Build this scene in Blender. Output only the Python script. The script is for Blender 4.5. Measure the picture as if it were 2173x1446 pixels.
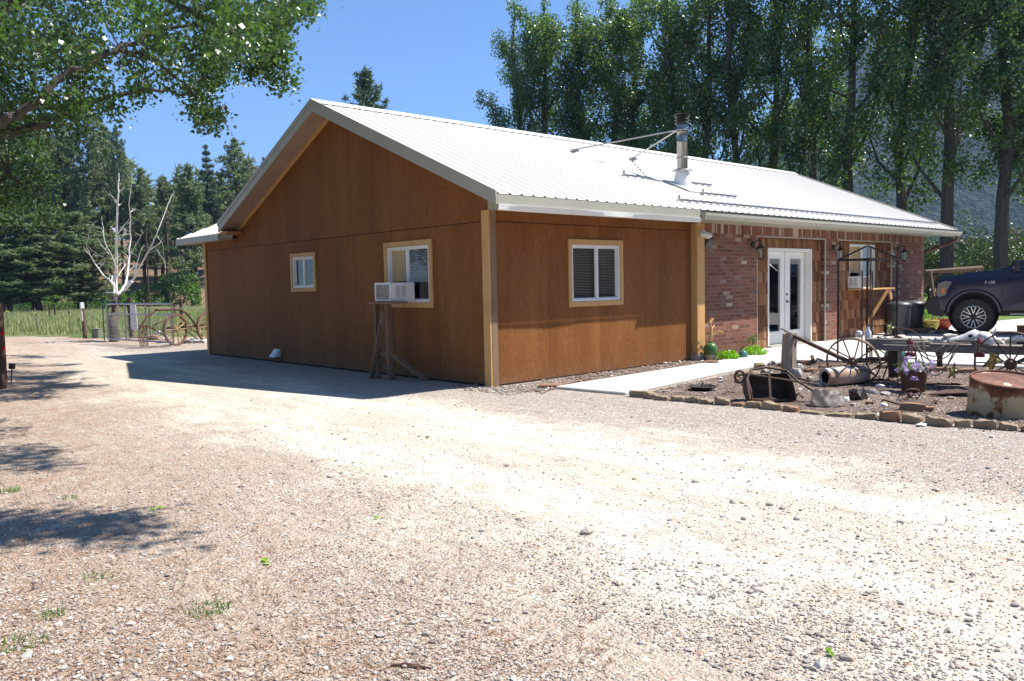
import bpy, bmesh, math, random
import numpy as np
from mathutils import Vector, Matrix, noise
C0 = bpy.context.scene
for o in list(bpy.data.objects): bpy.data.objects.remove(o)
# ---------------------------------------------------------------- camera, sky, sun, exposure
CAM = Vector((-8.0037, -9.1104, 1.5089))
RR = ((0.73285935, -0.68005944, -0.02088854), (0.0613218, 0.03544421, 0.99748852), (-0.67761111, -0.73229971, 0.06767809))
F = 1752.66; PW, PH = 2173, 1446
cam = bpy.data.cameras.new('camera'); cam.sensor_width = 36; cam.lens = F / PW * 36
cam.clip_start = .05; cam.clip_end = 20000
camo = bpy.data.objects.new('camera', cam); C0.collection.objects.link(camo)
camo.matrix_world = Matrix(((RR[0][0], RR[1][0], RR[2][0], CAM.x), (RR[0][1], RR[1][1], RR[2][1], CAM.y), (RR[0][2], RR[1][2], RR[2][2], CAM.z), (0, 0, 0, 1)))
C0.camera = camo
SUND = Vector((.56, -.37, 1.0)).normalized()          # towards the sun
SEL = math.asin(SUND.z); SAZ = math.atan2(SUND.x, SUND.y)
w = bpy.data.worlds.new('World'); C0.world = w; w.use_nodes = True
sk = w.node_tree.nodes.new('ShaderNodeTexSky'); sk.sky_type = 'NISHITA'; sk.sun_disc = False
sk.sun_elevation = SEL; sk.sun_rotation = SAZ; sk.air_density = 1.0; sk.dust_density = .1; sk.ozone_density = 3.0; sk.altitude = 1000
bg = w.node_tree.nodes['Background']; bg.inputs[1].default_value = .09
tn = w.node_tree.nodes.new('ShaderNodeMix'); tn.data_type = 'RGBA'; tn.blend_type = 'MULTIPLY'; tn.inputs[0].default_value = 1; tn.inputs[7].default_value = (.68, .92, 1.10, 1)
w.node_tree.links.new(sk.outputs[0], tn.inputs[6]); w.node_tree.links.new(tn.outputs[2], bg.inputs[0])
sl = bpy.data.lights.new('sun', 'SUN'); sl.energy = 5.0; sl.angle = math.radians(.53); sl.color = (1, .95, .88)
slo = bpy.data.objects.new('sun', sl); C0.collection.objects.link(slo)
slo.rotation_euler = SUND.to_track_quat('Z', 'Y').to_euler()
C0.view_settings.view_transform = 'Standard'; C0.view_settings.look = 'None'; C0.view_settings.gamma = 1
C0.view_settings.exposure = 1.0
C0.cycles.max_bounces = 8; C0.cycles.transparent_max_bounces = 16; C0.cycles.volume_bounces = 0
C0.cycles.caustics_reflective = False; C0.cycles.caustics_refractive = False
# ---------------------------------------------------------------- measuring the place
def ray(u, v):
    a, b = (u - PW / 2) / F, (PH / 2 - v) / F
    return Vector([RR[0][i] * a + RR[1][i] * b - RR[2][i] for i in range(3)])
def at(u, v, d): return CAM + ray(u, v) * d
def gnd(u, v, z=0.0):
    r = ray(u, v); return CAM + r * ((z - CAM.z) / r.z)
FW = Vector((.6792, .7340, 0)); RT = Vector((.7330, -.6802, 0))   # level forward / right of the lens axis
# ---------------------------------------------------------------- object helpers
col = C0.collection
def tag(o, label=None, cat=None, group=None, kind=None):
    if label: o['label'] = label
    if cat: o['category'] = cat
    if group: o['group'] = group
    if kind: o['kind'] = kind
    return o
def empty(name, loc=(0, 0, 0), label=None, cat=None, group=None, rz=0, rot=None):
    o = bpy.data.objects.new(name, None); col.objects.link(o); o.location = loc
    o.rotation_euler = rot if rot else (0, 0, rz); o.empty_display_size = .2
    return tag(o, label, cat, group)
def copy_tree(o, parent=None):
    c = o.copy(); col.objects.link(c); c.parent = parent
    for ch in [x for x in bpy.data.objects if x.parent == o]: copy_tree(ch, c)
    return c
class MB:
    def __init__(s): s.v = []; s.f = []; s.m = Matrix.Identity(4)
    def av(s, pts):
        n = len(s.v); s.v += [tuple(s.m @ Vector(p)) for p in pts]; return n
    def poly(s, pts):
        n = s.av(pts); s.f.append(tuple(range(n, n + len(pts))))
    def box(s, c, d, R=None, taper=1.0):
        x, y, z = d[0] / 2, d[1] / 2, d[2] / 2; R = R or Matrix.Identity(3); c = Vector(c)
        P = [Vector((a * x * (taper if e > 0 else 1), b * y * (taper if e > 0 else 1), e * z)) for e in (-1, 1) for b in (-1, 1) for a in (-1, 1)]
        n = s.av([c + R @ p for p in P])
        for q in ((0, 2, 3, 1), (4, 5, 7, 6), (0, 1, 5, 4), (2, 6, 7, 3), (0, 4, 6, 2), (1, 3, 7, 5)): s.f.append(tuple(n + i for i in q))
        return s
    def bb(s, x0, x1, y0, y1, z0, z1): return s.box(((x0 + x1) / 2, (y0 + y1) / 2, (z0 + z1) / 2), (abs(x1 - x0), abs(y1 - y0), abs(z1 - z0)))
    def bar(s, p, q, w, h=None, up=(0, 0, 1)):
        p, q = Vector(p), Vector(q); h = h or w; d = q - p; L = d.length; d.normalize()
        up = Vector(up)
        if abs(d.dot(up)) > .98: up = Vector((1, 0, 0))
        a = d.cross(up).normalized(); b = a.cross(d)
        R = Matrix((d, a, b)).transposed()
        return s.box((p + q) / 2, (L, w, h), R)
    def tube(s, pts, r, n=8, cap=True, closed=False):
        pts = [Vector(p) for p in pts]; N = len(pts)
        rs = r if isinstance(r, (list, tuple)) else [r] * N
        prev = None; base = None; rings = []
        for i, p in enumerate(pts):
            a = pts[(i - 1) % N] if (i or closed) else p; b = pts[(i + 1) % N] if (i < N - 1 or closed) else p
            t = (b - a); t = t.normalized() if t.length > 1e-9 else Vector((0, 0, 1))
            if prev is None:
                u = t.orthogonal().normalized()
            else:
                u = (prev - t * prev.dot(t)); u = u.normalized() if u.length > 1e-6 else t.orthogonal().normalized()
            prev = u; v = t.cross(u)
            rings.append(s.av([p + (u * math.cos(2 * math.pi * k / n) + v * math.sin(2 * math.pi * k / n)) * rs[i] for k in range(n)]))
        for i in range(N - 1 + (1 if closed else 0)):
            A, B = rings[i], rings[(i + 1) % N]
            for k in range(n): s.f.append((A + k, A + (k + 1) % n, B + (k + 1) % n, B + k))
        if cap and not closed:
            s.f.append(tuple(rings[0] + k for k in range(n))[::-1]); s.f.append(tuple(rings[-1] + k for k in range(n)))
        return s
    def lathe(s, prof, c=(0, 0, 0), n=24, axis='z', wob=0, cap=True):
        c = Vector(c); rings = []
        for r, z in prof:
            P = []
            for k in range(n):
                a = 2 * math.pi * k / n; rr = r * (1 + wob * noise.noise(Vector((math.cos(a) * 2, math.sin(a) * 2, z * 5 + c.x))))
                x, y = rr * math.cos(a), rr * math.sin(a)
                P.append(c + (Vector((x, y, z)) if axis == 'z' else Vector((z, x, y)) if axis == 'x' else Vector((x, z, y))))
            rings.append(s.av(P))
        for A, B in zip(rings, rings[1:]):
            for k in range(n): s.f.append((A + k, A + (k + 1) % n, B + (k + 1) % n, B + k))
        if cap:
            if prof[0][0] > 1e-4: s.f.append(tuple(rings[0] + k for k in range(n))[::-1])
            if prof[-1][0] > 1e-4: s.f.append(tuple(rings[-1] + k for k in range(n)))
        return s
    def prism(s, pts2, y0, y1, ax='xz'):
        f = (lambda a, b, y: (a, y, b)) if ax == 'xz' else (lambda a, b, y: (y, a, b)) if ax == 'yz' else (lambda a, b, y: (a, b, y))
        n = len(pts2); A = s.av([f(a, b, y0) for a, b in pts2]); B = s.av([f(a, b, y1) for a, b in pts2])
        s.f.append(tuple(A + i for i in range(n))); s.f.append(tuple(B + i for i in range(n))[::-1])
        for i in range(n): s.f.append((A + i, B + i, B + (i + 1) % n, A + (i + 1) % n))
        return s
    def rock(s, c, d, seed=0, sub=2, rough=.25, R=None):
        bm = bmesh.new(); bmesh.ops.create_icosphere(bm, subdivisions=sub, radius=1); R = R or Matrix.Identity(3)
        n = len(s.v); idx = {}
        for i, v in enumerate(bm.verts):
            p = v.co.copy(); k = 1 + rough * noise.noise(p * 1.3 + Vector((seed * 7.1, seed * 3.3, 0))) * 1.6 + rough * .5 * noise.noise(p * 3.1 + Vector((seed, 0, seed)))
            q = Vector((max(-.8, min(.8, p.x)) * d[0] * k, max(-.8, min(.8, p.y)) * d[1] * k, max(-.7, min(.75, p.z)) * d[2] * k))
            s.v.append(tuple(s.m @ (Vector(c) + R @ q))); idx[v] = n + i
        for f in bm.faces: s.f.append(tuple(idx[v] for v in f.verts))
        bm.free(); return s
    def build(s, name, m, parent=None, smooth=False, bevel=0, seg=1, fix=True):
        me = bpy.data.meshes.new(name); me.from_pydata(s.v, [], s.f)
        if fix or bevel:
            bm = bmesh.new(); bm.from_mesh(me)
            if smooth or bevel: bmesh.ops.remove_doubles(bm, verts=bm.verts, dist=1e-5)
            if bevel:
                es = [e for e in bm.edges if len(e.link_faces) == 2 and e.calc_face_angle(0) > .5]
                bmesh.ops.bevel(bm, geom=es, offset=bevel, segments=seg, affect='EDGES', profile=.5, clamp_overlap=True)
            bmesh.ops.recalc_face_normals(bm, faces=bm.faces); bm.to_mesh(me); bm.free()
        me.materials.append(m)
        if smooth:
            for p in me.polygons: p.use_smooth = True
            try: me.set_sharp_from_angle(angle=math.radians(38 if smooth is True else smooth))
            except Exception: pass
        me.update(); o = bpy.data.objects.new(name, me); col.objects.link(o)
        if parent: o.parent = parent
        return o
def np_obj(name, V, k, m, parent=None):
    """V: (n*k,3) vertices, faces of k verts each"""
    n = len(V) // k; me = bpy.data.meshes.new(name)
    me.vertices.add(n * k); me.vertices.foreach_set('co', np.ascontiguousarray(V, dtype=np.float32).ravel())
    me.loops.add(n * k); me.loops.foreach_set('vertex_index', np.arange(n * k, dtype=np.int32))
    me.polygons.add(n); me.polygons.foreach_set('loop_start', np.arange(0, n * k, k, dtype=np.int32))
    try: me.polygons.foreach_set('loop_total', np.full(n, k, dtype=np.int32))
    except Exception: pass
    me.materials.append(m); me.update(calc_edges=True); me.validate()
    o = bpy.data.objects.new(name, me); col.objects.link(o)
    if parent: o.parent = parent
    return o
# ---------------------------------------------------------------- materials
class NB:
    def __init__(s, name):
        s.mat = bpy.data.materials.new(name); s.mat.use_nodes = True; s.nt = s.mat.node_tree; s.nt.nodes.clear()
        s.out = s.nt.nodes.new('ShaderNodeOutputMaterial')
    def n(s, t, P=None, **I):
        nd = s.nt.nodes.new('ShaderNode' + t)
        for k, v in (P or {}).items(): setattr(nd, k, v)
        for k, v in I.items():
            so = nd.inputs[int(k[1:])] if k[0] == 'i' and k[1:].isdigit() else nd.inputs[k.replace('_', ' ')]
            if isinstance(v, bpy.types.NodeSocket): s.nt.links.new(v, so)
            elif isinstance(v, tuple) and len(v) == 3 and so.type == 'RGBA': so.default_value = (*v, 1)
            else: so.default_value = v
        return nd
    def pos(s): return s.n('TexCoord').outputs['Object']
    def map(s, vec, sc=(1, 1, 1), loc=(0, 0, 0), rot=(0, 0, 0)): return s.n('Mapping', Vector=vec, Scale=sc, Location=loc, Rotation=rot).outputs[0]
    def noise(s, vec, sc, det=3, rough=.55, dist=0): return s.n('TexNoise', Vector=vec, Scale=sc, Detail=det, Roughness=rough, Distortion=dist).outputs[0]
    def vor(s, vec, sc, out='Distance', feat='F1', rnd=1.0): return s.n('TexVoronoi', {'feature': feat}, Vector=vec, Scale=sc, Randomness=rnd).outputs[out]
    def math(s, op, a, b=0.0, clamp=False):
        return s.n('Math', {'operation': op, 'use_clamp': clamp}, i0=a, i1=b).outputs[0]
    def mr(s, x, a, b, c=0.0, d=1.0):
        return s.n('MapRange', {'clamp': True}, Value=x, From_Min=a, From_Max=b, To_Min=c, To_Max=d).outputs[0]
    def mix(s, f, a, b, mode='MIX'):
        nd = s.n('Mix', {'data_type': 'RGBA', 'blend_type': mode}); I = nd.inputs
        for k, v in ((0, f), (6, a), (7, b)):
            if isinstance(v, bpy.types.NodeSocket): s.nt.links.new(v, I[k])
            else: I[k].default_value = (*v, 1) if isinstance(v, tuple) else v
        return nd.outputs[2]
    def ramp(s, f, stops, const=False):
        nd = s.n('ValToRGB', Fac=f); cr = nd.color_ramp
        if const: cr.interpolation = 'CONSTANT'
        while len(cr.elements) > 1: cr.elements.remove(cr.elements[-1])
        cr.elements[0].position = stops[0][0]; cr.elements[0].color = (*stops[0][1], 1)
        for p, c in stops[1:]:
            e = cr.elements.new(p); e.color = (*c, 1)
        return nd.outputs[0]
    def isl(s): return s.n('NewGeometry').outputs['Random Per Island']
    def rnd(s): return s.n('ObjectInfo').outputs['Random']
    def bump(s, h, st=.5, d=.01): return s.n('Bump', Height=h, Strength=st, Distance=d).outputs[0]
    def bsdf(s, colr, rough=.6, metal=0.0, normal=None, spec=.5, **K):
        b = s.n('BsdfPrincipled', Base_Color=colr, Roughness=rough, Metallic=metal, **K)
        b.inputs['Specular IOR Level'].default_value = spec
        if normal is not None: s.nt.links.new(normal, b.inputs['Normal'])
        return b.outputs[0]
    def end(s, sh): s.nt.links.new(sh, s.out.inputs[0]); return s.mat
def pm(name, cols, rough=.6, sc=8, st=(1, 1, 1), metal=0.0, bump=.2, bsc=40, isl=.0, spec=.4, det=4, bd=.005):
    """procedural: noise and per-piece variation over a ramp of colours, fine bump"""
    b = NB(name); p = b.map(b.pos(), st)
    f = b.mr(b.noise(p, sc, det), .25, .75)
    if isl: f = b.math('ADD', b.math('MULTIPLY', f, 1 - isl), b.math('MULTIPLY', b.isl(), isl))
    n = len(cols); c = b.ramp(f, [(i / (n - 1), cc) for i, cc in enumerate(cols)]) if n > 1 else cols[0]
    nn = b.bump(b.noise(p, bsc, 4), bump, bd)
    r = b.mr(b.noise(p, sc * 2.3, 3), .3, .7, max(0, rough - .1), min(1, rough + .1))
    return b.end(b.bsdf(c, r, metal, nn, spec))
MAT = {}
M = MAT
M['white'] = pm('white_paint', [(.72, .72, .70), (.8, .8, .78)], .4, 3, bump=.05)
M['vinyl'] = pm('white_vinyl', [(.74, .75, .76), (.82, .82, .82)], .35, 3, bump=.03)
M['beige'] = pm('beige_metal', [(.36, .345, .28), (.41, .39, .32)], .4, 2, bump=.06, bsc=9)
M['trim'] = pm('pine_trim', [(.46, .24, .085), (.60, .35, .14), (.52, .29, .10)], .6, 5, (1, 1, .25), bump=.25)
M['lumber'] = pm('weathered_lumber', [(.15, .09, .055), (.24, .155, .10), (.19, .12, .075)], .8, 6, (1, 1, .2), bump=.3)
M['wood_grey'] = pm('grey_timber', [(.11, .09, .075), (.22, .19, .16), (.15, .125, .105)], .85, 7, (.3, 1, 1), bump=.5)
M['wood_post'] = pm('dark_post', [(.065, .038, .026), (.12, .07, .05)], .85, 9, (1, 1, .15), bump=.6)
M['concrete'] = pm('concrete', [(.50, .475, .43), (.60, .57, .52), (.54, .51, .465)], .85, 1.6, bump=.25, bsc=90)
M['rust'] = pm('rusty_iron', [(.055, .028, .02), (.13, .065, .042), (.085, .05, .04), (.2, .11, .07)], .75, 9, bump=.6, bsc=60, metal=.25)
M['iron'] = pm('dark_iron', [(.022, .02, .021), (.06, .045, .04), (.035, .03, .03)], .5, 14, bump=.3, metal=.5)
M['iron_worn'] = pm('worn_iron', [(.045, .03, .024), (.11, .07, .05), (.07, .048, .038)], .65, 12, bump=.4, metal=.4)
M['galv'] = pm('galvanised_steel', [(.30, .30, .31), (.42, .42, .43)], .35, 5, bump=.05, metal=.85)
M['steel'] = pm('stainless_pipe', [(.22, .215, .20), (.34, .33, .31)], .26, 3, (1, 1, .2), bump=.03, metal=.9)
M['black'] = pm('black_plastic', [(.012, .012, .013), (.02, .02, .02)], .45, 6, bump=.05)
M['rubber'] = pm('tyre_rubber', [(.016, .016, .016), (.03, .029, .028)], .8, 30, bump=.3)
M['bin'] = pm('grey_bin_plastic', [(.05, .055, .062), (.075, .08, .09)], .45, 3, bump=.1)
M['stone'] = pm('sandstone', [(.20, .145, .085), (.30, .225, .13), (.25, .19, .13), (.19, .12, .075)], .9, 7, bump=.7, bsc=35, isl=.5)
M['rock'] = pm('grey_rock', [(.20, .18, .16), (.42, .39, .35), (.30, .27, .24)], .9, 8, bump=.8, bsc=30)
M['palerock'] = pm('pale_rock', [(.50, .47, .42), (.72, .70, .66), (.60, .55, .5)], .9, 8, bump=.7, bsc=30)
M['redrock'] = pm('red_brown_rock', [(.12, .06, .035), (.30, .17, .10), (.2, .1, .06)], .85, 9, bump=.8, bsc=30)
M['bone'] = pm('bleached_bone', [(.60, .57, .52), (.80, .78, .74)], .7, 9, bump=.4)
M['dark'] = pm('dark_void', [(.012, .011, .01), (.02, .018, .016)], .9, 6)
M['rope'] = pm('old_rope', [(.20, .17, .12), (.34, .30, .22)], .9, 60, bump=.6)
M['bark'] = pm('bark', [(.045, .035, .03), (.10, .085, .07), (.07, .055, .045)], .9, 12, (1, 1, .2), bump=1, bsc=25, bd=.03)
M['pinebark'] = pm('pine_bark', [(.05, .03, .022), (.12, .07, .048), (.03, .022, .02)], .9, 7, (1, 1, .25), bump=1, bsc=12, bd=.04)
M['deadwood'] = pm('dead_white_birch', [(.82, .80, .76), (.62, .58, .53), (.80, .78, .74), (.30, .25, .21)], .7, 5, (1, 1, .6), bump=.4)
M['green_box'] = pm('green_grey_metal', [(.16, .17, .13), (.20, .21, .16)], .6, 4)
M['signwhite'] = pm('white_sheet', [(.66, .68, .72), (.76, .78, .80)], .5, 4)
M['jug'] = pm('green_jug', [(.045, .12, .03), (.10, .20, .05)], .25, 5, (1, 1, .5))
M['paleglaze'] = pm('pale_band', [(.45, .40, .30), (.6, .55, .45)], .4, 5)
M['redpaint'] = pm('dark_red_paint', [(.10, .012, .014), (.17, .03, .025)], .4, 9)
M['redglaze'] = pm('red_glaze', [(.22, .025, .018), (.33, .05, .03)], .25, 5)
M['yellow'] = pm('faded_yellow', [(.42, .36, .06), (.55, .50, .16)], .5, 7)
M['star'] = pm('yellow_green_star', [(.48, .50, .14), (.62, .60, .26)], .5, 9)
M['teal'] = pm('teal_glass', [(.06, .16, .15), (.10, .24, .2)], .12, 6)
M['soffit'] = pm('soffit_ply', [(.36, .25, .18), (.44, .32, .23)], .75, 3, (1, .3, 1), bump=.1)
M['orange_wood'] = pm('orange_block', [(.40, .17, .06), (.5, .24, .09)], .7, 5)
M['leather'] = pm('grey_sheet_metal', [(.035, .026, .022), (.08, .06, .05), (.05, .036, .03), (.10, .06, .04)], .6, 7, metal=.1, bump=.3)
M['blind'] = pm('blind_slats', [(.36, .36, .37), (.42, .42, .43)], .5, 2)
M['soil'] = pm('potting_soil', [(.03, .022, .016), (.06, .045, .03)], .95, 30, bump=.8)
M['plyint'] = pm('plywood_panel', [(.42, .30, .15), (.50, .37, .20)], .6, 4, (1, 1, .2))
M['reflector'] = pm('red_reflector', [(.45, .01, .01), (.5, .02, .02)], .2, 4)
M['lampglass'] = pm('lamp_glass', [(.30, .28, .23), (.4, .38, .33)], .1, 4)
def glass_mat(name, tint=(.75, .8, .8), dark=0.0):
    b = NB(name); fr = b.math('ADD', .05, b.math('MULTIPLY', b.math('POWER', b.n('LayerWeight', Blend=.5).outputs['Facing'], 4.0), .95))
    gl = b.n('BsdfGlossy', Color=(1.0, 1.0, 1.0), Roughness=.01).outputs[0]
    tr = b.n('BsdfTransparent', Color=tint).outputs[0]
    f = b.math('ADD', fr, dark, True)
    return b.end(b.n('MixShader', i0=f, i1=tr, i2=gl).outputs[0])
M['glass'] = glass_mat('window_glass', (.93, .95, .95), .02)
M['tint'] = glass_mat('tinted_glass', (.12, .15, .14), .06)
# plywood with contour-like rotary grain, 4 ft sheets
def ply(name, ax):
    b = NB(name); p = b.pos(); sx = b.n('SeparateXYZ', Vector=p).outputs
    h = sx[ax]; sheet = b.math('FLOOR', b.math('DIVIDE', h, 1.22)); row = b.math('FLOOR', b.math('DIVIDE', sx[2], 2.44))
    off = b.math('ADD', b.math('MULTIPLY', sheet, 7.3), b.math('MULTIPLY', row, 3.1))
    v = b.n('CombineXYZ', X=b.math('ADD', b.math('MULTIPLY', h, 2.6), off), Y=off, Z=b.math('MULTIPLY', sx[2], .42)).outputs[0]
    n1 = b.noise(v, 1.6, 2.0, .45, .25)
    ring = b.math('SINE', b.math('MULTIPLY', n1, 150.0))
    n2 = b.noise(b.n('CombineXYZ', X=b.math('MULTIPLY', h, 120.0), Y=off, Z=b.math('MULTIPLY', sx[2], 3.0)).outputs[0], 1, 3)
    g = b.math('ADD', b.math('MULTIPLY', ring, .30), b.math('MULTIPLY', b.math('SUBTRACT', n2, .5), 1.3))
    big = b.noise(v, .7, 3)
    f = b.mr(b.math('ADD', b.math('MULTIPLY', g, .34), b.math('ADD', b.math('MULTIPLY', big, .8), .1)), .1, 1.0)
    c = b.ramp(f, [(0, (.135, .050, .013)), (.35, (.208, .081, .023)), (.6, (.258, .106, .033)), (1, (.33, .150, .052))])
    tone = b.n('TexWhiteNoise', {'noise_dimensions': '1D'}, W=off).outputs[0]
    c = b.mix(1.0, c, b.ramp(tone, [(0, (.86, .86, .86)), (1, (1.05, 1.02, 1.0))]), 'MULTIPLY')
    splash = b.math('MULTIPLY', b.mr(sx[2], .32, .02), b.mr(b.noise(p, 7, 5, .7), .38, .66)); c = b.mix(b.math('MULTIPLY', splash, .55), c, (.22, .17, .125))
    run = b.mr(b.noise(b.n('CombineXYZ', X=b.math('MULTIPLY', h, 9.0), Y=off, Z=b.math('MULTIPLY', sx[2], .35)).outputs[0], 1, 4, .6), .60, .74); c = b.mix(b.math('MULTIPLY', run, .22), c, (.10, .045, .02))
    # joint lines between the sheets
    fr = b.math('FRACT', b.math('DIVIDE', h, 1.22)); zl = b.math('ABSOLUTE', b.math('SUBTRACT', sx[2], 2.44))
    j = b.math('MAXIMUM', b.math('MULTIPLY', b.math('LESS_THAN', fr, .005), .45), b.math('LESS_THAN', zl, .007))
    c = b.mix(j, c, (.03, .012, .006))
    return b.end(b.bsdf(c, .62, 0, b.bump(b.math('SUBTRACT', g, b.math('MULTIPLY', j, 4.0)), .25, .004), .12))
M['plyX'] = ply('stained_plywood_gable', 1); M['plyY'] = ply('stained_plywood_side', 0)
def brick(name, soldier=False):
    b = NB(name); sx = b.n('SeparateXYZ', Vector=b.pos()).outputs
    u = b.math('ADD', sx[0], b.math('MULTIPLY', sx[1], 1.0)); v = sx[2]
    if soldier: vec = b.n('CombineXYZ', X=u, Y=b.math('SUBTRACT', v, 2.42)).outputs[0]; bw, bh = .105, .21
    else: vec = b.n('CombineXYZ', X=u, Y=v).outputs[0]; bw, bh = .215, .076
    wob = b.n('VectorMath', {'operation': 'ADD'}, i0=vec, i1=b.n('VectorMath', {'operation': 'SCALE'}, i0=b.n('TexNoise', Vector=vec, Scale=6.0).outputs[1], Scale=.012).outputs[0]).outputs[0]
    t = b.n('TexBrick', Vector=wob, Color1=(0.0, 0.0, 0.0), Color2=(1.0, 1.0, 1.0), Mortar=(.5, .5, .5), Scale=1.0, Mortar_Size=.006, Mortar_Smooth=.1, Bias=0.0, Brick_Width=bw, Row_Height=bh)
    c = b.ramp(t.outputs[0], [(0, (.14, .052, .032)), (.25, (.19, .068, .040)), (.5, (.225, .082, .047)), (.72, (.26, .105, .064)), (.90, (.15, .075, .052)), (.95, (.34, .22, .17)), (1, (.50, .42, .35))])
    blot = b.mr(b.noise(vec, 22, 4), .62, .72); c = b.mix(b.math('MULTIPLY', blot, .65), c, (.50, .40, .33))
    dk = b.mr(b.noise(vec, 9, 4), .60, .75); c = b.mix(b.math('MULTIPLY', dk, .5), c, (.05, .035, .035))
    mort = b.mix(b.noise(vec, 2.2, 3), (.13, .11, .10), (.26, .23, .21))
    if soldier:
        pal = b.math('LESS_THAN', b.math('FRACT', b.math('DIVIDE', u, .42)), .05); c = b.mix(b.math('MULTIPLY', pal, .85), c, (.60, .56, .50))
    c = b.mix(t.outputs[1], c, mort)
    h = b.math('SUBTRACT', b.math('MULTIPLY', b.noise(vec, 60, 3), .3), t.outputs[1])
    return b.end(b.bsdf(c, .85, 0, b.bump(h, .6, .008), .3))
M['brick'] = brick('red_brick'); M['soldier'] = brick('soldier_brick', True)
def roofmat():
    b = NB('ribbed_roof_metal'); p = b.pos()
    c = b.mix(b.noise(b.map(p, (4, .5, .5)), 1.5, 4), (.62, .595, .535), (.70, .67, .61))
    st = b.mr(b.noise(b.map(p, (9, .35, .35)), 1.0, 5), .55, .8); c = b.mix(b.math('MULTIPLY', st, .28), c, (.42, .39, .34))
    return b.end(b.bsdf(c, .5, 0, b.bump(b.noise(b.map(p, (.6, 1.5, 1)), 2.2, 3), .12, .02), .4))
M['roof'] = roofmat()
def shakes():
    b = NB('cedar_shakes'); p = b.pos(); f = b.math('ADD', b.math('MULTIPLY', b.isl(), .75), b.math('MULTIPLY', b.noise(b.map(p, (60, 60, 3)), 1, 3), .35))
    c = b.ramp(f, [(0, (.07, .03, .015)), (.3, (.14, .06, .028)), (.55, (.22, .10, .045)), (.8, (.29, .155, .08)), (1, (.38, .25, .16))])
    return b.end(b.bsdf(c, .8, 0, b.bump(b.noise(b.map(p, (90, 90, 4)), 1, 3), .5, .004), .2))
M['shake'] = shakes()
def leafmat(name, cols, rough=.38, trans=.3, spec=.5, objv=.3):
    b = NB(name); f = b.math('ADD', b.math('MULTIPLY', b.isl(), 1 - objv), b.math('MULTIPLY', b.rnd(), objv))
    n = len(cols); c = b.ramp(f, [(i / (n - 1), cc) for i, cc in enumerate(cols)])
    pr = b.bsdf(c, rough, 0, None, spec)
    t = b.n('BsdfTranslucent', Color=b.mix(1.0, c, (1.5, 1.9, .7), 'MULTIPLY')).outputs[0]
    return b.end(b.n('MixShader', i0=trans, i1=pr, i2=t).outputs[0])
M['leaf'] = leafmat('cottonwood_leaves', [(.022, .050, .014), (.045, .095, .024), (.095, .16, .045), (.034, .07, .022)], .36, .36, .8)
M['poplar'] = leafmat('poplar_leaves', [(.048, .086, .026), (.088, .142, .044), (.16, .21, .08), (.062, .105, .036)], .32, .42, 1.0)
M['bush'] = leafmat('dark_bush_leaves', [(.025, .050, .018), (.05, .09, .032), (.09, .13, .055), (.10, .085, .05)], .45, .22)
M['needle'] = leafmat('pine_needles', [(.09, .12, .065), (.14, .18, .10), (.19, .23, .135), (.25, .26, .17)], .5, .25)
M['spruce'] = leafmat('spruce_needles', [(.06, .10, .07), (.10, .15, .10), (.15, .20, .14)], .55, .15)
M['shrub'] = leafmat('shrub_leaves', [(.06, .12, .025), (.10, .19, .035), (.15, .25, .05)], .5, .3)
M['fern'] = leafmat('yellow_green_leaves', [(.13, .28, .015), (.22, .42, .02), (.35, .50, .04)], .45, .35)
M['grass'] = leafmat('meadow_grass', [(.14, .17, .065), (.25, .27, .12), (.40, .38, .22), (.50, .46, .31)], .6, .3)
M['weed'] = leafmat('weed_blades', [(.06, .14, .03), (.12, .22, .05), (.30, .30, .12)], .6, .3)
M['flower'] = leafmat('purple_petals', [(.25, .12, .55), (.40, .25, .75), (.62, .50, .85)], .6, .4)
M['brush'] = leafmat('dry_brush', [(.05, .06, .03), (.12, .085, .06), (.17, .11, .085), (.07, .09, .04)], .8, .1)
rnd = random.Random(7); R_ = np.random.default_rng(11)
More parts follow.
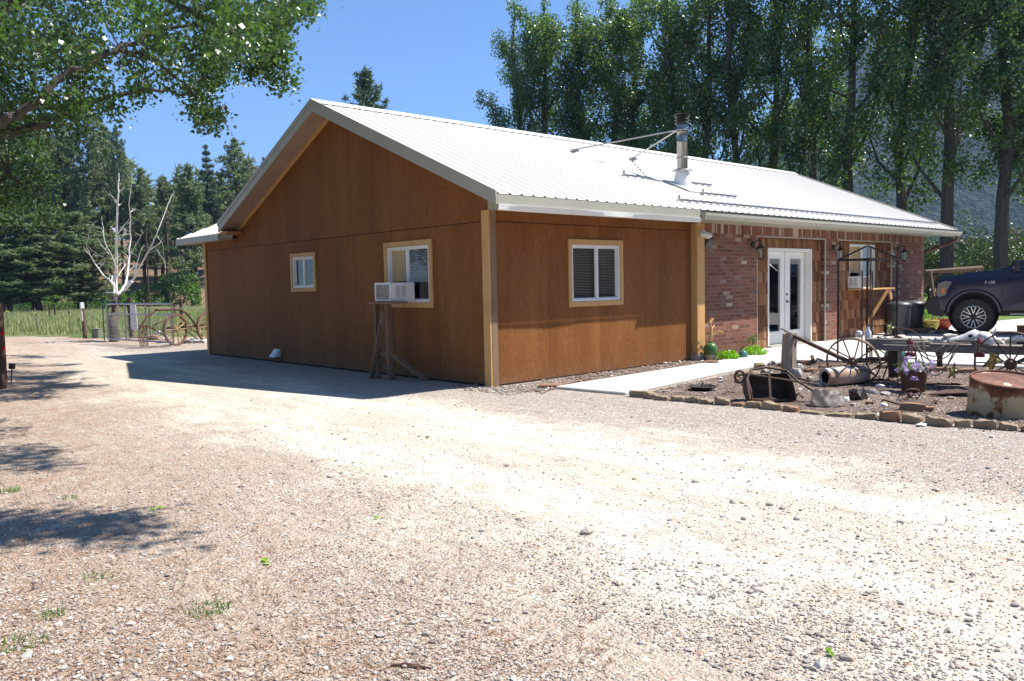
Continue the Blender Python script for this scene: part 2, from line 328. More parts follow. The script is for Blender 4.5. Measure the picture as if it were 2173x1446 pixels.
# ================================================================ THE GROUND
def gravel_mat():
    b = NB('gravel'); p = b.pos(); sx = b.n('SeparateXYZ', Vector=p).outputs; x, y = sx[0], sx[1]
    wob = b.math('MULTIPLY', b.math('SUBTRACT', b.noise(p, .5, 4, .6), .5), 3.0)
    wob2 = b.math('MULTIPLY', b.math('SUBTRACT', b.noise(p, 2.5, 4, .6), .5), 1.4)
    xw = b.math('ADD', b.math('ADD', x, wob), wob2)
    peb = b.mr(xw, -2.3, -.7)                                                  # loose pebbles towards the bed
    xl = b.math('SUBTRACT', xw, b.math('MULTIPLY', y, .2))
    lit = b.math('SUBTRACT', 1.0, b.mr(xl, -5.9, -3.5))                        # needle litter under the cottonwood
    xc = b.math('SUBTRACT', xw, b.math('MULTIPLY', y, .06))
    t1 = b.mr(b.math('ABSOLUTE', b.math('ADD', xc, 2.1)), .15, .95, 1, 0); t2 = b.mr(b.math('ABSOLUTE', b.math('ADD', xc, 3.75)), .1, .75, 1, 0)
    trk = b.math('MAXIMUM', b.math('MAXIMUM', t1, b.math('MULTIPLY', t2, .8)), b.mr(b.math('ABSOLUTE', b.math('ADD', xc, 2.8)), .6, 1.9, .45, 0))   # packed pale wheel tracks
    strk = b.mr(b.noise(b.map(p, (3.2, .55, 1), (0, 0, 0), (0, 0, .05)), 1.3, 6, .7), .32, .68)   # windrows along the drive
    pv = b.n('VectorMath', {'operation': 'ADD'}, i0=p, i1=b.n('VectorMath', {'operation': 'SCALE'}, i0=b.n('TexNoise', Vector=p, Scale=25.0).outputs[1], Scale=.02).outputs[0]).outputs[0]
    c0 = b.n('SeparateColor', Color=b.vor(pv, 115, 'Color')).outputs[2]
    c1 = b.n('SeparateColor', Color=b.vor(pv, 58, 'Color')).outputs[0]; d1 = b.vor(pv, 58)
    c2 = b.n('SeparateColor', Color=b.vor(pv, 24, 'Color')).outputs[1]; d2 = b.vor(pv, 24)
    stops = [(0, (0.092, 0.081, 0.074)), (.18, (0.222, 0.189, 0.166)), (.36, (0.406, 0.330, 0.267)), (.52, (0.277, 0.237, 0.211)), (.66, (0.591, 0.522, 0.433)), (.78, (0.444, 0.274, 0.184)), (.88, (0.776, 0.720, 0.608)), (1, (0.820, 0.800, 0.760))]
    s1 = b.ramp(c1, stops); s0 = b.ramp(c0, stops); s2 = b.ramp(c2, stops)
    big = b.math('MULTIPLY', b.math('LESS_THAN', d2, .34), b.math('GREATER_THAN', c2, .5))
    mid = b.math('MULTIPLY', b.math('LESS_THAN', d1, .38), b.math('GREATER_THAN', c1, .25))
    st = b.mix(big, b.mix(mid, s0, s1), s2)
    dust = b.mix(b.noise(p, 3, 4), (0.435, 0.369, 0.286), (0.591, 0.522, 0.415))
    cover = b.mr(b.math('ADD', b.math('MULTIPLY', b.noise(p, 6, 6, .7), .6), b.math('MULTIPLY', strk, .4)), .32, .66)
    keep = b.math('SUBTRACT', 1.0, b.math('MAXIMUM', big, b.math('MULTIPLY', mid, .75)))
    df = b.math('MULTIPLY', b.mr(cover, 0, 1, .35, .95), keep)
    c = b.mix(df, st, dust)
    pale = b.mix(b.math('MULTIPLY', b.math('SUBTRACT', 1.0, b.math('MULTIPLY', keep, .75)), .75), (0.820, 0.795, 0.654), st)
    c = b.mix(b.math('MULTIPLY', trk, b.mr(cover, 0, 1, .25, 1.0)), c, pale)
    grey = b.mix(.75, (0.277, 0.246, 0.220), st)
    c = b.mix(b.math('MULTIPLY', peb, .85), c, grey)
    lt = b.ramp(b.noise(p, 80, 5, .75), [(.3, (0.110, 0.076, 0.056)), (.45, (0.277, 0.199, 0.148)), (.55, (0.406, 0.266, 0.175)), (.63, (0.554, 0.302, 0.166)), (.75, (0.666, 0.550, 0.424))])
    c = b.mix(b.math('MULTIPLY', lit, b.mr(b.noise(p, 4, 6, .75), .32, .62, .1, .9)), c, lt)
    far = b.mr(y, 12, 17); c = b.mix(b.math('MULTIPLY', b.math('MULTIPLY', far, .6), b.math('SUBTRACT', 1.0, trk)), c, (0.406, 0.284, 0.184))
    h = b.math('ADD', b.math('MULTIPLY', b.math('SUBTRACT', .6, d1), .6), b.math('ADD', b.math('MULTIPLY', big, .7), b.math('MULTIPLY', b.noise(p, 130, 3), .6)))
    nrm = b.n('Bump', Height=h, Strength=b.mr(trk, 0, 1, 1.0, .7), Distance=.018).outputs[0]
    n2 = b.n('Bump', Height=b.noise(b.map(p, (2.0, .7, 1)), 2.2, 5, .65), Strength=.5, Distance=.12, Normal=nrm).outputs[0]
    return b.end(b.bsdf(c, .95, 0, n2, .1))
def bed_mat():
    b = NB('bed_chips'); p = b.pos(); c1 = b.n('SeparateColor', Color=b.vor(b.map(p, (1, 1.6, 1)), 48, 'Color')).outputs[0]; d1 = b.vor(b.map(p, (1, 1.6, 1)), 48)
    c = b.ramp(c1, [(0, (0.058, 0.039, 0.029)), (.3, (0.143, 0.098, 0.072)), (.6, (0.221, 0.156, 0.117)), (.85, (0.364, 0.286, 0.234)), (1, (0.676, 0.611, 0.546))])
    c = b.mix(b.mr(b.noise(p, 2, 4), .4, .65), c, (0.156, 0.111, 0.085))
    return b.end(b.bsdf(c, .95, 0, b.bump(b.math('ADD', d1, b.noise(p, 90, 3)), .9, .015), .1))
def ground_mat():
    b = NB('meadow_soil'); p = b.pos(); f = b.noise(p, .25, 6, .65); f2 = b.noise(p, 9, 4, .7)
    c = b.ramp(b.math('ADD', b.math('MULTIPLY', f, .6), b.math('MULTIPLY', f2, .4)), [(.35, (.06, .10, .03)), (.5, (.11, .15, .05)), (.6, (.22, .20, .10)), (.7, (.13, .16, .06))])
    return b.end(b.bsdf(c, .95, 0, b.bump(f2, .8, .05), .1))
def lawn_mat():
    b = NB('lawn_grass'); p = b.pos(); f = b.noise(p, .6, 5, .6); f2 = b.noise(p, 30, 4, .7)
    c = b.ramp(b.math('ADD', b.math('MULTIPLY', f, .5), b.math('MULTIPLY', f2, .5)), [(.3, (.07, .13, .03)), (.5, (.13, .20, .05)), (.7, (.24, .27, .10))])
    return b.end(b.bsdf(c, .9, 0, b.bump(f2, .8, .03), .1))
def hill_mat():
    b = NB('dry_hillside'); p = b.pos(); f = b.noise(p, .06, 6, .65); f2 = b.noise(p, .8, 4, .7)
    c = b.ramp(b.math('ADD', b.math('MULTIPLY', f, .6), b.math('MULTIPLY', f2, .4)), [(.3, (.07, .085, .035)), (.44, (.13, .105, .065)), (.54, (.26, .165, .11)), (.72, (.22, .165, .12))])
    return b.end(b.bsdf(c, .95, 0, b.bump(f2, .6, .5), .1))
def mount_mat():
    b = NB('forested_mountain'); p = b.pos(); f = b.noise(b.map(p, (1, 1, .5)), .024, 7, .7); f2 = b.noise(b.map(p, (1, 1, .35)), .16, 4, .7)
    c = b.ramp(b.math('ADD', b.math('MULTIPLY', f, .55), b.math('MULTIPLY', f2, .45)), [(.38, (.022, .036, .03)), (.5, (.042, .060, .05)), (.58, (.085, .095, .09)), (.68, (.17, .17, .17))])
    return b.end(b.bsdf(c, .95, 0, b.bump(f2, .8, 8), .05))
def sheet(name, pts, z, m, rag=0.0, step=.4, seed=0):
    P = []
    n = len(pts)
    for i in range(n):
        a, c = Vector(pts[i]), Vector(pts[(i + 1) % n]); k = max(1, int((c - a).length / step)) if rag else 1
        for j in range(k):
            q = a.lerp(c, j / k)
            if rag: q = q + Vector((noise.noise(Vector((q.x * .9, q.y * .9, seed))), noise.noise(Vector((q.x * .9, q.y * .9, seed + 9))))) * rag
            P.append((q.x, q.y, z))
    me = bpy.data.meshes.new(name); bm = bmesh.new(); vs = [bm.verts.new(p) for p in P]; f = bm.faces.new(vs)
    bmesh.ops.triangulate(bm, faces=[f]); bmesh.ops.recalc_face_normals(bm, faces=bm.faces)
    for f in bm.faces:
        if f.normal.z < 0: f.normal_flip()
    bm.to_mesh(me); bm.free(); me.materials.append(m); o = bpy.data.objects.new(name, me); col.objects.link(o); tag(o, kind='structure'); return o
gm = ground_mat()
sheet('ground', [(-4000, -4000), (4000, -4000), (4000, 4000), (-4000, 4000)], 0, gm)
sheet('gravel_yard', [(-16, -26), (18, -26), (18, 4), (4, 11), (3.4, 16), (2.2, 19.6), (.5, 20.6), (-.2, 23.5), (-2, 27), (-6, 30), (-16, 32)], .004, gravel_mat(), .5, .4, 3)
sheet('lawn', [(16.5, -12), (60, -25), (95, 10), (60, 45), (22, 20), (16.6, 12)], .005, lawn_mat(), .5, 1.0, 5)
bmat_ = bed_mat()
sheet('planting_bed', [(.62, -2.2), (5.9, -1.55), (6.2, -2.4), (6.45, -3.4), (6.7, -4.3), (6.9, -6), (7, -11), (1.6, -11), (1.05, -6.7), (.8, -5.5), (.72, -4.4), (.7, -3.3)], .010, bmat_, .06, .25, 8)
sheet('bed_strip', [(1.2, -.02), (7.3, -.02), (7.2, -.42), (4.6, -.62), (.7, -.95)], .012, bmat_, .06, .2, 2)
mb = MB(); mb.prism([(.42, -.90), (4.5, -.66), (7.15, -.45), (7.3, .1), (16.3, .1), (26, -1), (26, -14), (7.1, -14), (6.95, -6), (6.7, -4.3), (6.5, -3.3), (6.15, -2.3), (5.85, -1.52), (3.2, -1.75), (.52, -2.10)], 0, .045, 'xy')
# patio and path as one poured slab with real thickness
tag(mb.build('concrete_path', M['concrete'], bevel=.012), kind='structure')
rd = pm('pale_road', [(.26, .25, .24), (.33, .32, .30)], .9, 2)
A_, B_ = at(1800, 605, 92), at(2400, 605, 92); A_.z = B_.z = 0
dv = (B_ - A_).normalized(); nv = Vector((-dv.y, dv.x, 0))
sheet('road', [(A_ - dv * 60 - nv * 7).xy, (B_ + dv * 200 - nv * 7).xy, (B_ + dv * 200 + nv * 7).xy, (A_ - dv * 60 + nv * 7).xy], .012, rd)
# hillside behind the pines (left) and the mountain (right)
def terrain(name, fn, us, ds, m):
    V = []; Fc = []
    for d in ds:
        for u in us:
            r = ray(u, 600); r.z = 0; q = CAM + r * d; q.z = 0; q.z = fn(u, d, q); V.append(q)
    n = len(us)
    for j in range(len(ds) - 1):
        for i in range(n - 1): Fc.append((j * n + i, j * n + i + 1, (j + 1) * n + i + 1, (j + 1) * n + i))
    mb = MB(); mb.v = [tuple(v) for v in V]; mb.f = Fc; o = mb.build(name, m, smooth=80); tag(o, kind='structure'); return o
def hillz(u, d, q):
    t = max(0, (d - 78)) ; h = min(t * .40, 4.5 + t * .075)
    h *= max(0, min(1, (1500 - u) / 500))
    return h + (noise.noise(q * .05) * 3 + noise.noise(q * .2) * .8) * min(1, t / 15) - .3
terrain('hillside', hillz, list(range(-1600, 1500, 40)), [76, 79, 82, 86, 90, 95, 100, 107, 115, 125, 140, 160, 190, 230, 280], hill_mat())
def mountz(u, d, q):
    # skyline of the ridge, as heights above the horizon in the direction u
    pts = [(700, 0), (1300, 0), (1480, 120), (1560, 235), (1680, 330), (1800, 420), (1950, 520), (2100, 640), (2300, 760), (3200, 800)]
    k = 0
    for (a, ha), (b_, hb) in zip(pts, pts[1:]):
        if a <= u <= b_: k = ha + (hb - ha) * (u - a) / (b_ - a)
    if u > 3200: k = 800
    top = k / F * 1000
    s = max(0, min(1, (d - 400) / 600)); h = top * (s ** .8) if d <= 1000 else top * (1 - (d - 1000) / 700)
    rid = 1 - abs(noise.noise(Vector((q.x * .008, q.y * .008, 3)))) * 2
    return h * (1 + .16 * rid * s) + (noise.noise(q * .022) * 18 + noise.noise(q * .08) * 6) * s * min(1, top / 80) - 1
terrain('mountain', mountz, list(range(700, 4200, 25)), list(range(400, 1701, 40)), mount_mat())
# ---------------------------------------------------------------- stones, litter, grass
def ico():
    bm = bmesh.new(); bmesh.ops.create_icosphere(bm, subdivisions=1, radius=1)
    V = np.array([v.co[:] for v in bm.verts]); Fc = np.array([[v.index for v in f.verts] for f in bm.faces]); bm.free(); return V, Fc
IV, IF = ico()
def stones(name, P, S, m, label, cat):
    n = len(P); J = IV[None] * (1 + R_.uniform(-.28, .28, (n, len(IV), 1)))
    J = J * (S[:, None, None] * R_.uniform(.6, 1.2, (n, 1, 3))) * np.array([1, 1, .62])
    a = R_.uniform(0, 6.28, n); c, s = np.cos(a)[:, None], np.sin(a)[:, None]
    X = J[..., 0] * c - J[..., 1] * s; Y = J[..., 0] * s + J[..., 1] * c
    V = np.stack([X + P[:, None, 0], Y + P[:, None, 1], J[..., 2] + P[:, None, 2] + S[:, None] * .12], -1)
    nv = len(IV); me = bpy.data.meshes.new(name)
    me.from_pydata(V.reshape(-1, 3).tolist(), [], (IF[None] + (np.arange(n) * nv)[:, None, None]).reshape(-1, 3).tolist())
    me.materials.append(m); o = bpy.data.objects.new(name, me); col.objects.link(o); return tag(o, label, cat, kind='stuff')
def stone_mat(name, stops):
    b = NB(name); c = b.ramp(b.isl(), stops); p = b.pos()
    c = b.mix(b.math('MULTIPLY', b.noise(p, 60, 3), .6), c, (.50, .44, .37))
    return b.end(b.bsdf(c, .9, 0, b.bump(b.noise(p, 200, 2), .3, .002), .2))
M['peb'] = stone_mat('pebble', [(0, (.10, .088, .08)), (.10, (.22, .19, .165)), (.25, (.42, .355, .30)), (.45, (.30, .26, .235)), (.55, (.55, .49, .42)), (.68, (.40, .28, .21)), (.78, (.62, .58, .52)), (.86, (.25, .22, .21)), (1, (.76, .73, .68))])
pts = []; sz = []
rr = random.Random(5)
while len(pts) < 42000:
    u, v = rr.uniform(-500, 2700), 830 + 640 * rr.random() ** .8 * 1.02
    g = gnd(u, v)
    if -.3 < g.x < 17 and g.y > -.1: continue
    if g.x > .5 and g.y > -11 and g.y < -.9 + .1 * g.x: continue
    if g.x > 7: continue
    xc = g.x - .06 * g.y + 2.75 + noise.noise(Vector((g.x * .5, g.y * .5, 1))) * 1.2
    if abs(xc) < 1.3 and rr.random() < .45: continue
    if noise.noise(Vector((g.x * 1.6, g.y * .5, 4))) * 1.2 + rr.random() < .38: continue
    s = .0034 * math.exp(rr.gauss(0, .55)) * (1.5 if rr.random() < .08 else 1) * (1 + .03 * (g - CAM).length)
    if rr.random() < .006: s *= 2.2
    pts.append((g.x, g.y, .006)); sz.append(min(s, .034))
stones('loose_gravel', np.array(pts), np.array(sz), M['peb'], 'loose grey, tan and white pebbles strewn over the driveway', 'gravel')
pts = []; sz = []
while len(pts) < 5500:
    x, y = rr.uniform(.6, 7), rr.uniform(-8, -1.2)
    if y > -2.1 + .1 * (x - .6) or (x > 5.8 and y > -2.4): continue
    if x > 6.1 + .15 * max(0, -2.4 - y): continue
    pts.append((x, y, .012)); sz.append(.010 * math.exp(rr.gauss(0, .5)))
for i in range(900):
    x = rr.uniform(.9, 7.1); pts.append((x, rr.uniform(-.75 + .05 * x, -.03), .014)); sz.append(.013 * math.exp(rr.gauss(0, .5)))
for i in range(1500):   # washed gravel at the foot of the gable corner
    x = rr.uniform(-.5, 1.3); pts.append((x, rr.uniform(-.95, -.1) if x > 0 else rr.uniform(-.9, .4), .008)); sz.append(.012 * math.exp(rr.gauss(0, .4)))
M['chip'] = stone_mat('bed_stone', [(0, (0.078, 0.052, 0.039)), (.25, (0.182, 0.130, 0.098)), (.5, (0.286, 0.221, 0.176)), (.75, (0.156, 0.111, 0.085)), (.88, (0.520, 0.468, 0.416)), (1, (0.750, 0.750, 0.750))])
stones('bed_gravel', np.array(pts), np.array(sz), M['chip'], 'brown and grey chips and pebbles covering the planting bed', 'gravel')
# needle litter
n = 9000; X = []; 
while len(X) < n:
    g = gnd(rr.uniform(-400, 1300), 760 + 690 * rr.random())
    if g.x - .2 * g.y < -4.0 + rr.gauss(0, .9) and g.y < 12: X.append((g.x, g.y, .008))
X = np.array(X); a = R_.uniform(0, 6.28, n); L = R_.uniform(.012, .045, n); wd = R_.uniform(.0015, .0035, n)
d = np.stack([np.cos(a), np.sin(a), R_.uniform(-.15, .25, n)], 1); pn = np.stack([-np.sin(a), np.cos(a), np.zeros(n)], 1)
V = np.stack([X - d * L[:, None] * 0 - pn * wd[:, None], X + pn * wd[:, None], X + d * L[:, None] * 2 + np.array([0, 0, .004])], 1).reshape(-1, 3)
M['litter'] = leafmat('fallen_needles', [(.11, .05, .025), (.28, .14, .07), (.36, .24, .15), (.19, .12, .08)], .8, .1)
tag(np_obj('needle_litter', V, 3, M['litter']), 'brown pine needles and twigs littering the left side of the driveway', 'litter', kind='stuff')
def blades(name, P, h, m, label, cat, kind='stuff', parent=None, wd=.02, lean=.35):
    n = len(P); a = R_.uniform(0, 6.28, n); hh = h * R_.uniform(.5, 1.15, n)
    pn = np.stack([np.cos(a), np.sin(a), np.zeros(n)], 1) * (wd * R_.uniform(.6, 1.3, n))[:, None]
    b2 = R_.uniform(0, 6.28, n); ln = hh * R_.uniform(.05, lean, n)
    tip = P + np.stack([np.cos(b2) * ln, np.sin(b2) * ln, hh], 1)
    V = np.stack([P - pn, P + pn, tip], 1).reshape(-1, 3); o = np_obj(name, V, 3, m, parent)
    return tag(o, label, cat, kind=kind) if not parent else o
P_ = []
while len(P_) < 60000:
    d = 23 + 52 * rr.random() ** 1.15; u = rr.uniform(-700, 1000)
    q = at(u, 600, d)
    if q.x < 3 and q.y < 26.5 + noise.noise(Vector((q.x, q.y, 0))) - .3 * q.x - (0 if q.x < 0 else 2): continue
    if q.x > -1 and q.y < 21.6: continue
    P_.append((q.x, q.y, 0))
blades('meadow_grass', np.array(P_), .34, M['grass'], 'tall seeding meadow grass behind the driveway fence', 'grass', wd=.035)
P_ = []
while len(P_) < 5000:
    x, y = rr.uniform(-6, 5), rr.uniform(19, 30)
    if y < 21.0 - .3 * max(x, 0) and x > -.5: continue
    if y < 26.0 - 1.2 * abs(x + 1) or y > 31: continue
    P_.append((x, y, 0))
blades('verge_grass', np.array(P_), .16, M['grass'], 'short dry verge grass between the driveway and the meadow', 'grass', wd=.02)
for nm, (u, v), r_, n_, lb in (('grass_tuft', (440, 1298), .10, 90, 'small green grass tuft in the gravel at the bottom of the driveway'),
        ('grass_tuft', (50, 1370), .10, 80, 'spreading grass tuft in the needle litter at the lower left corner'),
        ('weed_clump', (20, 1045), .09, 110, 'broad green weed clump at the left edge above the dappled shadow'),
        ('grass_tuft', (150, 1060), .08, 30, 'sparse dry grass blades beside the tree shadow'),
        ('grass_tuft', (110, 1310), .06, 50, 'thin upright grass sprigs left of the bottom tuft'),
        ('grass_tuft', (215, 1225), .09, 40, 'scattered thin seedlings in the brown litter')):
    g = gnd(u, v); a = R_.uniform(0, 6.28, n_); q = r_ * np.sqrt(R_.uniform(0, 1, n_))
    P_ = np.stack([np.cos(a) * q, np.sin(a) * q, np.zeros(n_)], 1)
    o = blades(nm, P_, .045, M['weed'], lb, 'grass', kind=None, wd=.004, lean=1.2); o.location = g
for i, (u, v, s_, lb) in enumerate(((332, 1083, .045, 'bright green fallen leaf just above the tree shadow'), (565, 1197, .05, 'yellow green fallen leaf lying in the middle of the gravel'), (806, 1103, .03, 'small yellow leaf on the gravel right of the green one'), (1760, 1390, .03, 'tiny green leaf at the lower right of the driveway'))):
    mb = MB(); mb.poly([(0, 0, .012), (s_ * .6, s_ * .45, .02), (s_ * 1.5, 0, .012), (s_ * .6, -s_ * .45, .024)]); mb.poly([(0, .01, .012), (-s_ * .7, s_ * .4, .02), (-s_ * 1.1, -.01, .016), (-s_ * .5, -s_ * .35, .012)])
    o = mb.build('fallen_leaf', M['fern']); o.location = gnd(u, v); o.rotation_euler[2] = i * 1.3; tag(o, lb, 'leaf')
# ================================================================ THE HOUSE
M['interior'] = pm('dim_interior', [(.05, .045, .04), (.08, .07, .06)], .8, 3)
house = empty('house', (0, 0, 0), 'long single-storey house, stained plywood end and red brick front under a pale ribbed metal roof', 'house')
EY, EZ, RY, RZ, XO, XR, LY, LZ = -.6, 2.77, 4.24, 4.84, -.385, 16.75, 8.4, 2.95
a1 = (RZ - EZ) / (RY - EY); a2 = (RZ - LZ) / (LY - RY)
def zr(y): return EZ + a1 * (y - EY) if y <= RY else RZ - a2 * (y - RY)
def wall_panel(mb, axis, c, u0, u1, z0, z1, holes, rev=.09):
    us = sorted({u0, u1, *[h[0] for h in holes], *[h[1] for h in holes]}); zs = sorted({z0, z1, *[h[2] for h in holes], *[h[3] for h in holes]})
    P = (lambda u, z, d=0: (c + d, u, z)) if axis == 'x' else (lambda u, z, d=0: (u, c + d, z))
    for a, b in zip(us, us[1:]):
        for e, f in zip(zs, zs[1:]):
            m_, n_ = (a + b) / 2, (e + f) / 2
            if any(h[0] < m_ < h[1] and h[2] < n_ < h[3] for h in holes): continue
            mb.poly([P(a, e), P(b, e), P(b, f), P(a, f)])
    for h in holes:
        a, b, e, f = h[:4]
        for q in (((a, e), (b, e)), ((b, e), (b, f)), ((b, f), (a, f)), ((a, f), (a, e))):
            mb.poly([P(*q[0]), P(*q[1]), P(*q[1], rev), P(*q[0], rev)])
W1 = (5.06, 5.89, 1.53, 2.13); W2 = (1.43, 2.59, 1.25, 2.17); W3 = (1.76, 2.95, 1.21, 2.13)
mb = MB(); wall_panel(mb, 'x', 0, 0, 10.14, 0, 2.44, [W1, W2])
mb.poly([(0, 0, 2.44), (0, 10.14, 2.44), (0, 10.14, 2.66), (0, 8.6, 2.66), (0, 8.4, zr(8.4) - .02), (0, RY, RZ - .03), (0, 0, zr(0) - .03)])
mb.build('plywood_wall', M['plyX'], house, fix=False)
mb = MB(); wall_panel(mb, 'y', 0, 0, 5.02, 0, 2.62, [W3]); mb.build('plywood_wall', M['plyY'], house, fix=False)
mb = MB(); mb.bb(-.004, .05, .12, 10.1, -.01, .035); mb.bb(.1, 5.0, -.008, .03, -.01, .03); mb.build('sill_plate', M['dark'], house)
# brick front with the two shingled recesses
R1 = (7.36, 10.37, 0, 2.41); R2 = (10.95, 14.0, 0, 2.41)
mb = MB(); wall_panel(mb, 'y', 0, 5.32, 16.1, 0, 2.415, [R1, R2], .13)
mb.poly([(16.1, 0, 0), (16.1, 8.4, 0), (16.1, 8.4, 2.6), (16.1, 0, 2.6)]); mb.poly([(16.1, 0, 2.6), (16.1, 8.4, 2.6), (16.1, 8.4, zr(8.4) - .03), (16.1, RY, RZ - .03), (16.1, 0, zr(0) - .03)])
mb.build('brick_wall', M['brick'], house, fix=False)
mb = MB(); wall_panel(mb, 'y', -.003, 5.32, 16.103, 2.415, 2.64, []); mb.build('brick_header', M['soldier'], house, fix=False)
mb = MB(); mb.poly([(0, 10.14, 0), (16, 10.14, 0), (16, 10.14, 2.7), (0, 10.14, 2.7)]); mb.poly([(.02, .02, 2.6), (16, .02, 2.6), (16, 10.1, 2.6), (.02, 10.1, 2.6)])
mb.poly([(.1, .3, .02), (16, .3, .02), (16, 10, .02), (.1, 10, .02)])
for x in (5.1, 10.6): mb.poly([(x, .3, 0), (x, 10, 0), (x, 10, 2.6), (x, .3, 2.6)])
mb.poly([(16, 8.3, 0), (16, 10.1, 0), (16, 10.1, 2.6), (16, 8.3, 2.6)]); mb.build('interior', M['interior'], house, fix=False)
# cedar shingles in the recesses, with holes for the door and the window
def shingles(x0, x1, holes):
    mb = MB(); r = random.Random(int(x0 * 10)); z = .02; row = 0
    while z < 2.39:
        h = min(.235, 2.40 - z); x = x0 + .005
        while x < x1 - .01:
            wd = min(r.uniform(.08, .17), x1 - .005 - x); m_ = x + wd / 2; n_ = z + h / 2
            segs = [(x, x + wd)]
            for a, b, e, f in holes:
                if e < n_ < f:
                    ns = []
                    for s0, s1 in segs:
                        if s1 <= a or s0 >= b: ns.append((s0, s1))
                        else:
                            if s0 < a: ns.append((s0, a))
                            if s1 > b: ns.append((b, s1))
                    segs = ns
            for s0, s1 in segs:
                if s1 - s0 > .012:
                    g = .003; t = r.uniform(.012, .02); dz = r.uniform(-.006, .006)
                    n = mb.av([(s0 + g, .125 - t, z + dz), (s1 - g, .125 - t, z + dz), (s1 - g, .122, z + h), (s0 + g, .122, z + h), (s0 + g, .129, z + dz), (s1 - g, .129, z + dz)])
                    mb.f += [(n, n + 1, n + 2, n + 3), (n, n + 4, n + 5, n + 1), (n, n + 3, n + 4), (n + 1, n + 5, n + 2)]
            x += wd
        z += .235; row += 1
    wall_panel(mb, 'y', .13, x0, x1, 0, 2.41, holes, .1)
    mb.build('shingle_siding', M['shake'], house, fix=False)
DR = (7.98, 9.9, .06, 2.17); W4 = (11.81, 13.24, 1.22, 2.32)
shingles(R1[0], R1[1], [DR]); shingles(R2[0], R2[1], [W4])
mb = MB()
for x0, x1 in ((R1[0], R1[1]), (R2[0], R2[1])):
    mb.bb(x0, x1, .0, .03, 2.385, 2.409); mb.bb(x1 - .035, x1 - .002, -.002, .03, 0, 2.383); mb.bb(x0 + .002, x0 + .03, -.002, .03, 0, 2.383)
mb.build('recess_trim', M['beige'], house, bevel=.003)
# pine corner boards
mb = MB(); mb.bb(-.035, -.002, -.035, .115, .0, 2.60); mb.build('corner_board', M['trim'], house, bevel=.004)
mb = MB(); mb.bb(-.002, .115, -.038, -.003, .0, 2.60); o = mb.build('corner_board', M['lumber'], house, bevel=.004)
mb = MB(); mb.bb(-.03, -.002, 10.03, 10.16, .0, 2.62); mb.build('corner_board', M['trim'], house, bevel=.004)
mb = MB(); mb.bb(5.05, 5.30, -.13, .03, .13, 2.58); mb.build('corner_post', M['trim'], house, bevel=.006)
mb = MB(); mb.bb(5.0, 5.34, -.19, .03, .0, .13); mb.build('post_footing', M['rock'], house, bevel=.01)
# windows
def window(axis, c, r, trim=.075, split=.5, blind=None, inset=.03, name_mat='trim', halfopen=False, ply=False):
    a, b, e, f = r; wn = None
    B = (lambda mb, u0, u1, z0, z1, d0, d1: mb.bb(c + d0, c + d1, u0, u1, z0, z1)) if axis == 'x' else (lambda mb, u0, u1, z0, z1, d0, d1: mb.bb(u0, u1, c + d0, c + d1, z0, z1))
    t = .035
    mb = MB(); m_ = a + (b - a) * split
    for q in ((a, b, e, e + t), (a, b, f - t, f), (a, a + t, e + t, f - t), (b - t, b, e + t, f - t)): B(mb, *q, -.008, .06)
    B(mb, m_ - .022, m_ + .022, e + t, f - t, 0, .055)
    wn = mb.build('window', M['vinyl'], house, bevel=.003)
    mb = MB()
    for (x0, x1, dd) in ((a + t, m_ - .02, .018), (m_ + .02, b - t, .035)):
        s = .022
        for q in ((x0, x1, e + t, e + t + s), (x0, x1, f - t - s, f - t), (x0, x0 + s, e + t + s, f - t - s), (x1 - s, x1, e + t + s, f - t - s)): B(mb, *q, dd, dd + .022)
    mb.build('sash', M['white'], wn, bevel=.002)
    for k, (x0, x1, dd) in enumerate(((a + t + .02, m_ - .04, .028), (m_ + .04, b - t - .02, .045))):
        if halfopen and ((axis == 'x' and k == 1) or (axis == 'y' and k == 0)): continue
        mb = MB(); zz = (e + t + .02, f - t - .02); mb.poly([((c + dd, u_, v_) if axis == 'x' else (u_, c + dd, v_)) for u_, v_ in ((x0, zz[0]), (x1, zz[0]), (x1, zz[1]), (x0, zz[1]))]); mb.build('pane', M['glass'], wn, fix=False)
    if trim:
        mb = MB(); T = trim
        for q in ((a - T, b + T, e - T, e - .003), (a - T, b + T, f + .003, f + T), (a - T, a - .003, e - .003, f + .003), (b + .003, b + T, e - .003, f + .003)): B(mb, *q, -.024, -.001)
        mb.build('window_trim', M['trim'], wn, bevel=.003)
    if blind:
        mb = MB(); z = f - t - .02; zb = f - t - (f - e - 2 * t) * blind
        while z > zb:
            if axis == 'x': mb.box((c + .085, (a + b) / 2, z), (.025, b - a - 2 * t, .0015), Matrix.Rotation(.4, 3, 'Y'))
            else: mb.box(((a + b) / 2, c + .085, z), (b - a - 2 * t, .025, .0015), Matrix.Rotation(-.4, 3, 'X'))
            z -= .026
        mb.build('blind', M['blind'], wn)
    return wn
window('x', 0, W1, .075, .5, None); w2 = window('x', 0, W2, .085, .53, .55, halfopen=True); window('y', 0, W3, .085, .53, 1.0); w4 = window('y', .13, W4, 0, .5, None, halfopen=True)
mb = MB(); mb.bb(.05, .062, 2.06, 2.55, 1.60, 2.13); mb.build('filler_panel', M['plyint'], w2)
mb = MB(); mb.bb(11.86, 12.50, .18, .19, 1.62, 2.28); mb.build('filler_panel', M['plyint'], w4)
mb = MB()
for z in range(14): mb.bb(12.58 + z * .045, 12.60 + z * .045, .26, .27, 1.27, 2.27)
mb.build('curtain', M['blind'], w4)
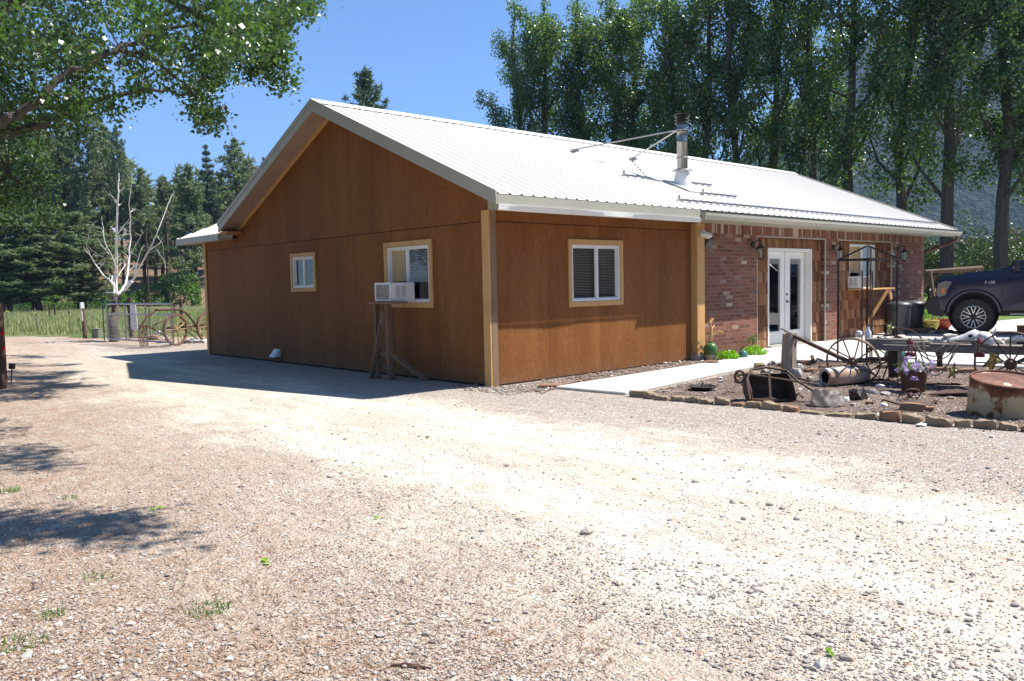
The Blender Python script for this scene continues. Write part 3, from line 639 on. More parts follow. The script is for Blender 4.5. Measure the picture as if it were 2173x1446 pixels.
# french door
dr = MB(); a, b, e, f = DR
for q in ((a, a + .05, e, f), (b - .05, b, e, f), (a + .05, b - .05, f - .06, f)): dr.bb(q[0], q[1], .10, .30, q[2], q[3])
dr = dr.build('french_door', M['white'], house, bevel=.004)
mb = MB(); mb.bb(a, b, .02, .30, .046, .075); mb.build('threshold', M['beige'], dr, bevel=.003)
for k, (x0, x1) in enumerate(((8.05, 8.945), (8.955, 9.83))):
    g0, g1 = (8.25, 8.74) if k == 0 else (9.17, 9.64)
    mb = MB()
    for q in ((x0, g0, .08, 2.10), (g1, x1, .08, 2.10), (g0, g1, .08, .36), (g0, g1, 1.96, 2.10)): mb.bb(q[0], q[1], .255, .295, q[2], q[3])
    for q in ((g0 - .025, g0, .335, 1.985), (g1, g1 + .025, .335, 1.985), (g0, g1, .335, .36), (g0, g1, 1.96, 1.985)): mb.bb(q[0], q[1], .245, .254, q[2], q[3])
    lf = mb.build('door_leaf', M['white'], dr, bevel=.003)
    mb = MB(); mb.poly([(g0, .27, .36), (g1, .27, .36), (g1, .27, 1.96), (g0, .27, 1.96)]); mb.build('pane', M['glass'], dr, fix=False)
    mb = MB()
    for z in range(7): mb.box(((g0 + g1) / 2, .285, 1.95 - z * .018), (g1 - g0, .014, .0015), Matrix.Rotation(-.5, 3, 'X'))
    mb.bb(g0, g1, .278, .292, 1.955, 1.96); mb.build('blind', M['vinyl'], dr)
mb = MB(); mb.tube([(9.03, .25, 1.0), (9.03, .215, 1.0), (9.12, .21, .99)], .011); mb.lathe([(.03, .235), (.03, .25)], (9.03, 0, 1.0), 14, 'y'); mb.build('door_handle', M['steel'], dr, smooth=True)
mb = MB(); mb.lathe([(.028, .235), (.028, .25)], (9.03, 0, 1.16), 14, 'y'); mb.build('deadbolt', M['steel'], dr, smooth=True)
mb = MB(); mb.bb(8.945, 8.965, .235, .254, .08, 2.1); mb.build('astragal', M['white'], dr, bevel=.003)
# ---- roof
def rib_sheet(mb, P, x0, x1, y0, y1, step=.2286):
    """flat pan with trapezoid ribs running from y0 to y1"""
    x = x0; n = 0; xs = []
    while x < x1 - .001: xs.append(x); x += step
    for i, x in enumerate(xs):
        xe = min(x + step, x1); r = .014; prof = [(x, 0), (x + .012, .016), (x + .034, .016), (x + .046, 0), (xe, 0)]
        prof = [(min(px, x1), pz) for px, pz in prof]
        for (pa, za), (pb, zb) in zip(prof, prof[1:]):
            if pb > pa: mb.poly([P(pa, y0, za), P(pb, y0, zb), P(pb, y1, zb), P(pa, y1, za)])
mb = MB(); P = lambda x, y, h: (x, y, zr(y) + h)
rib_sheet(mb, P, XO, XR, EY - .03, RY); rib_sheet(mb, P, XO, XR, RY, LY)
roof = mb.build('roof', M['roof'], house, fix=False)
mb = MB()   # closure strip / underside seen at the eave
x = XO
while x < XR: mb.poly([(x + .001, EY - .024, EZ - .02), (x + .047, EY - .024, EZ - .02), (x + .036, EY - .024, EZ + .012), (x + .011, EY - .024, EZ + .012)]); x += .2286
mb.build('rib_closure', M['dark'], roof, fix=False)['kind'] = 'stuff'
mb = MB(); zt = RZ + .028   # ridge cap
prof = [(RY - .16, zr(RY - .16) + .021), (RY - .15, zr(RY - .15) + .030), (RY - .03, zr(RY - .03) + .034), (RY, zt + .02), (RY + .03, zr(RY + .03) + .034), (RY + .15, zr(RY + .15) + .030)]
for (ya, za), (yb, zb) in zip(prof, prof[1:]): mb.poly([(XO - .02, ya, za), (XR + .02, ya, za), (XR + .02, yb, zb), (XO - .02, yb, zb)])
mb.build('ridge_cap', M['roof'], roof, fix=False)
mb = MB()   # dark closures stand in for shadow dashes under the cap between the ribs
x = XO + .05
while x < XR - .2: mb.bb(x, x + .17, RY - .157, RY - .15, zr(RY - .155) + .001, zr(RY - .155) + .019); x += .2286
mb.build('ridge_shadow_closure', M['dark'], roof)
# soffits and fascias
mb = MB(); D = .16
for x0, x1 in ((16.1, XR - .02), (XO + .02, 0)):
    mb = MB()
    mb.poly([(x0, EY + .02, zr(EY) - D), (x1, EY + .02, zr(EY) - D), (x1, RY, RZ - D), (x0, RY, RZ - D)]); mb.poly([(x0, RY, RZ - D), (x1, RY, RZ - D), (x1, LY, LZ - D), (x0, LY, LZ - D)])
    mb.build('soffit', M['soffit'], house, fix=False)
mb = MB(); mb.poly([(0, EY + .02, 2.600), (16.1, EY + .02, 2.600), (16.1, 0, 2.600), (0, 0, 2.600)]); mb.poly([(0, EY + .02, 2.6), (0, 0, 2.6), (0, 0, zr(0) - D), (0, EY + .02, zr(EY + .02) - D + .01)]); mb.build('eave_soffit', M['beige'], house, fix=False)
def rake(x0, x1, ya, yb, top, dep):
    mb = MB(); P = [(ya, zr(ya) + top), (yb, zr(yb) + top), (yb, zr(yb) - dep), (ya, zr(ya) - dep)]; mb.prism(P, x0, x1, 'yz'); return mb
for x0, x1 in ((XO - .02, XO + .015), (XR - .015, XR + .02)):
    mb = MB()
    mb.prism([(EY - .03, zr(EY) + .025), (RY, RZ + .038), (LY, LZ + .025), (LY, LZ - .185), (RY, RZ - .18), (EY - .03, zr(EY) - .165)], x0, x1, 'yz')
    mb.build('rake_fascia', M['beige'], house, bevel=.004)
mb = MB(); mb.prism([(EY - .04, zr(EY) + .030), (RY, RZ + .044), (LY + .01, LZ + .030), (LY + .01, LZ - .045), (RY, RZ - .03), (EY - .04, zr(EY) - .045)], XO - .034, XO - .022, 'yz'); mb.build('rake_flashing', M['beige'], house)
mb = MB()
for ya, yb in ((.0, RY), (RY, 8.3)):
    mb.prism([(ya, zr(ya) - D - .003), (yb, zr(yb) - D - .003), (yb, zr(yb) - D - .09), (ya, zr(ya) - D - .09)], -.028, -.002, 'yz')
mb.build('frieze_board', M['trim'], house, bevel=.003)
mb = MB(); mb.bb(XO + .02, -.03, 8.05, 8.38, 2.72, 2.775); mb.build('box_end', M['orange_wood'], house)
mb = MB(); mb.bb(XO + .016, 4.44, EY - .028, EY + .018, 2.62, 2.748); mb.bb(4.44, XR - .016, EY + .0, EY + .018, 2.56, 2.748); mb.build('eave_fascia', M['beige'], house, bevel=.003)
mb = MB()   # bent drip strip along the plywood section, slightly buckled
N = 60; pr = []
for i in range(N + 1):
    x = XO + .02 + (4.42 - XO) * i / N; k = .012 * math.sin(x * 2.2) + .008 * noise.noise(Vector((x * 3, 0, 0)))
    pr.append([(x, EY - .03, 2.618), (x, EY - .050 - k * .3, 2.612), (x, EY - .030 + k, 2.545 + k * .3), (x, EY - .016 + k, 2.530)])
for A_, B_ in zip(pr, pr[1:]):
    for j in range(3): mb.poly([A_[j], B_[j], B_[j + 1], A_[j + 1]])
mb.build('drip_strip', M['white'], house, smooth=True)
mb = MB(); g0 = EY - .002; pg = [(g0, 2.70), (g0, 2.585), (g0 - .07, 2.585), (g0 - .10, 2.63), (g0 - .12, 2.655), (g0 - .12, 2.70), (g0 - .105, 2.70), (g0 - .105, 2.665), (g0 - .06, 2.60), (g0 - .01, 2.60), (g0 - .01, 2.70)]
mb.prism(pg, 4.46, 16.85, 'yz'); mb.bb(4.455, 4.475, g0 - .115, g0, 2.59, 2.705); mb.bb(16.84, 16.86, g0 - .115, g0, 2.59, 2.705); mb.build('gutter', M['beige'], house)
mb = MB(); mb.tube([(16.6, -.66, 2.59), (16.6, -.66, 2.48), (16.55, -.5, 2.40), (16.3, -.1, 2.22), (16.22, -.02, 2.18), (16.17, .06, 2.1), (16.17, .06, .1)], .04, 8); mb.build('downspout', pm('brown_downspout', [(.13, .04, .03), (.17, .055, .04)], .45, 4), house, smooth=True)
# low hipped rear roof on the left
mb = MB(); s = .48; yA, yB, zE = LY - .02, 10.81, 2.745
def hipz(y): return zE + s * (yB - y)
n = 0; y = yB
ys = []
while y > yA: ys.append(y); y -= .2286
for y in ys:
    ye = max(y - .2286, yA); prof = [(y, 0), (y - .012, .019), (y - .034, .019), (y - .046, 0), (ye, 0)]
    for (pa, ha), (pb, hb) in zip(prof, prof[1:]):
        pb = max(pb, yA)
        mb.poly([(XO, pa, zE + ha), (XO, pb, zE + hb), (XO + (yB - pb), pb, hipz(pb) + hb), (XO + (yB - pa), pa, hipz(pa) + ha)])
mb.poly([(XO, yB, zE), (XO + yB - yA, yA, hipz(yA)), (XR, yA, hipz(yA)), (XR, yB, zE)]); mb.poly([(XO + yB - yA, yA, hipz(yA)), (XR, yA, hipz(yA)), (XR, yA, LZ - .1), (XO + yB - yA, yA, LZ - .1)])
mb.poly([(XO, yA, zE), (XO + yB - yA, yA, hipz(yA)), (XO + yB - yA, yA, LZ - .2)])
mb.build('hip_roof', M['roof'], house, fix=False)
mb = MB(); mb.bb(XO - .015, XO + .015, LY + .02, yB + .02, 2.60, 2.742); mb.bb(XO + .016, XR, yB - .01, yB + .02, 2.60, 2.742); mb.build('eave_fascia', M['beige'], house, bevel=.003)
mb = MB(); mb.bb(XO + .02, 0, LY, yB - .012, 2.625, 2.64); mb.build('soffit', M['soffit'], house)
# snow rails
def rail(x0, x1, y):
    mb = MB(); mb.bb(x0, x1, y - .012, y + .012, zr(y) + .028, zr(y) + .062)
    mb.bar((x0, y, zr(y) + .03), (x0, y, zr(y) + .13), .03); mb.bar((x0, y + .05, zr(y) + .03), (x0, y - .05, zr(y) + .05), .04, .02); mb.build('snow_rail', M['galv'], roof)
rail(4.3, 16.3, -.27); rail(4.5, 5.35, 1.15); rail(6.35, 7.45, 1.15); rail(6.0, 7.2, .38)
# chimney
cx, cy = 6.05, .90; zb = zr(cy)
ch = MB(); ch.lathe([(.105, zb - .1), (.105, 4.28), (.108, 4.285), (.108, 4.33), (.105, 4.335), (.105, 4.52), (.12, 4.54), (.105, 4.57), (.105, 4.66)], (cx, cy, 0), 28)
ch = ch.build('chimney', M['steel'], house, smooth=True)
mb = MB()
for z in (4.68, 4.74, 4.80): mb.lathe([(.135, z - .012), (.15, z), (.135, z + .012)], (cx, cy, 0), 24)
mb.lathe([(.11, 4.64), (.11, 4.82), (.155, 4.825), (.165, 4.85), (.05, 4.87)], (cx, cy, 0), 24); mb.build('chimney_cap', M['black'], ch, smooth=True)
mb = MB(); mb.lathe([(.19, zb - .06), (.16, zb + .22), (.11, zb + .34), (.107, zb + .36)], (cx, cy, 0), 24)
mb.prism([(cy - .38, zr(cy - .38) + .024), (cy + .3, zr(cy + .3) + .024), (cy + .22, zr(cy + .2) + .05), (cy - .3, zr(cy - .3) + .05)], cx - .3, cx + .3, 'yz')
mb.build('flashing', M['white'], ch, smooth=True)
mb = MB(); mb.lathe([(.12, zb + .36), (.20, zb + .33), (.205, zb + .32)], (cx, cy, 0), 24, cap=False); mb.build('storm_collar', M['galv'], ch, smooth=True)
mb = MB(); mb.lathe([(.135, 3.98), (.108, 4.0)], (cx, cy, 0), 24, cap=False); mb.build('pipe_band', M['galv'], ch, smooth=True)
for q in ((4.94, 2.82), (6.83, 2.79)):
    z = zr(q[1]); mb = MB(); mb.tube([(cx - .1, cy + .03, 4.54), (q[0], q[1], z + .07)], .014, 6); mb.box((q[0], q[1], z + .05), (.16, .10, .05)); mb.lathe([(.109, 4.50), (.112, 4.52), (.109, 4.55)], (cx, cy, 0), 20, cap=False)
    mb.build('chimney_brace', M['galv'], ch)
# wall lanterns
def lantern(x, y):
    mb = MB(); mb.lathe([(.055, -.03), (.055, 0)], (x, y, 2.22), 12, 'y'); mb.tube([(x, y - .02, 2.22), (x, y - .10, 2.30), (x, y - .19, 2.28), (x, y - .19, 2.2)], .012, 6)
    mb.tube([(x, y - .02, 2.16), (x, y - .09, 2.12), (x, y - .15, 2.15)], .01, 6)
    mb.lathe([(.02, 2.22), (.04, 2.20), (.085, 2.15), (.09, 2.14), (.06, 2.135)], (x, y - .19, 0), 8); mb.lathe([(.05, 1.90), (.065, 1.915), (.065, 1.93), (.03, 1.935)], (x, y - .19, 0), 8)
    for k in range(6):
        a = k * math.pi / 3; mb.bar((x + .06 * math.cos(a), y - .19 + .06 * math.sin(a), 1.92), (x + .078 * math.cos(a), y - .19 + .078 * math.sin(a), 2.14), .008)
    l = mb.build('wall_lantern', M['iron'], house)
    mb = MB(); mb.lathe([(.055, 1.93), (.07, 2.135)], (x, y - .19, 0), 6); mb.build('lantern_glass', M['glass'], l)
    mb = MB(); mb.lathe([(.012, 1.94), (.022, 2.0), (.025, 2.05), (.01, 2.10)], (x, y - .19, 0), 10); mb.build('bulb', M['lampglass'], l, smooth=True)
for x in (7.16, 10.66, 14.28): lantern(x, -.02)
# flood light, little solar panel, dryer vent
mb = MB(); mb.bb(5.14, 5.22, -.2, -.131, 2.36, 2.44)
for dx, r in ((-.06, .055), (.10, .065)):
    mb.lathe([(.02, -.06), (r * .7, -.03), (r, .03), (r * .95, .06)], (5.18 + dx, -.24, 2.38 - abs(dx) * .3), 14, 'y')
mb.build('flood_light', M['vinyl'], house, smooth=True)
mb = MB(); mb.box((5.55, -.06, 2.21), (.20, .02, .16), Matrix.Rotation(.5, 3, 'X')); mb.bar((5.5, -.0, 2.2), (5.5, -.06, 2.22), .02); mb.build('solar_panel', M['black'], house)
mb = MB(); mb.prism([(-.002, .28), (-.002, .12), (-.12, .12), (-.12, .16), (-.05, .27)], 6.56, 6.78, 'xz') if 0 else None
mb.v = []; mb.f = []; n = mb.av([(-.002, 6.55, .28), (-.002, 6.78, .28), (-.04, 6.76, .28), (-.04, 6.58, .28), (-.002, 6.55, .12), (-.002, 6.78, .12), (-.15, 6.78, .12), (-.15, 6.55, .12)])
mb.f += [tuple(n + i for i in q) for q in ((0, 1, 2, 3), (3, 2, 6, 7), (0, 3, 7, 4), (1, 5, 6, 2))]; mb.build('dryer_vent', M['vinyl'], house)
# ================================================================ AT THE HOUSE
GXW = -.5
def ac_unit(loc, rz, label, w_=.46, d_=.42, h_=.31):
    """window air conditioner: local x = out of the wall, origin at bottom centre of the outer face"""
    t = empty('air_conditioner', loc, label, 'air conditioner', rz=rz)
    mb = MB(); mb.bb(-d_, -.012, -w_ / 2, w_ / 2, 0, h_); mb.build('casing', M['vinyl'], t, bevel=.008)
    mb = MB()
    for q in ((-w_ / 2, w_ / 2, 0, .025), (-w_ / 2, w_ / 2, h_ - .03, h_), (-w_ / 2, -w_ / 2 + .025, .025, h_ - .03), (w_ / 2 - .025, w_ / 2, .025, h_ - .03)): mb.bb(-.012, .006, q[0], q[1], q[2], q[3])
    mb.build('bezel', M['vinyl'], t, bevel=.003)
    mb = MB()
    for k in range(13): mb.box((-.004, 0, .035 + k * (h_ - .07) / 12), (.012, w_ - .05, .004), Matrix.Rotation(.5, 3, 'Y'))
    for k in range(4): mb.bb(-.006, .0, -w_ / 2 + .08 + k * .1, -w_ / 2 + .085 + k * .1, .025, h_ - .03)
    mb.build('grille', M['galv'], t)
    for sy in (-1, 1):
        mb = MB()
        for a, b in ((-.30, -.21), (-.19, -.10)):
            for k in range(8): mb.bb(a + k * .011, a + k * .011 + .005, sy * w_ / 2, sy * (w_ / 2 + .003), .06, h_ - .05)
        mb.build('side_louvre', M['blind'], t)
    return t
ac_unit((-.50, 2.03, 1.285), math.pi, 'white air conditioner in the gable window, propped on a wooden stand', .43, .48, .295)
ac_unit((11.99, -.22, 1.235), -math.pi / 2, 'white air conditioner in the small front window, on a pine shelf', .52, .40, .30)
st = empty('wooden_stand', (-.40, 2.05, 0), 'rough timber stand propping up the gable air conditioner', 'stand')
mb = MB(); mb.bb(-.16, .16, -.33, .33, 1.24, 1.275); mb.build('top_board', M['lumber'], st, bevel=.003)
for y in (.29, -.05):
    mb = MB(); mb.bb(-.06, .03, y - .02, y + .02 if y > 0 else y + .05, 0, 1.24); mb.build('leg', M['lumber'], st, bevel=.003)
mb = MB(); mb.bar((-.09, -.02, 1.12), (-.09, .40, .01), .035, .09, (1, 0, 0)); mb.build('brace', M['lumber'], st, bevel=.003)
mb = MB(); mb.bar((.0, -.08, .42), (.28, -.62, .01), .04, .085, (1, 0, 0)); mb.build('brace', M['lumber'], st, bevel=.003)
mb = MB(); mb.bar((-.02, .29, .42), (-.02, -.03, .42), .035, .06); mb.build('crossbar', M['lumber'], st, bevel=.003)
mb = MB(); mb.bar((.02, .27, .32), (.02, -.10, .05), .03, .05); mb.build('brace', M['lumber'], st, bevel=.003)
sh = empty('shelf', (0, 0, 0), 'bright pine shelf with a long slanting prop under the front window air conditioner', 'shelf')
mb = MB(); mb.bb(11.7, 13.1, -.45, .1, 1.20, 1.232); mb.build('board', M['trim'], sh, bevel=.003)
mb = MB(); mb.bar((12.75, -.42, 1.19), (12.2, -.05, .20), .035, .08); mb.bar((12.9, -.40, 1.2), (13.0, -.40, .95), .035, .1); mb.build('prop', M['trim'], sh, bevel=.003)
# trash bins
def bin_(loc, label):
    t = empty('trash_bin', loc, label, 'trash bin', 'grey lidded trash bins by the brick wall')
    mb = MB(); mb.lathe([(.215, 0), (.225, .02), (.275, .70), (.285, .71), (.285, .735), (.27, .74), (.26, .70)], (0, 0, 0), 28, cap=False); mb.lathe([(.0, .01), (.215, .01)], (0, 0, 0), 28)
    for s in (-1, 1): mb.tube([(s * .27, -.06, .62), (s * .32, -.05, .60), (s * .32, .05, .60), (s * .27, .06, .62)], .014, 6)
    mb.build('barrel', M['bin'], t, smooth=True)
    mb = MB(); mb.lathe([(.292, .70), (.30, .74), (.29, .76), (.25, .80), (.12, .83), (0, .835)], (0, 0, 0), 28); mb.bar((-.08, 0, .85), (.08, 0, .85), .03); mb.build('lid', M['bin'], t, smooth=True)
bin_((13.45, -.42, .046), 'left one of the two grey lidded trash bins against the brick wall')
bin_((14.38, -.40, .046), 'right one of the two grey lidded trash bins, nearer the house corner')
# little bed by the pine post
def leafy(name, loc, r, n, m, label, cat, h=.25, size=.05, parts=None, group=None):
    t = empty(name, loc, label, cat, group)
    mb = MB(); a = R_.uniform(0, 6.28, n); s = np.sqrt(R_.uniform(0, 1, n)) * r
    for k in range(9):
        q = k * .7; mb.tube([(0, 0, 0), (math.cos(q) * r * .3, math.sin(q) * r * .3, h * .6), (math.cos(q) * r * .8, math.sin(q) * r * .8, h * .8)], .004, 4)
    mb.build('stem', M['shrub'], t)
    P_ = np.stack([np.cos(a) * s, np.sin(a) * s, R_.uniform(.15, 1, n) * h * (1 - .5 * (s / r) ** 2)], 1)
    leaves('foliage', P_, size, m, t); return t
def leaves(name, P, size, m, parent=None, wr=.5, droop=.0):
    n = len(P); L = size * R_.uniform(.65, 1.3, n)
    d = R_.normal(0, 1, (n, 3)); d[:, 2] -= droop; d /= np.linalg.norm(d, axis=1)[:, None]
    e = R_.normal(0, 1, (n, 3)); e -= d * (e * d).sum(1)[:, None]; e /= np.linalg.norm(e, axis=1)[:, None]
    up = np.cross(d, e) * .12
    L = L[:, None]; V = np.stack([P - d * L * .5, P + e * L * wr * .5 - d * L * .1 + up * L, P + d * L * .5, P - e * L * wr * .5 - d * L * .1 + up * L], 1).reshape(-1, 3)
    return np_obj(name, V, 4, m, parent)
g = gnd(1508, 766)
t = empty('ceramic_jug', (g.x, g.y, .02), 'fat green glazed jug with a pale foot beside the pine corner post', 'jug')
mb = MB(); mb.lathe([(.085, 0), (.10, .03), (.125, .10)], n=24); mb.build('base_band', M['paleglaze'], t, smooth=True)
mb = MB(); mb.lathe([(.125, .10), (.135, .17), (.125, .25), (.09, .30), (.045, .32), (.04, .34)], n=24); mb.build('body', M['jug'], t, smooth=True)
t = MB(); t.tube([(0, 0, 0), (.02, 0, .25), (-.01, .02, .38), (.02, 0, .46)], [.035, .028, .024, .02], 7); t.tube([(.0, 0, .1), (.12, -.1, .2), (.25, -.12, .16)], [.015, .012, .006], 6); t.tube([(.02, 0, .22), (.15, .02, .30), (.22, .02, .22)], [.014, .01, .006], 6)
t.tube([(.01, 0, .36), (.10, 0, .44), (.12, 0, .38)], [.012, .01, .005], 6); o = t.build('driftwood_branch', M['trim'], smooth=True); o.location = (g.x, g.y, .36); tag(o, 'twisted orange-brown driftwood branch standing in the green jug', 'driftwood')
g = gnd(1578, 748)
t = empty('glass_bottle', (g.x, g.y - .0, .05), 'tall pale green glass bottle standing against the brick wall', 'bottle')
mb = MB(); mb.lathe([(.10, 0), (.115, .02), (.115, .30), (.10, .37), (.055, .42), (.05, .45)], n=20); mb.build('body', pm('pale_green_glass', [(.22, .38, .26), (.35, .52, .36)], .1, 9), t, smooth=True)
mb = MB(); mb.lathe([(.055, .45), (.065, .46), (.065, .52), (.05, .535)], n=16); mb.build('cap', M['galv'], t, smooth=True)
g = gnd(1592, 752); leafy('trailing_plant', (g.x + .1, g.y, .18), .14, 90, M['shrub'], 'wispy green plant leaning against the pale green bottle', 'plant', .25, .05)
g = gnd(1545, 766); leafy('fern', (g.x, g.y, .02), .20, 260, M['fern'], 'yellow green leafy clump right of the green jug', 'plant', .20, .07)
g = gnd(1600, 757); leafy('fern', (g.x, g.y, .02), .24, 300, M['fern'], 'yellow green leafy clump below the glass bottle', 'plant', .20, .07)
def rock(u, v, d, m, label, seed, z=0, name='rock', R=None, rough=.3):
    g = gnd(u, v, z); mb = MB(); mb.rock((0, 0, d[2] * .45), d, seed, 2, rough, R); o = mb.build(name, M[m], smooth=25); o.location = g; o.rotation_euler[2] = seed * 1.7; tag(o, label, 'rock'); return o
rock(1508, 775, (.17, .09, .07), 'redrock', 'flat brown rock in front of the green jug', 1)
rock(1490, 771, (.05, .05, .04), 'palerock', 'small pale pebble stone beside the post footing', 2)
rock(1567, 762, (.07, .06, .07), 'iron', 'dark round stone left of the gazing globe', 3)
rock(1620, 756, (.10, .07, .05), 'rock', 'grey stone at the right end of the little bed by the wall', 4)
g = gnd(1577, 763); mb = MB(); mb.lathe([(.0, -.09), (.05, -.075), (.085, -.03), (.09, 0), (.085, .03), (.05, .075), (0, .09)], n=20); o = mb.build('gazing_globe', M['teal'], smooth=True); o.location = (g.x, g.y, .09); tag(o, 'small dark teal glass globe among the stones by the wall', 'globe')
g = gnd(1494, 766); mb = MB(); mb.tube([(0, 0, 0), (.0, 0, .25), (.05, 0, .33)], .008, 5); mb.tube([(0, 0, .12), (.10, 0, .2), (.12, 0, .28)], .008, 5); o = mb.build('iron_hook', M['iron']); o.location = (g.x, g.y + .1, .02); tag(o, 'thin dark iron hook standing between the pine post and the jug', 'hook')
# planters at the far brick corner
def potx(name, u, v, prof, m, label, cat, z=.046, plant=None):
    g = gnd(u, v, z); t = empty(name, g, label, cat); mb = MB(); mb.lathe(prof, n=22); mb.build('pot', M[m], t, smooth=True)
    r = max(p[0] for p in prof) - .02; h = prof[-1][1]; mb = MB(); mb.lathe([(r, h - .03), (0, h - .025)], n=16, cap=False); mb.build('soil', M['soil'], t)
    if plant: P_ = R_.normal(0, 1, (plant[0], 3)) * np.array([r * .5, r * .5, plant[1] * .35]) + np.array([0, 0, h + plant[1] * .5]); leaves('foliage', P_, .06, M[plant[2]], t)
    return t
potx('flower_pot', 1999, 698, [(.16, 0), (.26, .12), (.30, .24), (.32, .25), (.32, .27)], 'redglaze', 'wide dark red bowl planter under the truck bumper', 'planter', plant=(60, .08, 'shrub'))
potx('flower_pot', 1975, 700, [(.14, 0), (.20, .12), (.21, .25), (.22, .26)], 'yellow', 'mustard yellow pot left of the red bowl', 'planter', plant=(120, .25, 'fern'))
potx('basket', 1958, 706, [(.22, 0), (.28, .08), (.30, .12)], 'rope', 'low woven basket planter near the brick corner', 'basket', plant=(90, .12, 'shrub'))
potx('flower_pot', 1962, 695, [(.10, 0), (.15, .12), (.16, .2)], 'redrock', 'terracotta pot behind the woven basket', 'planter', plant=(160, .42, 'shrub'))
for i, (u, v, s) in enumerate(((1927, 704, .07), (1938, 706, .09), (1990, 706, .1), (2004, 707, .12), (2016, 706, .09), (1978, 707, .08))):
    rock(u, v, (s * 1.3, s, s * .7), ('rock', 'stone', 'palerock')[i % 3], ('small grey stone at the left end of the far planter edging', 'tan stone next to the left end of the far planter edging', 'pale stone below the red bowl planter', 'larger grey stone right of the pale one under the bumper', 'tan stone beside the front tyre', 'pale round stone between the basket and the red bowl')[i], 20 + i, .046)
# slab and red cord near the gable corner
g = gnd(1170, 823); t = MB(); t.box((0, 0, .03), (.36, .22, .045)); o = t.build('paving_slab', M['redrock'], bevel=.008); o.location = g; o.rotation_euler[2] = -.75; tag(o, 'loose reddish slab lying on the gravel by the gable corner', 'slab')
P_ = [gnd(u, v, .02) for u, v in ((1110, 832), (1135, 828), (1150, 835), (1180, 822), (1215, 812), (1240, 808), (1262, 800), (1266, 792), (1290, 788), (1330, 790))]
mb = MB(); mb.tube(P_, .006, 6); o = mb.build('extension_cord', M['redpaint']); tag(o, 'thin red cord lying along the foot of the plywood wall', 'cord')
# ================================================================ THE BED OF OLD IRON
# edging blocks
ed = [(1333, 842), (1372, 845), (1400, 850), (1440, 852), (1500, 858), (1560, 862), (1620, 868), (1700, 876), (1750, 882), (1820, 888), (1880, 893), (1935, 899), (2000, 906), (2060, 908), (2110, 912), (2173, 916), (2300, 930), (2480, 950)]
E_ = [gnd(u, v) for u, v in ed]; L_ = [0]
for a, b in zip(E_, E_[1:]): L_.append(L_[-1] + (b - a).length)
def along(s):
    for i in range(len(E_) - 1):
        if s <= L_[i + 1]: return E_[i].lerp(E_[i + 1], (s - L_[i]) / (L_[i + 1] - L_[i])), (E_[i + 1] - E_[i]).normalized()
    return E_[-1], (E_[-1] - E_[-2]).normalized()
sp = [ # length, height, material, tilt
 (.26, .13, 0), (.17, .12, 1), (.20, .09, 2), (.19, .10, 0), (.20, .11, 0), (.18, .09, 1), (.20, .13, 0), (.17, .07, 3), (.20, .11, 1), (.26, .12, 0), (.18, .10, 3), (.30, .05, 2), (.30, .06, 0), (.24, .09, 1), (.22, .15, 3), (.22, .13, 0), (.26, .13, 0), (.15, .11, 1), (.21, .13, 0), (.17, .10, 1), (.20, .11, 3), (.22, .05, 2), (.24, .12, 0), (.17, .12, 0), (.16, .06, 3), (.22, .09, 2), (.25, .05, 1), (.2, .1, 0), (.2, .1, 1), (.22, .1, 0), (.2, .11, 3)]
def edge_label(u):
    for lim, s in ((1400, 'chunky tan edging block beside the end of the concrete path'), (1565, 'tan edging block in the row left of the old scraper'), (1700, 'low edging block in the row in front of the old scraper'), (1790, 'edging block in front of the folded sheet metal'), (1905, 'squared tan edging block between the sheet metal and the small rusty wheel'), (1990, 'rough edging block in front of the jagged brown rock'), (2090, 'tan edging block just left of the rusty drum'), (9999, 'edging block in front of the rusty drum')):
        if u < lim: return s
s = .02; r = random.Random(3); cnt = {}
items = []
for L, H, k in sp:
    p, d = along(s + L / 2); s += L + .012
    q = Vector((p.x, p.y, 0)) - CAM; dep = q.dot(Vector((.67761, .7323, -.0677))); u = PW / 2 + F * q.dot(Vector(RR[0])) / dep
    items.append((p, d, L, H, k, edge_label(u)))
adj = {0: 'tan', 1: 'olive', 2: 'flat', 3: 'reddish'}
for i, (p, d, L, H, k, lb) in enumerate(items):
    nm = {0: 'stone', 1: 'stone', 2: 'stone', 3: 'redrock'}[k]; H *= .70
    bm = bmesh.new(); bmesh.ops.create_cube(bm, size=1); bmesh.ops.subdivide_edges(bm, edges=bm.edges, cuts=4, use_grid_fill=True); mb = MB()
    Wd = r.uniform(.085, .125); tz = r.uniform(-.18, .18); tx = r.uniform(-.12, .12)
    for q in bm.verts:
        x, y, z = q.co; e = 1 - .16 * (abs(x) * 2) ** 4 * (abs(y) * 2) ** 2 - .10 * (abs(z) * 2) ** 6; k1 = noise.noise(Vector((x * 2.2 + i * 5, y * 2, z * 2))); k2 = noise.noise(Vector((x * 6 + i, y * 6, z * 6 + i)))
        q.co = Vector((x * L * .97 * e * (1 + .07 * k1), y * Wd * e * (1 + .25 * k1 + tx * x * 2), (z + .5) * H * (1 + tz * x * 2 + .22 * k1 * (z + .5)) + .006 * k2))
    ix = {q: n for n, q in enumerate(bm.verts)}; mb.v = [tuple(q.co) for q in bm.verts]; mb.f = [tuple(ix[q] for q in f.verts) for f in bm.faces]; bm.free()
    o = mb.build('edging_block', M[nm], smooth=30); o.location = (p.x, p.y, -.005); o.rotation_euler[2] = math.atan2(d.y, d.x) + r.uniform(-.08, .08)
    col_ = {0: 'tan sandstone ', 1: 'tan sandstone ', 2: 'tan sandstone ', 3: 'reddish '}[k]; l2 = lb.replace('chunky tan ', '').replace('squared tan ', '').replace('tan ', '').replace('low ', '').replace('rough ', '')
    tag(o, ('low ' if H < .08 else '') + col_ + l2, 'edging block', 'stone blocks edging the bed')
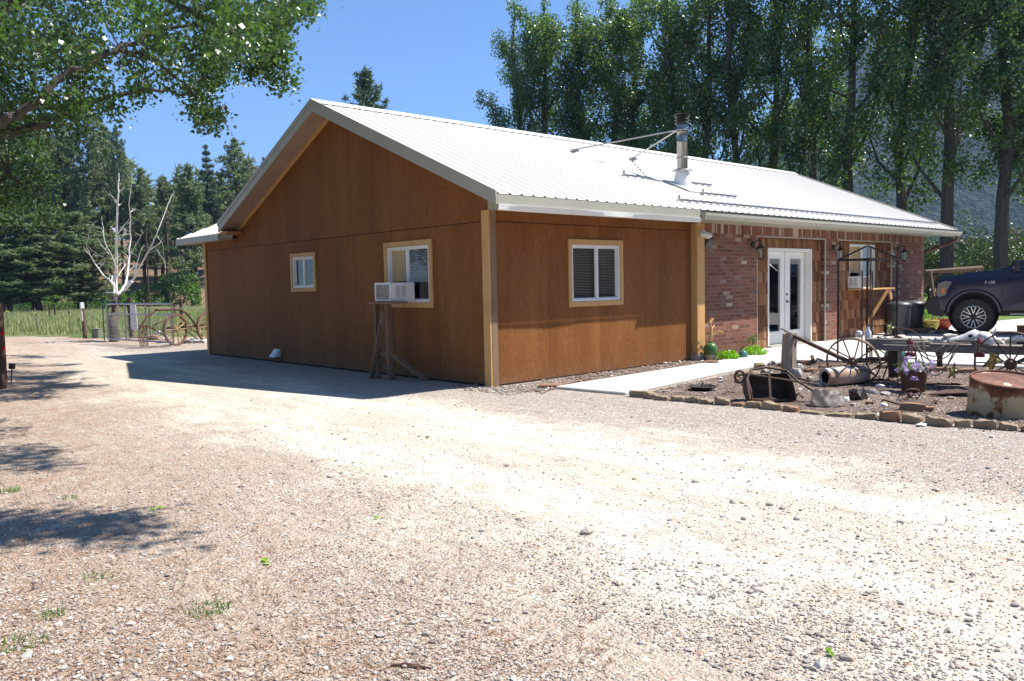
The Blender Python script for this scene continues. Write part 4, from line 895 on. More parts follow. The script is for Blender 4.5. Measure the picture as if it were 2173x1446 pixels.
# rusty drum
g = gnd(2128, 880); t = empty('rusty_drum', (g.x, g.y, -.03), 'short cut-down steel drum with rusty lid and flaking cream paint, leaning forward', 'drum'); t.rotation_euler = Matrix.Rotation(math.radians(9.5), 3, RT).to_euler()
def drum_mat():
    b = NB('flaking_drum_paint'); p = b.pos(); n1 = b.noise(p, 5, 6, .65); z = b.n('SeparateXYZ', Vector=p).outputs[2]
    edge = b.math('ADD', b.mr(z, .30, .40), b.mr(z, .12, .0)); st = b.mr(b.noise(b.map(p, (1, 1, .12)), 7, 4), .5, .68)
    f = b.math('ADD', b.math('ADD', n1, b.math('MULTIPLY', edge, .35)), b.math('MULTIPLY', st, .18))
    c = b.ramp(f, [(.60, (.50, .44, .28)), (.66, (.36, .27, .15)), (.71, (.20, .085, .04)), (.85, (.13, .05, .03)), (1, (.08, .035, .025))])
    return b.end(b.bsdf(c, .7, .1, b.bump(b.noise(p, 60, 4), .4, .004), .3))
M['drum'] = drum_mat()
def lid_mat():
    b = NB('rusty_lid'); p = b.pos(); n1 = b.noise(p, 4, 6, .6)
    c = b.ramp(n1, [(.35, (.10, .042, .028)), (.5, (.19, .085, .055)), (.58, (.27, .14, .09)), (.60, (.62, .54, .40)), (.8, (.70, .64, .50))])
    return b.end(b.bsdf(c, .7, .1, b.bump(b.noise(p, 50, 4), .3, .004), .3))
M['lid'] = lid_mat()
mb = MB(); mb.lathe([(.345, 0), (.352, .02), (.352, .405), (.357, .41), (.357, .43), (.347, .437), (.338, .43), (.335, .415)], n=56, cap=False); mb.build('drum_body', M['drum'], t, smooth=True)
mb = MB(); mb.lathe([(.337, .414), (.25, .418), (.0, .42)], n=56, cap=False); mb.build('drum_lid', M['lid'], t, smooth=True)
mb = MB(); mb.tube([(.352 * math.cos(-2.15), .352 * math.sin(-2.15), .02), (.352 * math.cos(-2.15), .352 * math.sin(-2.15), .40)], .006, 6); mb.build('seam', M['rust'], t)
# plate leaning flat by the drum
g = gnd(2022, 842); mb = MB(); mb.prism([(-.32, -.02), (.28, -.16), (.30, .16), (.0, .13)], 0, .02, 'xy'); o = mb.build('iron_plate', M['iron_worn'], bevel=.003); o.location = (g.x, g.y, .05); o.rotation_euler = (.10, -.08, -.75); tag(o, 'flat dark pointed iron plate lying left of the drum', 'plate')
# fresno scraper
g = gnd(1632, 852); t = empty('old_scraper', (g.x, g.y, .012), 'rusty horse-drawn scraper bucket with bent handle bars in the bed', 'scraper', rz=-.72)
W_ = .26; prof = [(.02, .02)] + [(.20 - .20 * math.cos(a), .17 - .17 * math.sin(a) + .0) for a in [math.pi * k / 9 * .95 + .0 for k in range(10)]]
prof = [(-.20, .015), (-.05, .0), (.08, .02), (.17, .09), (.20, .18), (.17, .27), (.08, .31)]
mb = MB()
for (xa, za), (xb, zb_) in zip(prof, prof[1:]):
    mb.poly([(-W_, xa, za), (W_, xa, za), (W_, xb, zb_), (-W_, xb, zb_)])
    for d_ in (.0,): mb.poly([(-W_, xa, za + .012), (W_, xa, za + .012), (W_, xb, zb_ + .010), (-W_, xb, zb_ + .010)])
mb.build('bucket', M['iron_worn'], t, smooth=60, fix=False)
for s in (-1, 1):
    mb = MB(); mb.prism(prof + [(-.02, .27), (-.15, .14)], s * W_, s * (W_ + .012), 'yz'); mb.build('side_plate', M['rust'], t)
mb = MB(); mb.tube([(-W_ - .06, -.25, .05), (-W_ - .05, -.1, .28), (-W_ + .05, .05, .38), (0, .10, .40), (W_ * .9, .05, .36), (W_ + .06, -.12, .24), (W_ + .22, -.25, .12)], .016, 8); mb.build('handle_bar', M['iron_worn'], t, smooth=True)
mb = MB(); mb.bar((-W_ - .02, .08, .33), (W_ + .3, -.18, .20), .05, .02); mb.bar((-.05, -.2, .02), (0, .0, .33), .03, .015); mb.build('drag_bar', M['iron_worn'], t, bevel=.003)
mb = MB(); mb.tube([(-W_ - .10 + .06 * math.cos(a), .02, .30 + .075 * math.sin(a)) for a in [k * math.pi / 6 for k in range(12)]], .016, 6, closed=True); mb.build('ring', M['iron_worn'], t, smooth=True)
# stump post
g = gnd(1673, 797); mb = MB(); N = 9
rings = []
for k in range(9):
    z = k / 8 * .66; rr_ = .135 - .025 * z; P_ = []
    for j in range(12):
        a = j * math.pi / 6; q = rr_ * (1 + .22 * noise.noise(Vector((math.cos(a) * 1.5, math.sin(a) * 1.5, z * 1.2))) + .08 * noise.noise(Vector((math.cos(a) * 5, math.sin(a) * 5, z * 2))))
        P_.append((q * math.cos(a) + .09 * z, q * math.sin(a) * .8, z + (.05 * noise.noise(Vector((a, 1, 1))) if k == 8 else 0)))
    rings.append(mb.av(P_))
for A_, B_ in zip(rings, rings[1:]):
    for j in range(12): mb.f.append((A_ + j, A_ + (j + 1) % 12, B_ + (j + 1) % 12, B_ + j))
mb.f.append(tuple(rings[-1] + j for j in range(12)))
M['stump'] = pm('weathered_stump', [(.15, .12, .09), (.34, .29, .23), (.22, .18, .14), (.45, .40, .33)], .9, 9, (1, 1, .15), bump=1, bsc=18, bd=.02)
o = mb.build('stump_post', M['stump'], smooth=30); o.location = (g.x, g.y, .0); tag(o, 'weathered grey stump post holding up the end of the wagon tongue', 'stump')
# rocks
g_ = [(1590, 800, (.22, .10, .07), 'stone', 'long flat tan slab left of the stump post'), (1628, 790, (.16, .10, .06), 'rock', 'grey slab tilted against the stump post'), (1612, 782, (.12, .06, .07), 'stone', 'brown stone behind the long flat slab'),
 (1690, 800, (.11, .08, .10), 'rock', 'dark grey stone at the right foot of the stump post'), (1697, 788, (.07, .06, .09), 'palerock', 'small pale stone leaning on the stump post'), (1650, 808, (.26, .13, .08), 'iron_worn', 'broad dark slab behind the old scraper'),
 (1668, 832, (.17, .06, .03), 'palerock', 'flat white stone right of the scraper'), (1733, 820, (.09, .06, .05), 'rock', 'grey stone touching the hollow log'), (1820, 848, (.14, .10, .11), 'iron', 'black lump of slag right of the folded sheet metal'),
 (1850, 835, (.10, .05, .04), 'rock', 'flat grey stone between the hollow log and the bucket'), (1880, 838, (.12, .05, .03), 'rock', 'thin grey stone left of the flower bucket'), (1935, 872, (.16, .06, .07), 'redrock', 'jagged red brown rock, the left of two by the edging'), (1972, 872, (.10, .05, .05), 'redrock', 'jagged brown rock, the right of two by the edging'),
 (1780, 800, (.10, .06, .04), 'rock', 'flat stone behind the hollow log'), (1955, 812, (.2, .04, .04), 'stone', 'long tan stone behind the flower bucket'), (1720, 790, (.12, .05, .05), 'redrock', 'brown stone under the wagon tongue'), (1745, 783, (.07, .05, .05), 'redrock', 'small rust brown stone near the left wagon wheel')]
for i, (u, v, d, m, lb) in enumerate(g_): rock(u, v, d, m, lb, 40 + i, .01)
g = gnd(1965, 915); 
mb = MB(); mb.rock((0, 0, .015), (.12, .05, .02), 5); o = mb.build('rock', M['palerock'], smooth=25); o.location = gnd(1958, 904); tag(o, 'flat white stone just outside the edging row', 'rock')
# row of long edging at the back of the bed
for i, (u, v, lb) in enumerate(((1885, 783, 'long brown edging stone behind the flower bucket'), (1985, 790, 'long brown edging stone left of the small star'), (2050, 793, 'long brown edging stone right of the small star'))):
    mb = MB(); mb.box((0, 0, .04), (.34, .10, .07)); o = mb.build('edging_stone', M['redrock' if i else 'stone'], bevel=.012, seg=2); o.location = gnd(u, v); o.rotation_euler[2] = -.85 + i * .1; tag(o, lb, 'edging stone')
# dark iron disc on the left, log, sheet metal, hoops
g = gnd(1490, 829); mb = MB(); mb.lathe([(.0, .0), (.16, .02), (.20, .05), (.19, .055), (.14, .03), (0, .012)], n=22, wob=.2); mb.tube([(0, 0, .02), (.05, .02, .09)], .015, 6); o = mb.build('iron_disc', M['iron'], smooth=30); o.location = (g.x, g.y, .012); tag(o, 'dark dished iron disc lying in the bed near the path', 'disc')
a_, b_ = gnd(1748, 822), gnd(1838, 815); d_ = (b_ - a_); d_.z = 0; Ln = d_.length
M['log'] = pm('peeling_pale_log', [(.52, .47, .40), (.66, .62, .56), (.55, .48, .40), (.34, .20, .12), (.62, .57, .50)], .8, 3, (.5, 1, 1), bump=.5)
t = empty('hollow_log', (a_.x, a_.y, .14), 'pale hollow log lying on its side in the bed', 'log', rz=math.atan2(d_.y, d_.x))
mb = MB(); mb.lathe([(.085, .03), (.10, .0), (.125, .015), (.125, Ln * .5), (.12, Ln - .05), (.09, Ln)], (0, 0, 0), 22, 'x', wob=.12, cap=False); mb.build('shell', M['log'], t, smooth=True)
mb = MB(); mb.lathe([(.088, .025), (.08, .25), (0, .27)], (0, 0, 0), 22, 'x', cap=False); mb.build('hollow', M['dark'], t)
mb = MB(); mb.lathe([(.025, 0), (.028, .02), (0, .03)], (Ln * .82, .02, .105), 10); mb.lathe([(.09, Ln - .02), (.03, Ln + .02), (0, Ln + .02)], (0, 0, 0), 16, 'x', cap=False); mb.build('knot', M['redrock'], t)
g = gnd(1755, 864); t = MB(); NX, NY = 16, 10
for yj in range(NY + 1):
    for xi in range(NX + 1):
        a, b = xi / NX * 2 - 1, yj / NY; w_ = .22 - .07 * b; z = .02 + .17 * b ** .75 * (1 - .22 * a * a) + .018 * noise.noise(Vector((a * 2.2, b * 3, 1))) + (.03 if abs(a) > .8 else 0) * b
        t.v.append((a * w_ + .05 * b, -.12 + .22 * b + .07 * a * a, z + .02 * noise.noise(Vector((a * 5, b * 5, 7)))))
for yj in range(NY):
    for xi in range(NX): n = yj * (NX + 1) + xi; t.f.append((n, n + 1, n + NX + 2, n + NX + 1))
n0 = len(t.v); t.v += [(x * .96, y + .012 + .05 * (z / .2), z - .012) for x, y, z in list(t.v)]; t.f += [tuple(q + n0 for q in f)[::-1] for f in list(t.f)]
o = t.build('folded_sheet_metal', M['leather'], smooth=35, fix=False); o.location = g; o.rotation_euler[2] = -.8; tag(o, 'crumpled grey brown sheet metal scoop next to the edging blocks', 'sheet metal')
def wheel(loc, R, ns, label, rim=.03, hub=.05, rot=(0, 0, 0), mat='iron_worn', name='wagon_wheel', cat='wheel', group=None, parent=None, spoke=.010, rimw=.05, mat_sp=None, hubl=.14):
    """axis = local y"""
    t = empty(name, loc, label if not parent else None, cat if not parent else None, group, rot=rot)
    if parent: t.parent = parent
    mb = MB(); mb.lathe([(R - rim * .5, -rimw / 2), (R, -rimw / 2), (R, rimw / 2), (R - rim * .5, rimw / 2), (R - rim * .5, -rimw / 2)], (0, 0, 0), 48, 'y', cap=False); mb.build('rim', M[mat], t, smooth=True)
    mb = MB()
    for k in range(ns):
        a = 2 * math.pi * k / ns; s = (-1) ** k * hubl * .3; mb.tube([(hub * .7 * math.cos(a), s, hub * .7 * math.sin(a)), ((R - rim * .3) * math.cos(a), 0, (R - rim * .3) * math.sin(a))], spoke, 6)
    mb.build('spokes', M[mat_sp or mat], t)
    mb = MB(); mb.lathe([(hub * .55, -hubl / 2), (hub * .7, -hubl / 2 + .01), (hub * .75, -.03), (hub, -.02), (hub, .02), (hub * .75, .03), (hub * .7, hubl / 2 - .01), (hub * .4, hubl / 2)], (0, 0, 0), 16, 'y'); mb.build('hub', M[mat_sp or mat], t, smooth=True)
    return t
g = gnd(1930, 850); wheel((g.x, g.y, .06), .13, 8, 'small rusty spoked iron wheel leaning in front of the flower bucket', .018, .025, (.75, 0, -.75), 'rust', 'wheel_ornament', spoke=.006, rimw=.015, hubl=.04)
g = gnd(1925, 858); mb = MB(); mb.tube([(.28 * math.cos(a), .20 * math.sin(a), .01 + .02 * math.sin(a * 2)) for a in [k * .16 for k in range(24)]], .010, 6); o = mb.build('iron_hoop', M['rust'], smooth=True); o.location = (g.x, g.y, .012); o.rotation_euler[2] = 1.5; tag(o, 'bent rusty hoop lying flat around the small iron wheel', 'hoop')
g = gnd(1938, 833); t = empty('flower_bucket', (g.x, g.y, .01), 'dented rusty bucket planted with purple petunias', 'bucket', rz=.3)
mb = MB(); mb.lathe([(.13, 0), (.14, .02), (.165, .27), (.172, .275), (.17, .285), (.155, .28), (.15, .2)], n=28, wob=.08, cap=False); mb.build('bucket', M['rust'], t, smooth=True)
mb = MB(); mb.lathe([(.155, .25), (0, .255)], n=20, cap=False); mb.build('soil', M['soil'], t)
n = 170; P_ = R_.normal(0, 1, (n, 3)) * np.array([.11, .09, .045]) + np.array([0, 0, .31]); leaves('foliage', P_, .05, M['shrub'], t)
n = 330; c = R_.normal(0, 1, (30, 3)) * np.array([.15, .11, .045]) + np.array([0, 0, .345]); c[:6] += np.array([-.1, -.05, -.10]); P_ = c[R_.integers(0, 30, n)] + R_.normal(0, .018, (n, 3)); leaves('petals', P_, .04, M['flower'], t, .9)['kind'] = 'stuff'
# ---- the wagon
wg = gnd(1813, 806)
p0 = Vector((3.98, -2.62, .60)); hubp = Vector((4.05, -3.55, .355)); 
yr = -.60  # local direction of wagon axis in world xy
H2 = at(2148, 769, 10.4); H1 = at(1813, 766, 11.6); ax = (H2 - H1); ax.z = 0; ax.normalize(); aw = math.atan2(ax.y, ax.x)
t = empty('old_wagon', (H1.x, H1.y, 0), 'old wagon running gear with iron wheels, a grey timber bench beam and a long tongue', 'wagon', rz=aw)
Lw = (Vector((H2.x, H2.y, 0)) - Vector((H1.x, H1.y, 0))).length
tilt = .0
def w2(v): return v
wheel((0, -.06, .335), .36, 10, None, .035, .06, (.35, 0, .05), 'iron_worn', 'front_wheel', parent=t, rimw=.05)
wheel((.30, .72, .33), .34, 10, None, .035, .06, (-.15, 0, .1), 'iron_worn', 'front_wheel', parent=t, rimw=.05)
wheel((Lw, -.12, .39), .41, 12, None, .035, .07, (.1, 0, -.05), 'iron_worn', 'rear_wheel', parent=t, rimw=.05)
mb = MB(); mb.tube([(0, -.1, .33), (.30, .75, .33)], .022, 8); mb.tube([(Lw, -.12, .39), (Lw + .1, .8, .38)], .022, 8); mb.build('axle', M['iron'], t, smooth=True)
pz = .53
mb = MB(); mb.bar((.35, .10, pz), (Lw + .9, .10, pz), .06, .085); mb.build('beam', M['wood_grey'], t, bevel=.006)
mb = MB(); mb.bar((.05, .62, pz + .02), (Lw + .9, .62, pz + .0), .06, .085); mb.build('beam', M['wood_grey'], t, bevel=.006)
mb = MB(); mb.bar((.15, .36, pz + .02), (.95, .36, pz + .02), .42, .12); mb.bar((.10, .30, pz + .09), (.85, .34, pz + .09), .30, .05); mb.build('bolster', M['wood_grey'], t, bevel=.01)
mb = MB(); mb.bar((.95, .36, pz + .062), (Lw + .9, .36, pz + .056), .56, .022); mb.build('deck_board', M['wood_grey'], t, bevel=.004)
mb = MB(); mb.bar((.45, .34, .10), (.45, .34, pz), .26, .12, (1, 0, 0)); mb.build('gear_box', M['iron'], t, bevel=.02)
loc = t.matrix_basis.to_4x4() if 0 else Matrix.Translation(t.location) @ Matrix.Rotation(aw, 4, 'Z')
inv = loc.inverted()
tp = inv @ Vector((gnd(1673, 797).x + .06, gnd(1673, 797).y, .64))
mb = MB(); mb.bar(tp, (-.15, .12, .33), .055, .05); mb.bar(tp + Vector((-.03, 0, .03)), tp + Vector((-.16, .02, .09)), .03, .02); mb.bar((-.15, .12, .33), (.5, .3, .36), .05, .05); mb.build('tongue', M['iron_worn'], t, bevel=.006)
mb = MB(); mb.tube([tp + Vector((.08, 0, -.03)), tp + Vector((.10, -.02, -.12)), tp + Vector((.07, 0, -.22)), tp + Vector((.03, 0, -.24))], .010, 6); mb.build('chain_hook', M['iron'], t)
def onw(x, y, z=pz + .068): return loc @ Vector((x, y, z))
def wx(u, dep=12.0):   # wagon-local x for an image column
    best = 0
    for k in range(400):
        x = -1 + k * .015; q = loc @ Vector((x, .3, .6)) - CAM; uu = PW / 2 + F * q.dot(Vector(RR[0])) / q.dot(Vector((.67761, .7323, -.0677)))
        if uu > u: return x
    return 5
# stars
def star(loc, R, rot, mat, label, edge=True, th=.03):
    t_ = empty('metal_star', loc, label, 'star ornament', rot=rot)
    mb = MB(); P_ = []
    for k in range(10):
        a = math.pi / 2 + k * math.pi / 5; r_ = R if k % 2 == 0 else R * .42; P_.append((r_ * math.cos(a), r_ * math.sin(a)))
    n = mb.av([(x, 0, z) for x, z in P_] + [(0, -th, 0), (0, th * .3, 0)])
    for k in range(10): mb.f.append((n + k, n + (k + 1) % 10, n + 10)); mb.f.append((n + (k + 1) % 10, n + k, n + 11))
    mb.build('face', M[mat], t_)
    mb = MB()
    for k in range(10): a, b = P_[k], P_[(k + 1) % 10]; mb.tube([(a[0], -.003, a[1]), (b[0], -.003, b[1])], .006, 5)
    for k in range(0, 10, 2): mb.tube([(P_[k][0], -.004, P_[k][1]), (0, -th - .004, 0)], .004, 5)
    if edge: mb.build('wire_edge', M['iron'], t_)
    return t_
q = at(2022, 788, 11.8); star((q.x, q.y, q.z), .13, (.15, .1, -.25), 'star', 'small yellow green metal star standing on the ground under the beam')
q = at(2108, 763, 11.3); star((q.x, q.y, q.z), .24, (.3, .5, -.1), 'yellow', 'larger yellow star hanging below the beam beside the rear wheel')
q = at(1888, 697, 11.6); star((q.x, q.y, q.z), .135, (.1, .25, -.2), 'star', 'yellow green star standing on the left end of the wagon deck')
# lanterns and crane
def red_lantern(u, v, dep, label):
    q = at(u, v, dep); t_ = empty('red_lantern', q, label, 'lantern', 'red barn lanterns hanging on the wagon')
    mb = MB(); mb.lathe([(.06, 0), (.065, .01), (.06, .05), (.03, .06)], n=14); mb.lathe([(.03, .17), (.045, .19), (.03, .22), (.015, .24)], n=12)
    for s in (-1, 1): mb.tube([(s * .055, 0, .05), (s * .065, 0, .10), (s * .055, 0, .18), (s * .03, 0, .21)], .008, 6)
    mb.build('frame', M['redpaint'], t_, smooth=True)
    mb = MB(); mb.lathe([(.03, .06), (.045, .10), (.03, .17)], n=12, cap=False); mb.build('globe', M['glass'], t_, smooth=True)
    mb = MB(); mb.tube([(-.05, 0, .18), (-.05, 0, .25), (0, 0, .29), (.05, 0, .25), (.05, 0, .18)], .003, 4); mb.build('bail', M['iron'], t_)
red_lantern(1931, 757, 10.95, 'dark red barn lantern hanging on the beam left of the ropes'); red_lantern(2078, 758, 10.45, 'dark red barn lantern hanging on the beam by the rear wheel')
q = gnd(1926, 783); t = empty('garden_pot', (q.x + .25, q.y + .3, .01), 'round dark green pot on the ground under the wagon deck', 'pot'); mb = MB(); mb.lathe([(.09, 0), (.16, .08), (.18, .16), (.15, .25), (.10, .28), (.09, .26)], n=20); mb.build('body', M['teal'], t, smooth=True)
mb = MB(); mb.lathe([(.181, .12), (.186, .14), (.181, .16)], n=20, cap=False); mb.build('band', M['rust'], t)
q = gnd(2008, 788); t = empty('cast_iron_pump', (q.x, q.y + .1, .01), 'black cast iron hand pump standing under the wagon beam', 'pump')
mb = MB(); mb.lathe([(.10, 0), (.10, .02), (.045, .05), (.04, .22), (.06, .25), (.075, .30), (.075, .36), (.04, .40), (.03, .46)], n=16); mb.build('barrel', M['iron'], t, smooth=True)
mb = MB(); mb.tube([(.05, -.02, .32), (.14, -.06, .33), (.17, -.07, .28)], .022, 8); mb.build('spout', M['iron'], t, smooth=True)
mb = MB(); mb.tube([(0, 0, .44), (-.1, .05, .5), (-.3, .15, .46)], .014, 6); mb.build('handle', M['iron'], t, smooth=True)
# ropes looped over the beam
for i, (u0, u1, dip, lb) in enumerate(((1940, 2015, .10, 'shortest loop of old rope slung over the timber beam'), (1950, 2030, .16, 'second loop of old rope slung over the timber beam'), (1945, 2040, .22, 'third, wider loop of old rope on the timber beam'), (1955, 2035, .42, 'deep sagging loop of old rope below the beam'), (1965, 2042, .33, 'outer loop of old rope hanging below the beam'))):
    xa, xb = wx(u0), wx(u1); P_ = [onw(xa + .1, .30, pz + .09), onw(xa, .1, pz + .085)]
    for k in range(1, 12): s_ = k / 12; P_.append(onw(xa + (xb - xa) * s_, .05 - .03 * math.sin(math.pi * s_), pz + .07 - dip * 4 * s_ * (1 - s_)))
    P_ += [onw(xb, .1, pz + .085), onw(xb - .15, .32, pz + .09)]
    mb = MB(); mb.tube(P_, .008, 6); o = mb.build('rope', M['rope'], smooth=True); tag(o, lb, 'rope', 'old ropes over the wagon beam')
# skulls, driftwood and things on the deck
def skull(u, label, s=1.0, rz=0, y=.36, tip=0.0):
    t_ = empty('animal_skull', onw(wx(u), y), label, 'skull', rot=(tip, 0, aw + rz))
    mb = MB(); V0 = []
    prof = [(-.20, .025, .02), (-.17, .045, .03), (-.10, .05, .04), (-.02, .065, .055), (.05, .095, .075), (.11, .09, .085), (.17, .075, .07), (.20, .04, .035)]
    rings = []
    for x, wy, hz in prof: rings.append(mb.av([(x * s + .008 * math.sin(a * 3 + x * 40), wy * s * math.cos(a) * (1 + .1 * math.cos(2 * a) + .35 * noise.noise(Vector((x * 14 + u, a * 1.5, 2)))), (hz * (1 + math.sin(a)) * (1 + .35 * noise.noise(Vector((x * 16, a * 1.3, u)))) + .01) * s) for a in [k * math.pi / 5 for k in range(10)]]))
    for A_, B_ in zip(rings, rings[1:]):
        for k in range(10): mb.f.append((A_ + k, A_ + (k + 1) % 10, B_ + (k + 1) % 10, B_ + k))
    mb.f.append(tuple(rings[0] + k for k in range(10))); mb.f.append(tuple(rings[-1] + k for k in range(10)))
    mb.build('cranium', M['bone'], t_, smooth=50)
    for sy in (-1, 1):
        mb = MB(); mb.rock((.055 * s, sy * .078 * s, .10 * s), (.042 * s, .026 * s, .036 * s), 3, 1, .1); mb.build('eye_socket', M['dark'], t_)
    mb = MB(); mb.rock((-.19 * s, 0, .03 * s), (.03 * s, .026 * s, .022 * s), 1, 1, .1)
    mb.build('nasal_opening', M['dark'], t_)
    for sy in (-1, 1):
        mb = MB(); mb.tube([(.14 * s, sy * .06 * s, .11 * s), (.17 * s, sy * .11 * s, .13 * s), (.16 * s, sy * .15 * s, .16 * s)], [.016 * s, .012 * s, .005 * s], 6); mb.build('horn_core', M['bone'], t_, smooth=True)
skull(2046, 'long white animal skull lying in the middle of the wagon deck', 1.0, .25)
skull(2086, 'white skull with a large dark eye socket, tipped up by the rear wheel', 1.05, -.9, .30, .5)
skull(2160, 'bleached skull resting behind the top of the rear wheel', 1.0, .1, .5)
for i, (u, d, m, lb) in enumerate(((1994, (.10, .06, .05), 'rock', 'grey stone on the deck left of the first skull'), (2012, (.12, .05, .09), 'rock', 'grey driftwood lump standing on the deck behind the ropes'), (1962, (.06, .04, .035), 'palerock', 'small white stone on the deck at the start of the ropes'), (1978, (.05, .04, .045), 'palerock', 'white pebble beside the grey stone on the deck'), (2118, (.07, .05, .05), 'palerock', 'pale stone on the deck behind the rear wheel'), (1895, (.14, .07, .05), 'redrock', 'brown stone in front of the star on the deck'), (1868, (.07, .05, .05), 'rock', 'dark stone left of the star on the deck'), (1918, (.12, .06, .03), 'stone', 'flat tan stone on the deck right of the star'))):
    mb = MB(); mb.rock((0, 0, d[2] * .6), d, 70 + i, 2, .45); o = mb.build('rock', M[m], smooth=25); p = onw(wx(u), .30 + .1 * (i % 3)); o.location = p; o.rotation_euler[2] = aw + i; tag(o, lb, 'rock')
q = onw(wx(1822), .3, pz + .115); mb = MB(); mb.lathe([(0, -.055), (.04, -.04), (.055, 0), (.04, .04), (0, .055)], n=18); o = mb.build('glass_float', M['bone'], smooth=True); o.location = (q.x, q.y, q.z + .05); tag(o, 'shiny white ball at the left end of the wagon deck', 'ball')
q = onw(wx(1839), .36); t = empty('bottle', q, 'pale glass bottle on the deck right of the white ball', 'bottle'); mb = MB(); mb.lathe([(.04, 0), (.045, .02), (.045, .13), (.02, .17), (.018, .21)], n=14); mb.build('body', M['signwhite'], t, smooth=True); mb = MB(); mb.lathe([(.02, .21), (.02, .23), (0, .23)], n=10); mb.build('stopper', M['rust'], t)
q = onw(wx(1905), .45); mb = MB(); mb.tube([(.30 * math.cos(a), 0, .24 * math.sin(a) - .06) for a in [.3 + k * .16 for k in range(14)]], .012, 6); o = mb.build('barrel_hoop', M['iron_worn'], smooth=True); o.location = q; o.rotation_euler[2] = aw - .1; tag(o, 'thin curved barrel hoop arching on the deck right of the star', 'hoop')
q = onw(wx(2168), .55); t = empty('tin_can', q, 'rusty tin can on the deck at the right edge of the photo', 'can'); mb = MB(); mb.lathe([(.10, 0), (.10, .22), (.105, .225), (.105, .24), (.09, .23)], n=18); mb.build('body', M['rust'], t, smooth=True); mb = MB(); mb.lathe([(.102, .10), (.106, .11), (.102, .12)], n=18, cap=False); mb.build('rib', M['rust'], t)
# display rack with pyramid top and iron rods
g = gnd(1839, 772); t = empty('iron_rack', (g.x, g.y, .01), 'tall black iron rack with an open pyramid top', 'rack', rz=math.atan2(RT.y, RT.x) - .40)
rk = .47; cs = [(rk, 0), (0, rk), (-rk, 0), (0, -rk)]; top = 1.80
for x, y in cs:
    mb = MB(); mb.bb(x - .016, x + .016, y - .016, y + .016, 0, top); mb.build('post', M['iron'], t, bevel=.002)
mb = MB()
for i in range(4): mb.bar((*cs[i], top), (*cs[(i + 1) % 4], top), .035)
mb.build('top_ring', M['iron'], t)
for i in range(4):
    mb = MB(); mb.bar((*cs[i], top + .01), (0, 0, top + .24), .028); mb.build('rafter', M['iron'], t)
for i, (u, tz, lb) in enumerate(((1829, 1.62, 'leftmost of the four rusty rods standing inside the rack'), (1840, 1.68, 'second rusty rod from the left inside the rack'), (1846, 1.66, 'third rusty rod from the left inside the rack'), (1850, 1.60, 'rightmost of the four rusty rods inside the rack'))):
    q = gnd(u, 771 + (i % 2) * 3); mb = MB(); mb.tube([(0, 0, 0), (.01, .01, tz)], .013, 8); mb.lathe([(.02, .0), (.02, .03)], n=8); o = mb.build('iron_rod', M['rust']); o.location = (q.x, q.y, .01); tag(o, lb, 'rod', 'rusty rods in the rack')
q = gnd(1712, 776); mb = MB(); mb.bar((-.3, 0, .06), (.15, 0, .06), .09, .05); mb.bar((.05, -.1, .1), (.22, .1, .14), .05, .05); mb.tube([(.2, 0, .05), (.35, .1, .09), (.5, .12, .05)], .02, 6); o = mb.build('plough_part', M['rust'], bevel=.004); o.location = q; o.rotation_euler[2] = -.3; tag(o, 'rusty plough part lying behind the stump post under the tongue', 'plough part')
# ================================================================ PICKUP TRUCK
dep = 20.0; wc = at(2065, 690, dep); wc.z = 0
hd = math.radians(107.5); ct, stt = math.cos(hd), math.sin(hd)
tk = empty('pickup_truck', (wc.x + .95 * stt, wc.y - .95 * ct, .046), 'dark blue lifted pickup truck with black off-road wheels parked by the brick wall', 'truck', rz=hd)
def paint():
    b = NB('dark_blue_paint'); p = b.pos(); n1 = b.noise(p, 2.0, 5); c = b.mix(n1, (.004, .006, .026), (.006, .009, .038))
    z = b.n('SeparateXYZ', Vector=p).outputs[2]; dust = b.math('MULTIPLY', b.mr(z, 1.0, .5), b.mr(b.noise(p, 5, 4), .3, .7)); c = b.mix(b.math('MULTIPLY', dust, .35), c, (.06, .058, .07))
    return b.end(b.n('BsdfPrincipled', Base_Color=c, Roughness=.22, Coat_Weight=.0, Coat_Roughness=.08).outputs[0])
M['paint'] = paint()
WR, WB = .445, -3.68
def arch(cx, r, a0=0, a1=180, n=14, cz=.52): return [(cx + r * math.cos(math.radians(a0 + (a1 - a0) * k / n)), cz + r * math.sin(math.radians(a0 + (a1 - a0) * k / n))) for k in range(n + 1)]
prof = [(.70, .62), (.74, .80), (.80, .95), (.80, 1.20), (.76, 1.33), (.60, 1.42), (.2, 1.50), (-.30, 1.555), (-.62, 1.565), (-2.9, 1.56), (-4.88, 1.53), (-4.92, .75)]
prof += [(WB - .56, .62)] + arch(WB, .56, 180, 0) [0:] + [(WB + .57, .60), (-.58, .60)] + arch(0, .56, 180, 0) + [(.60, .60)]
mb = MB(); mb.prism(prof, -.93, .93, 'xz')
body = mb.build('body', M['paint'], tk, bevel=.035, seg=3, smooth=30)
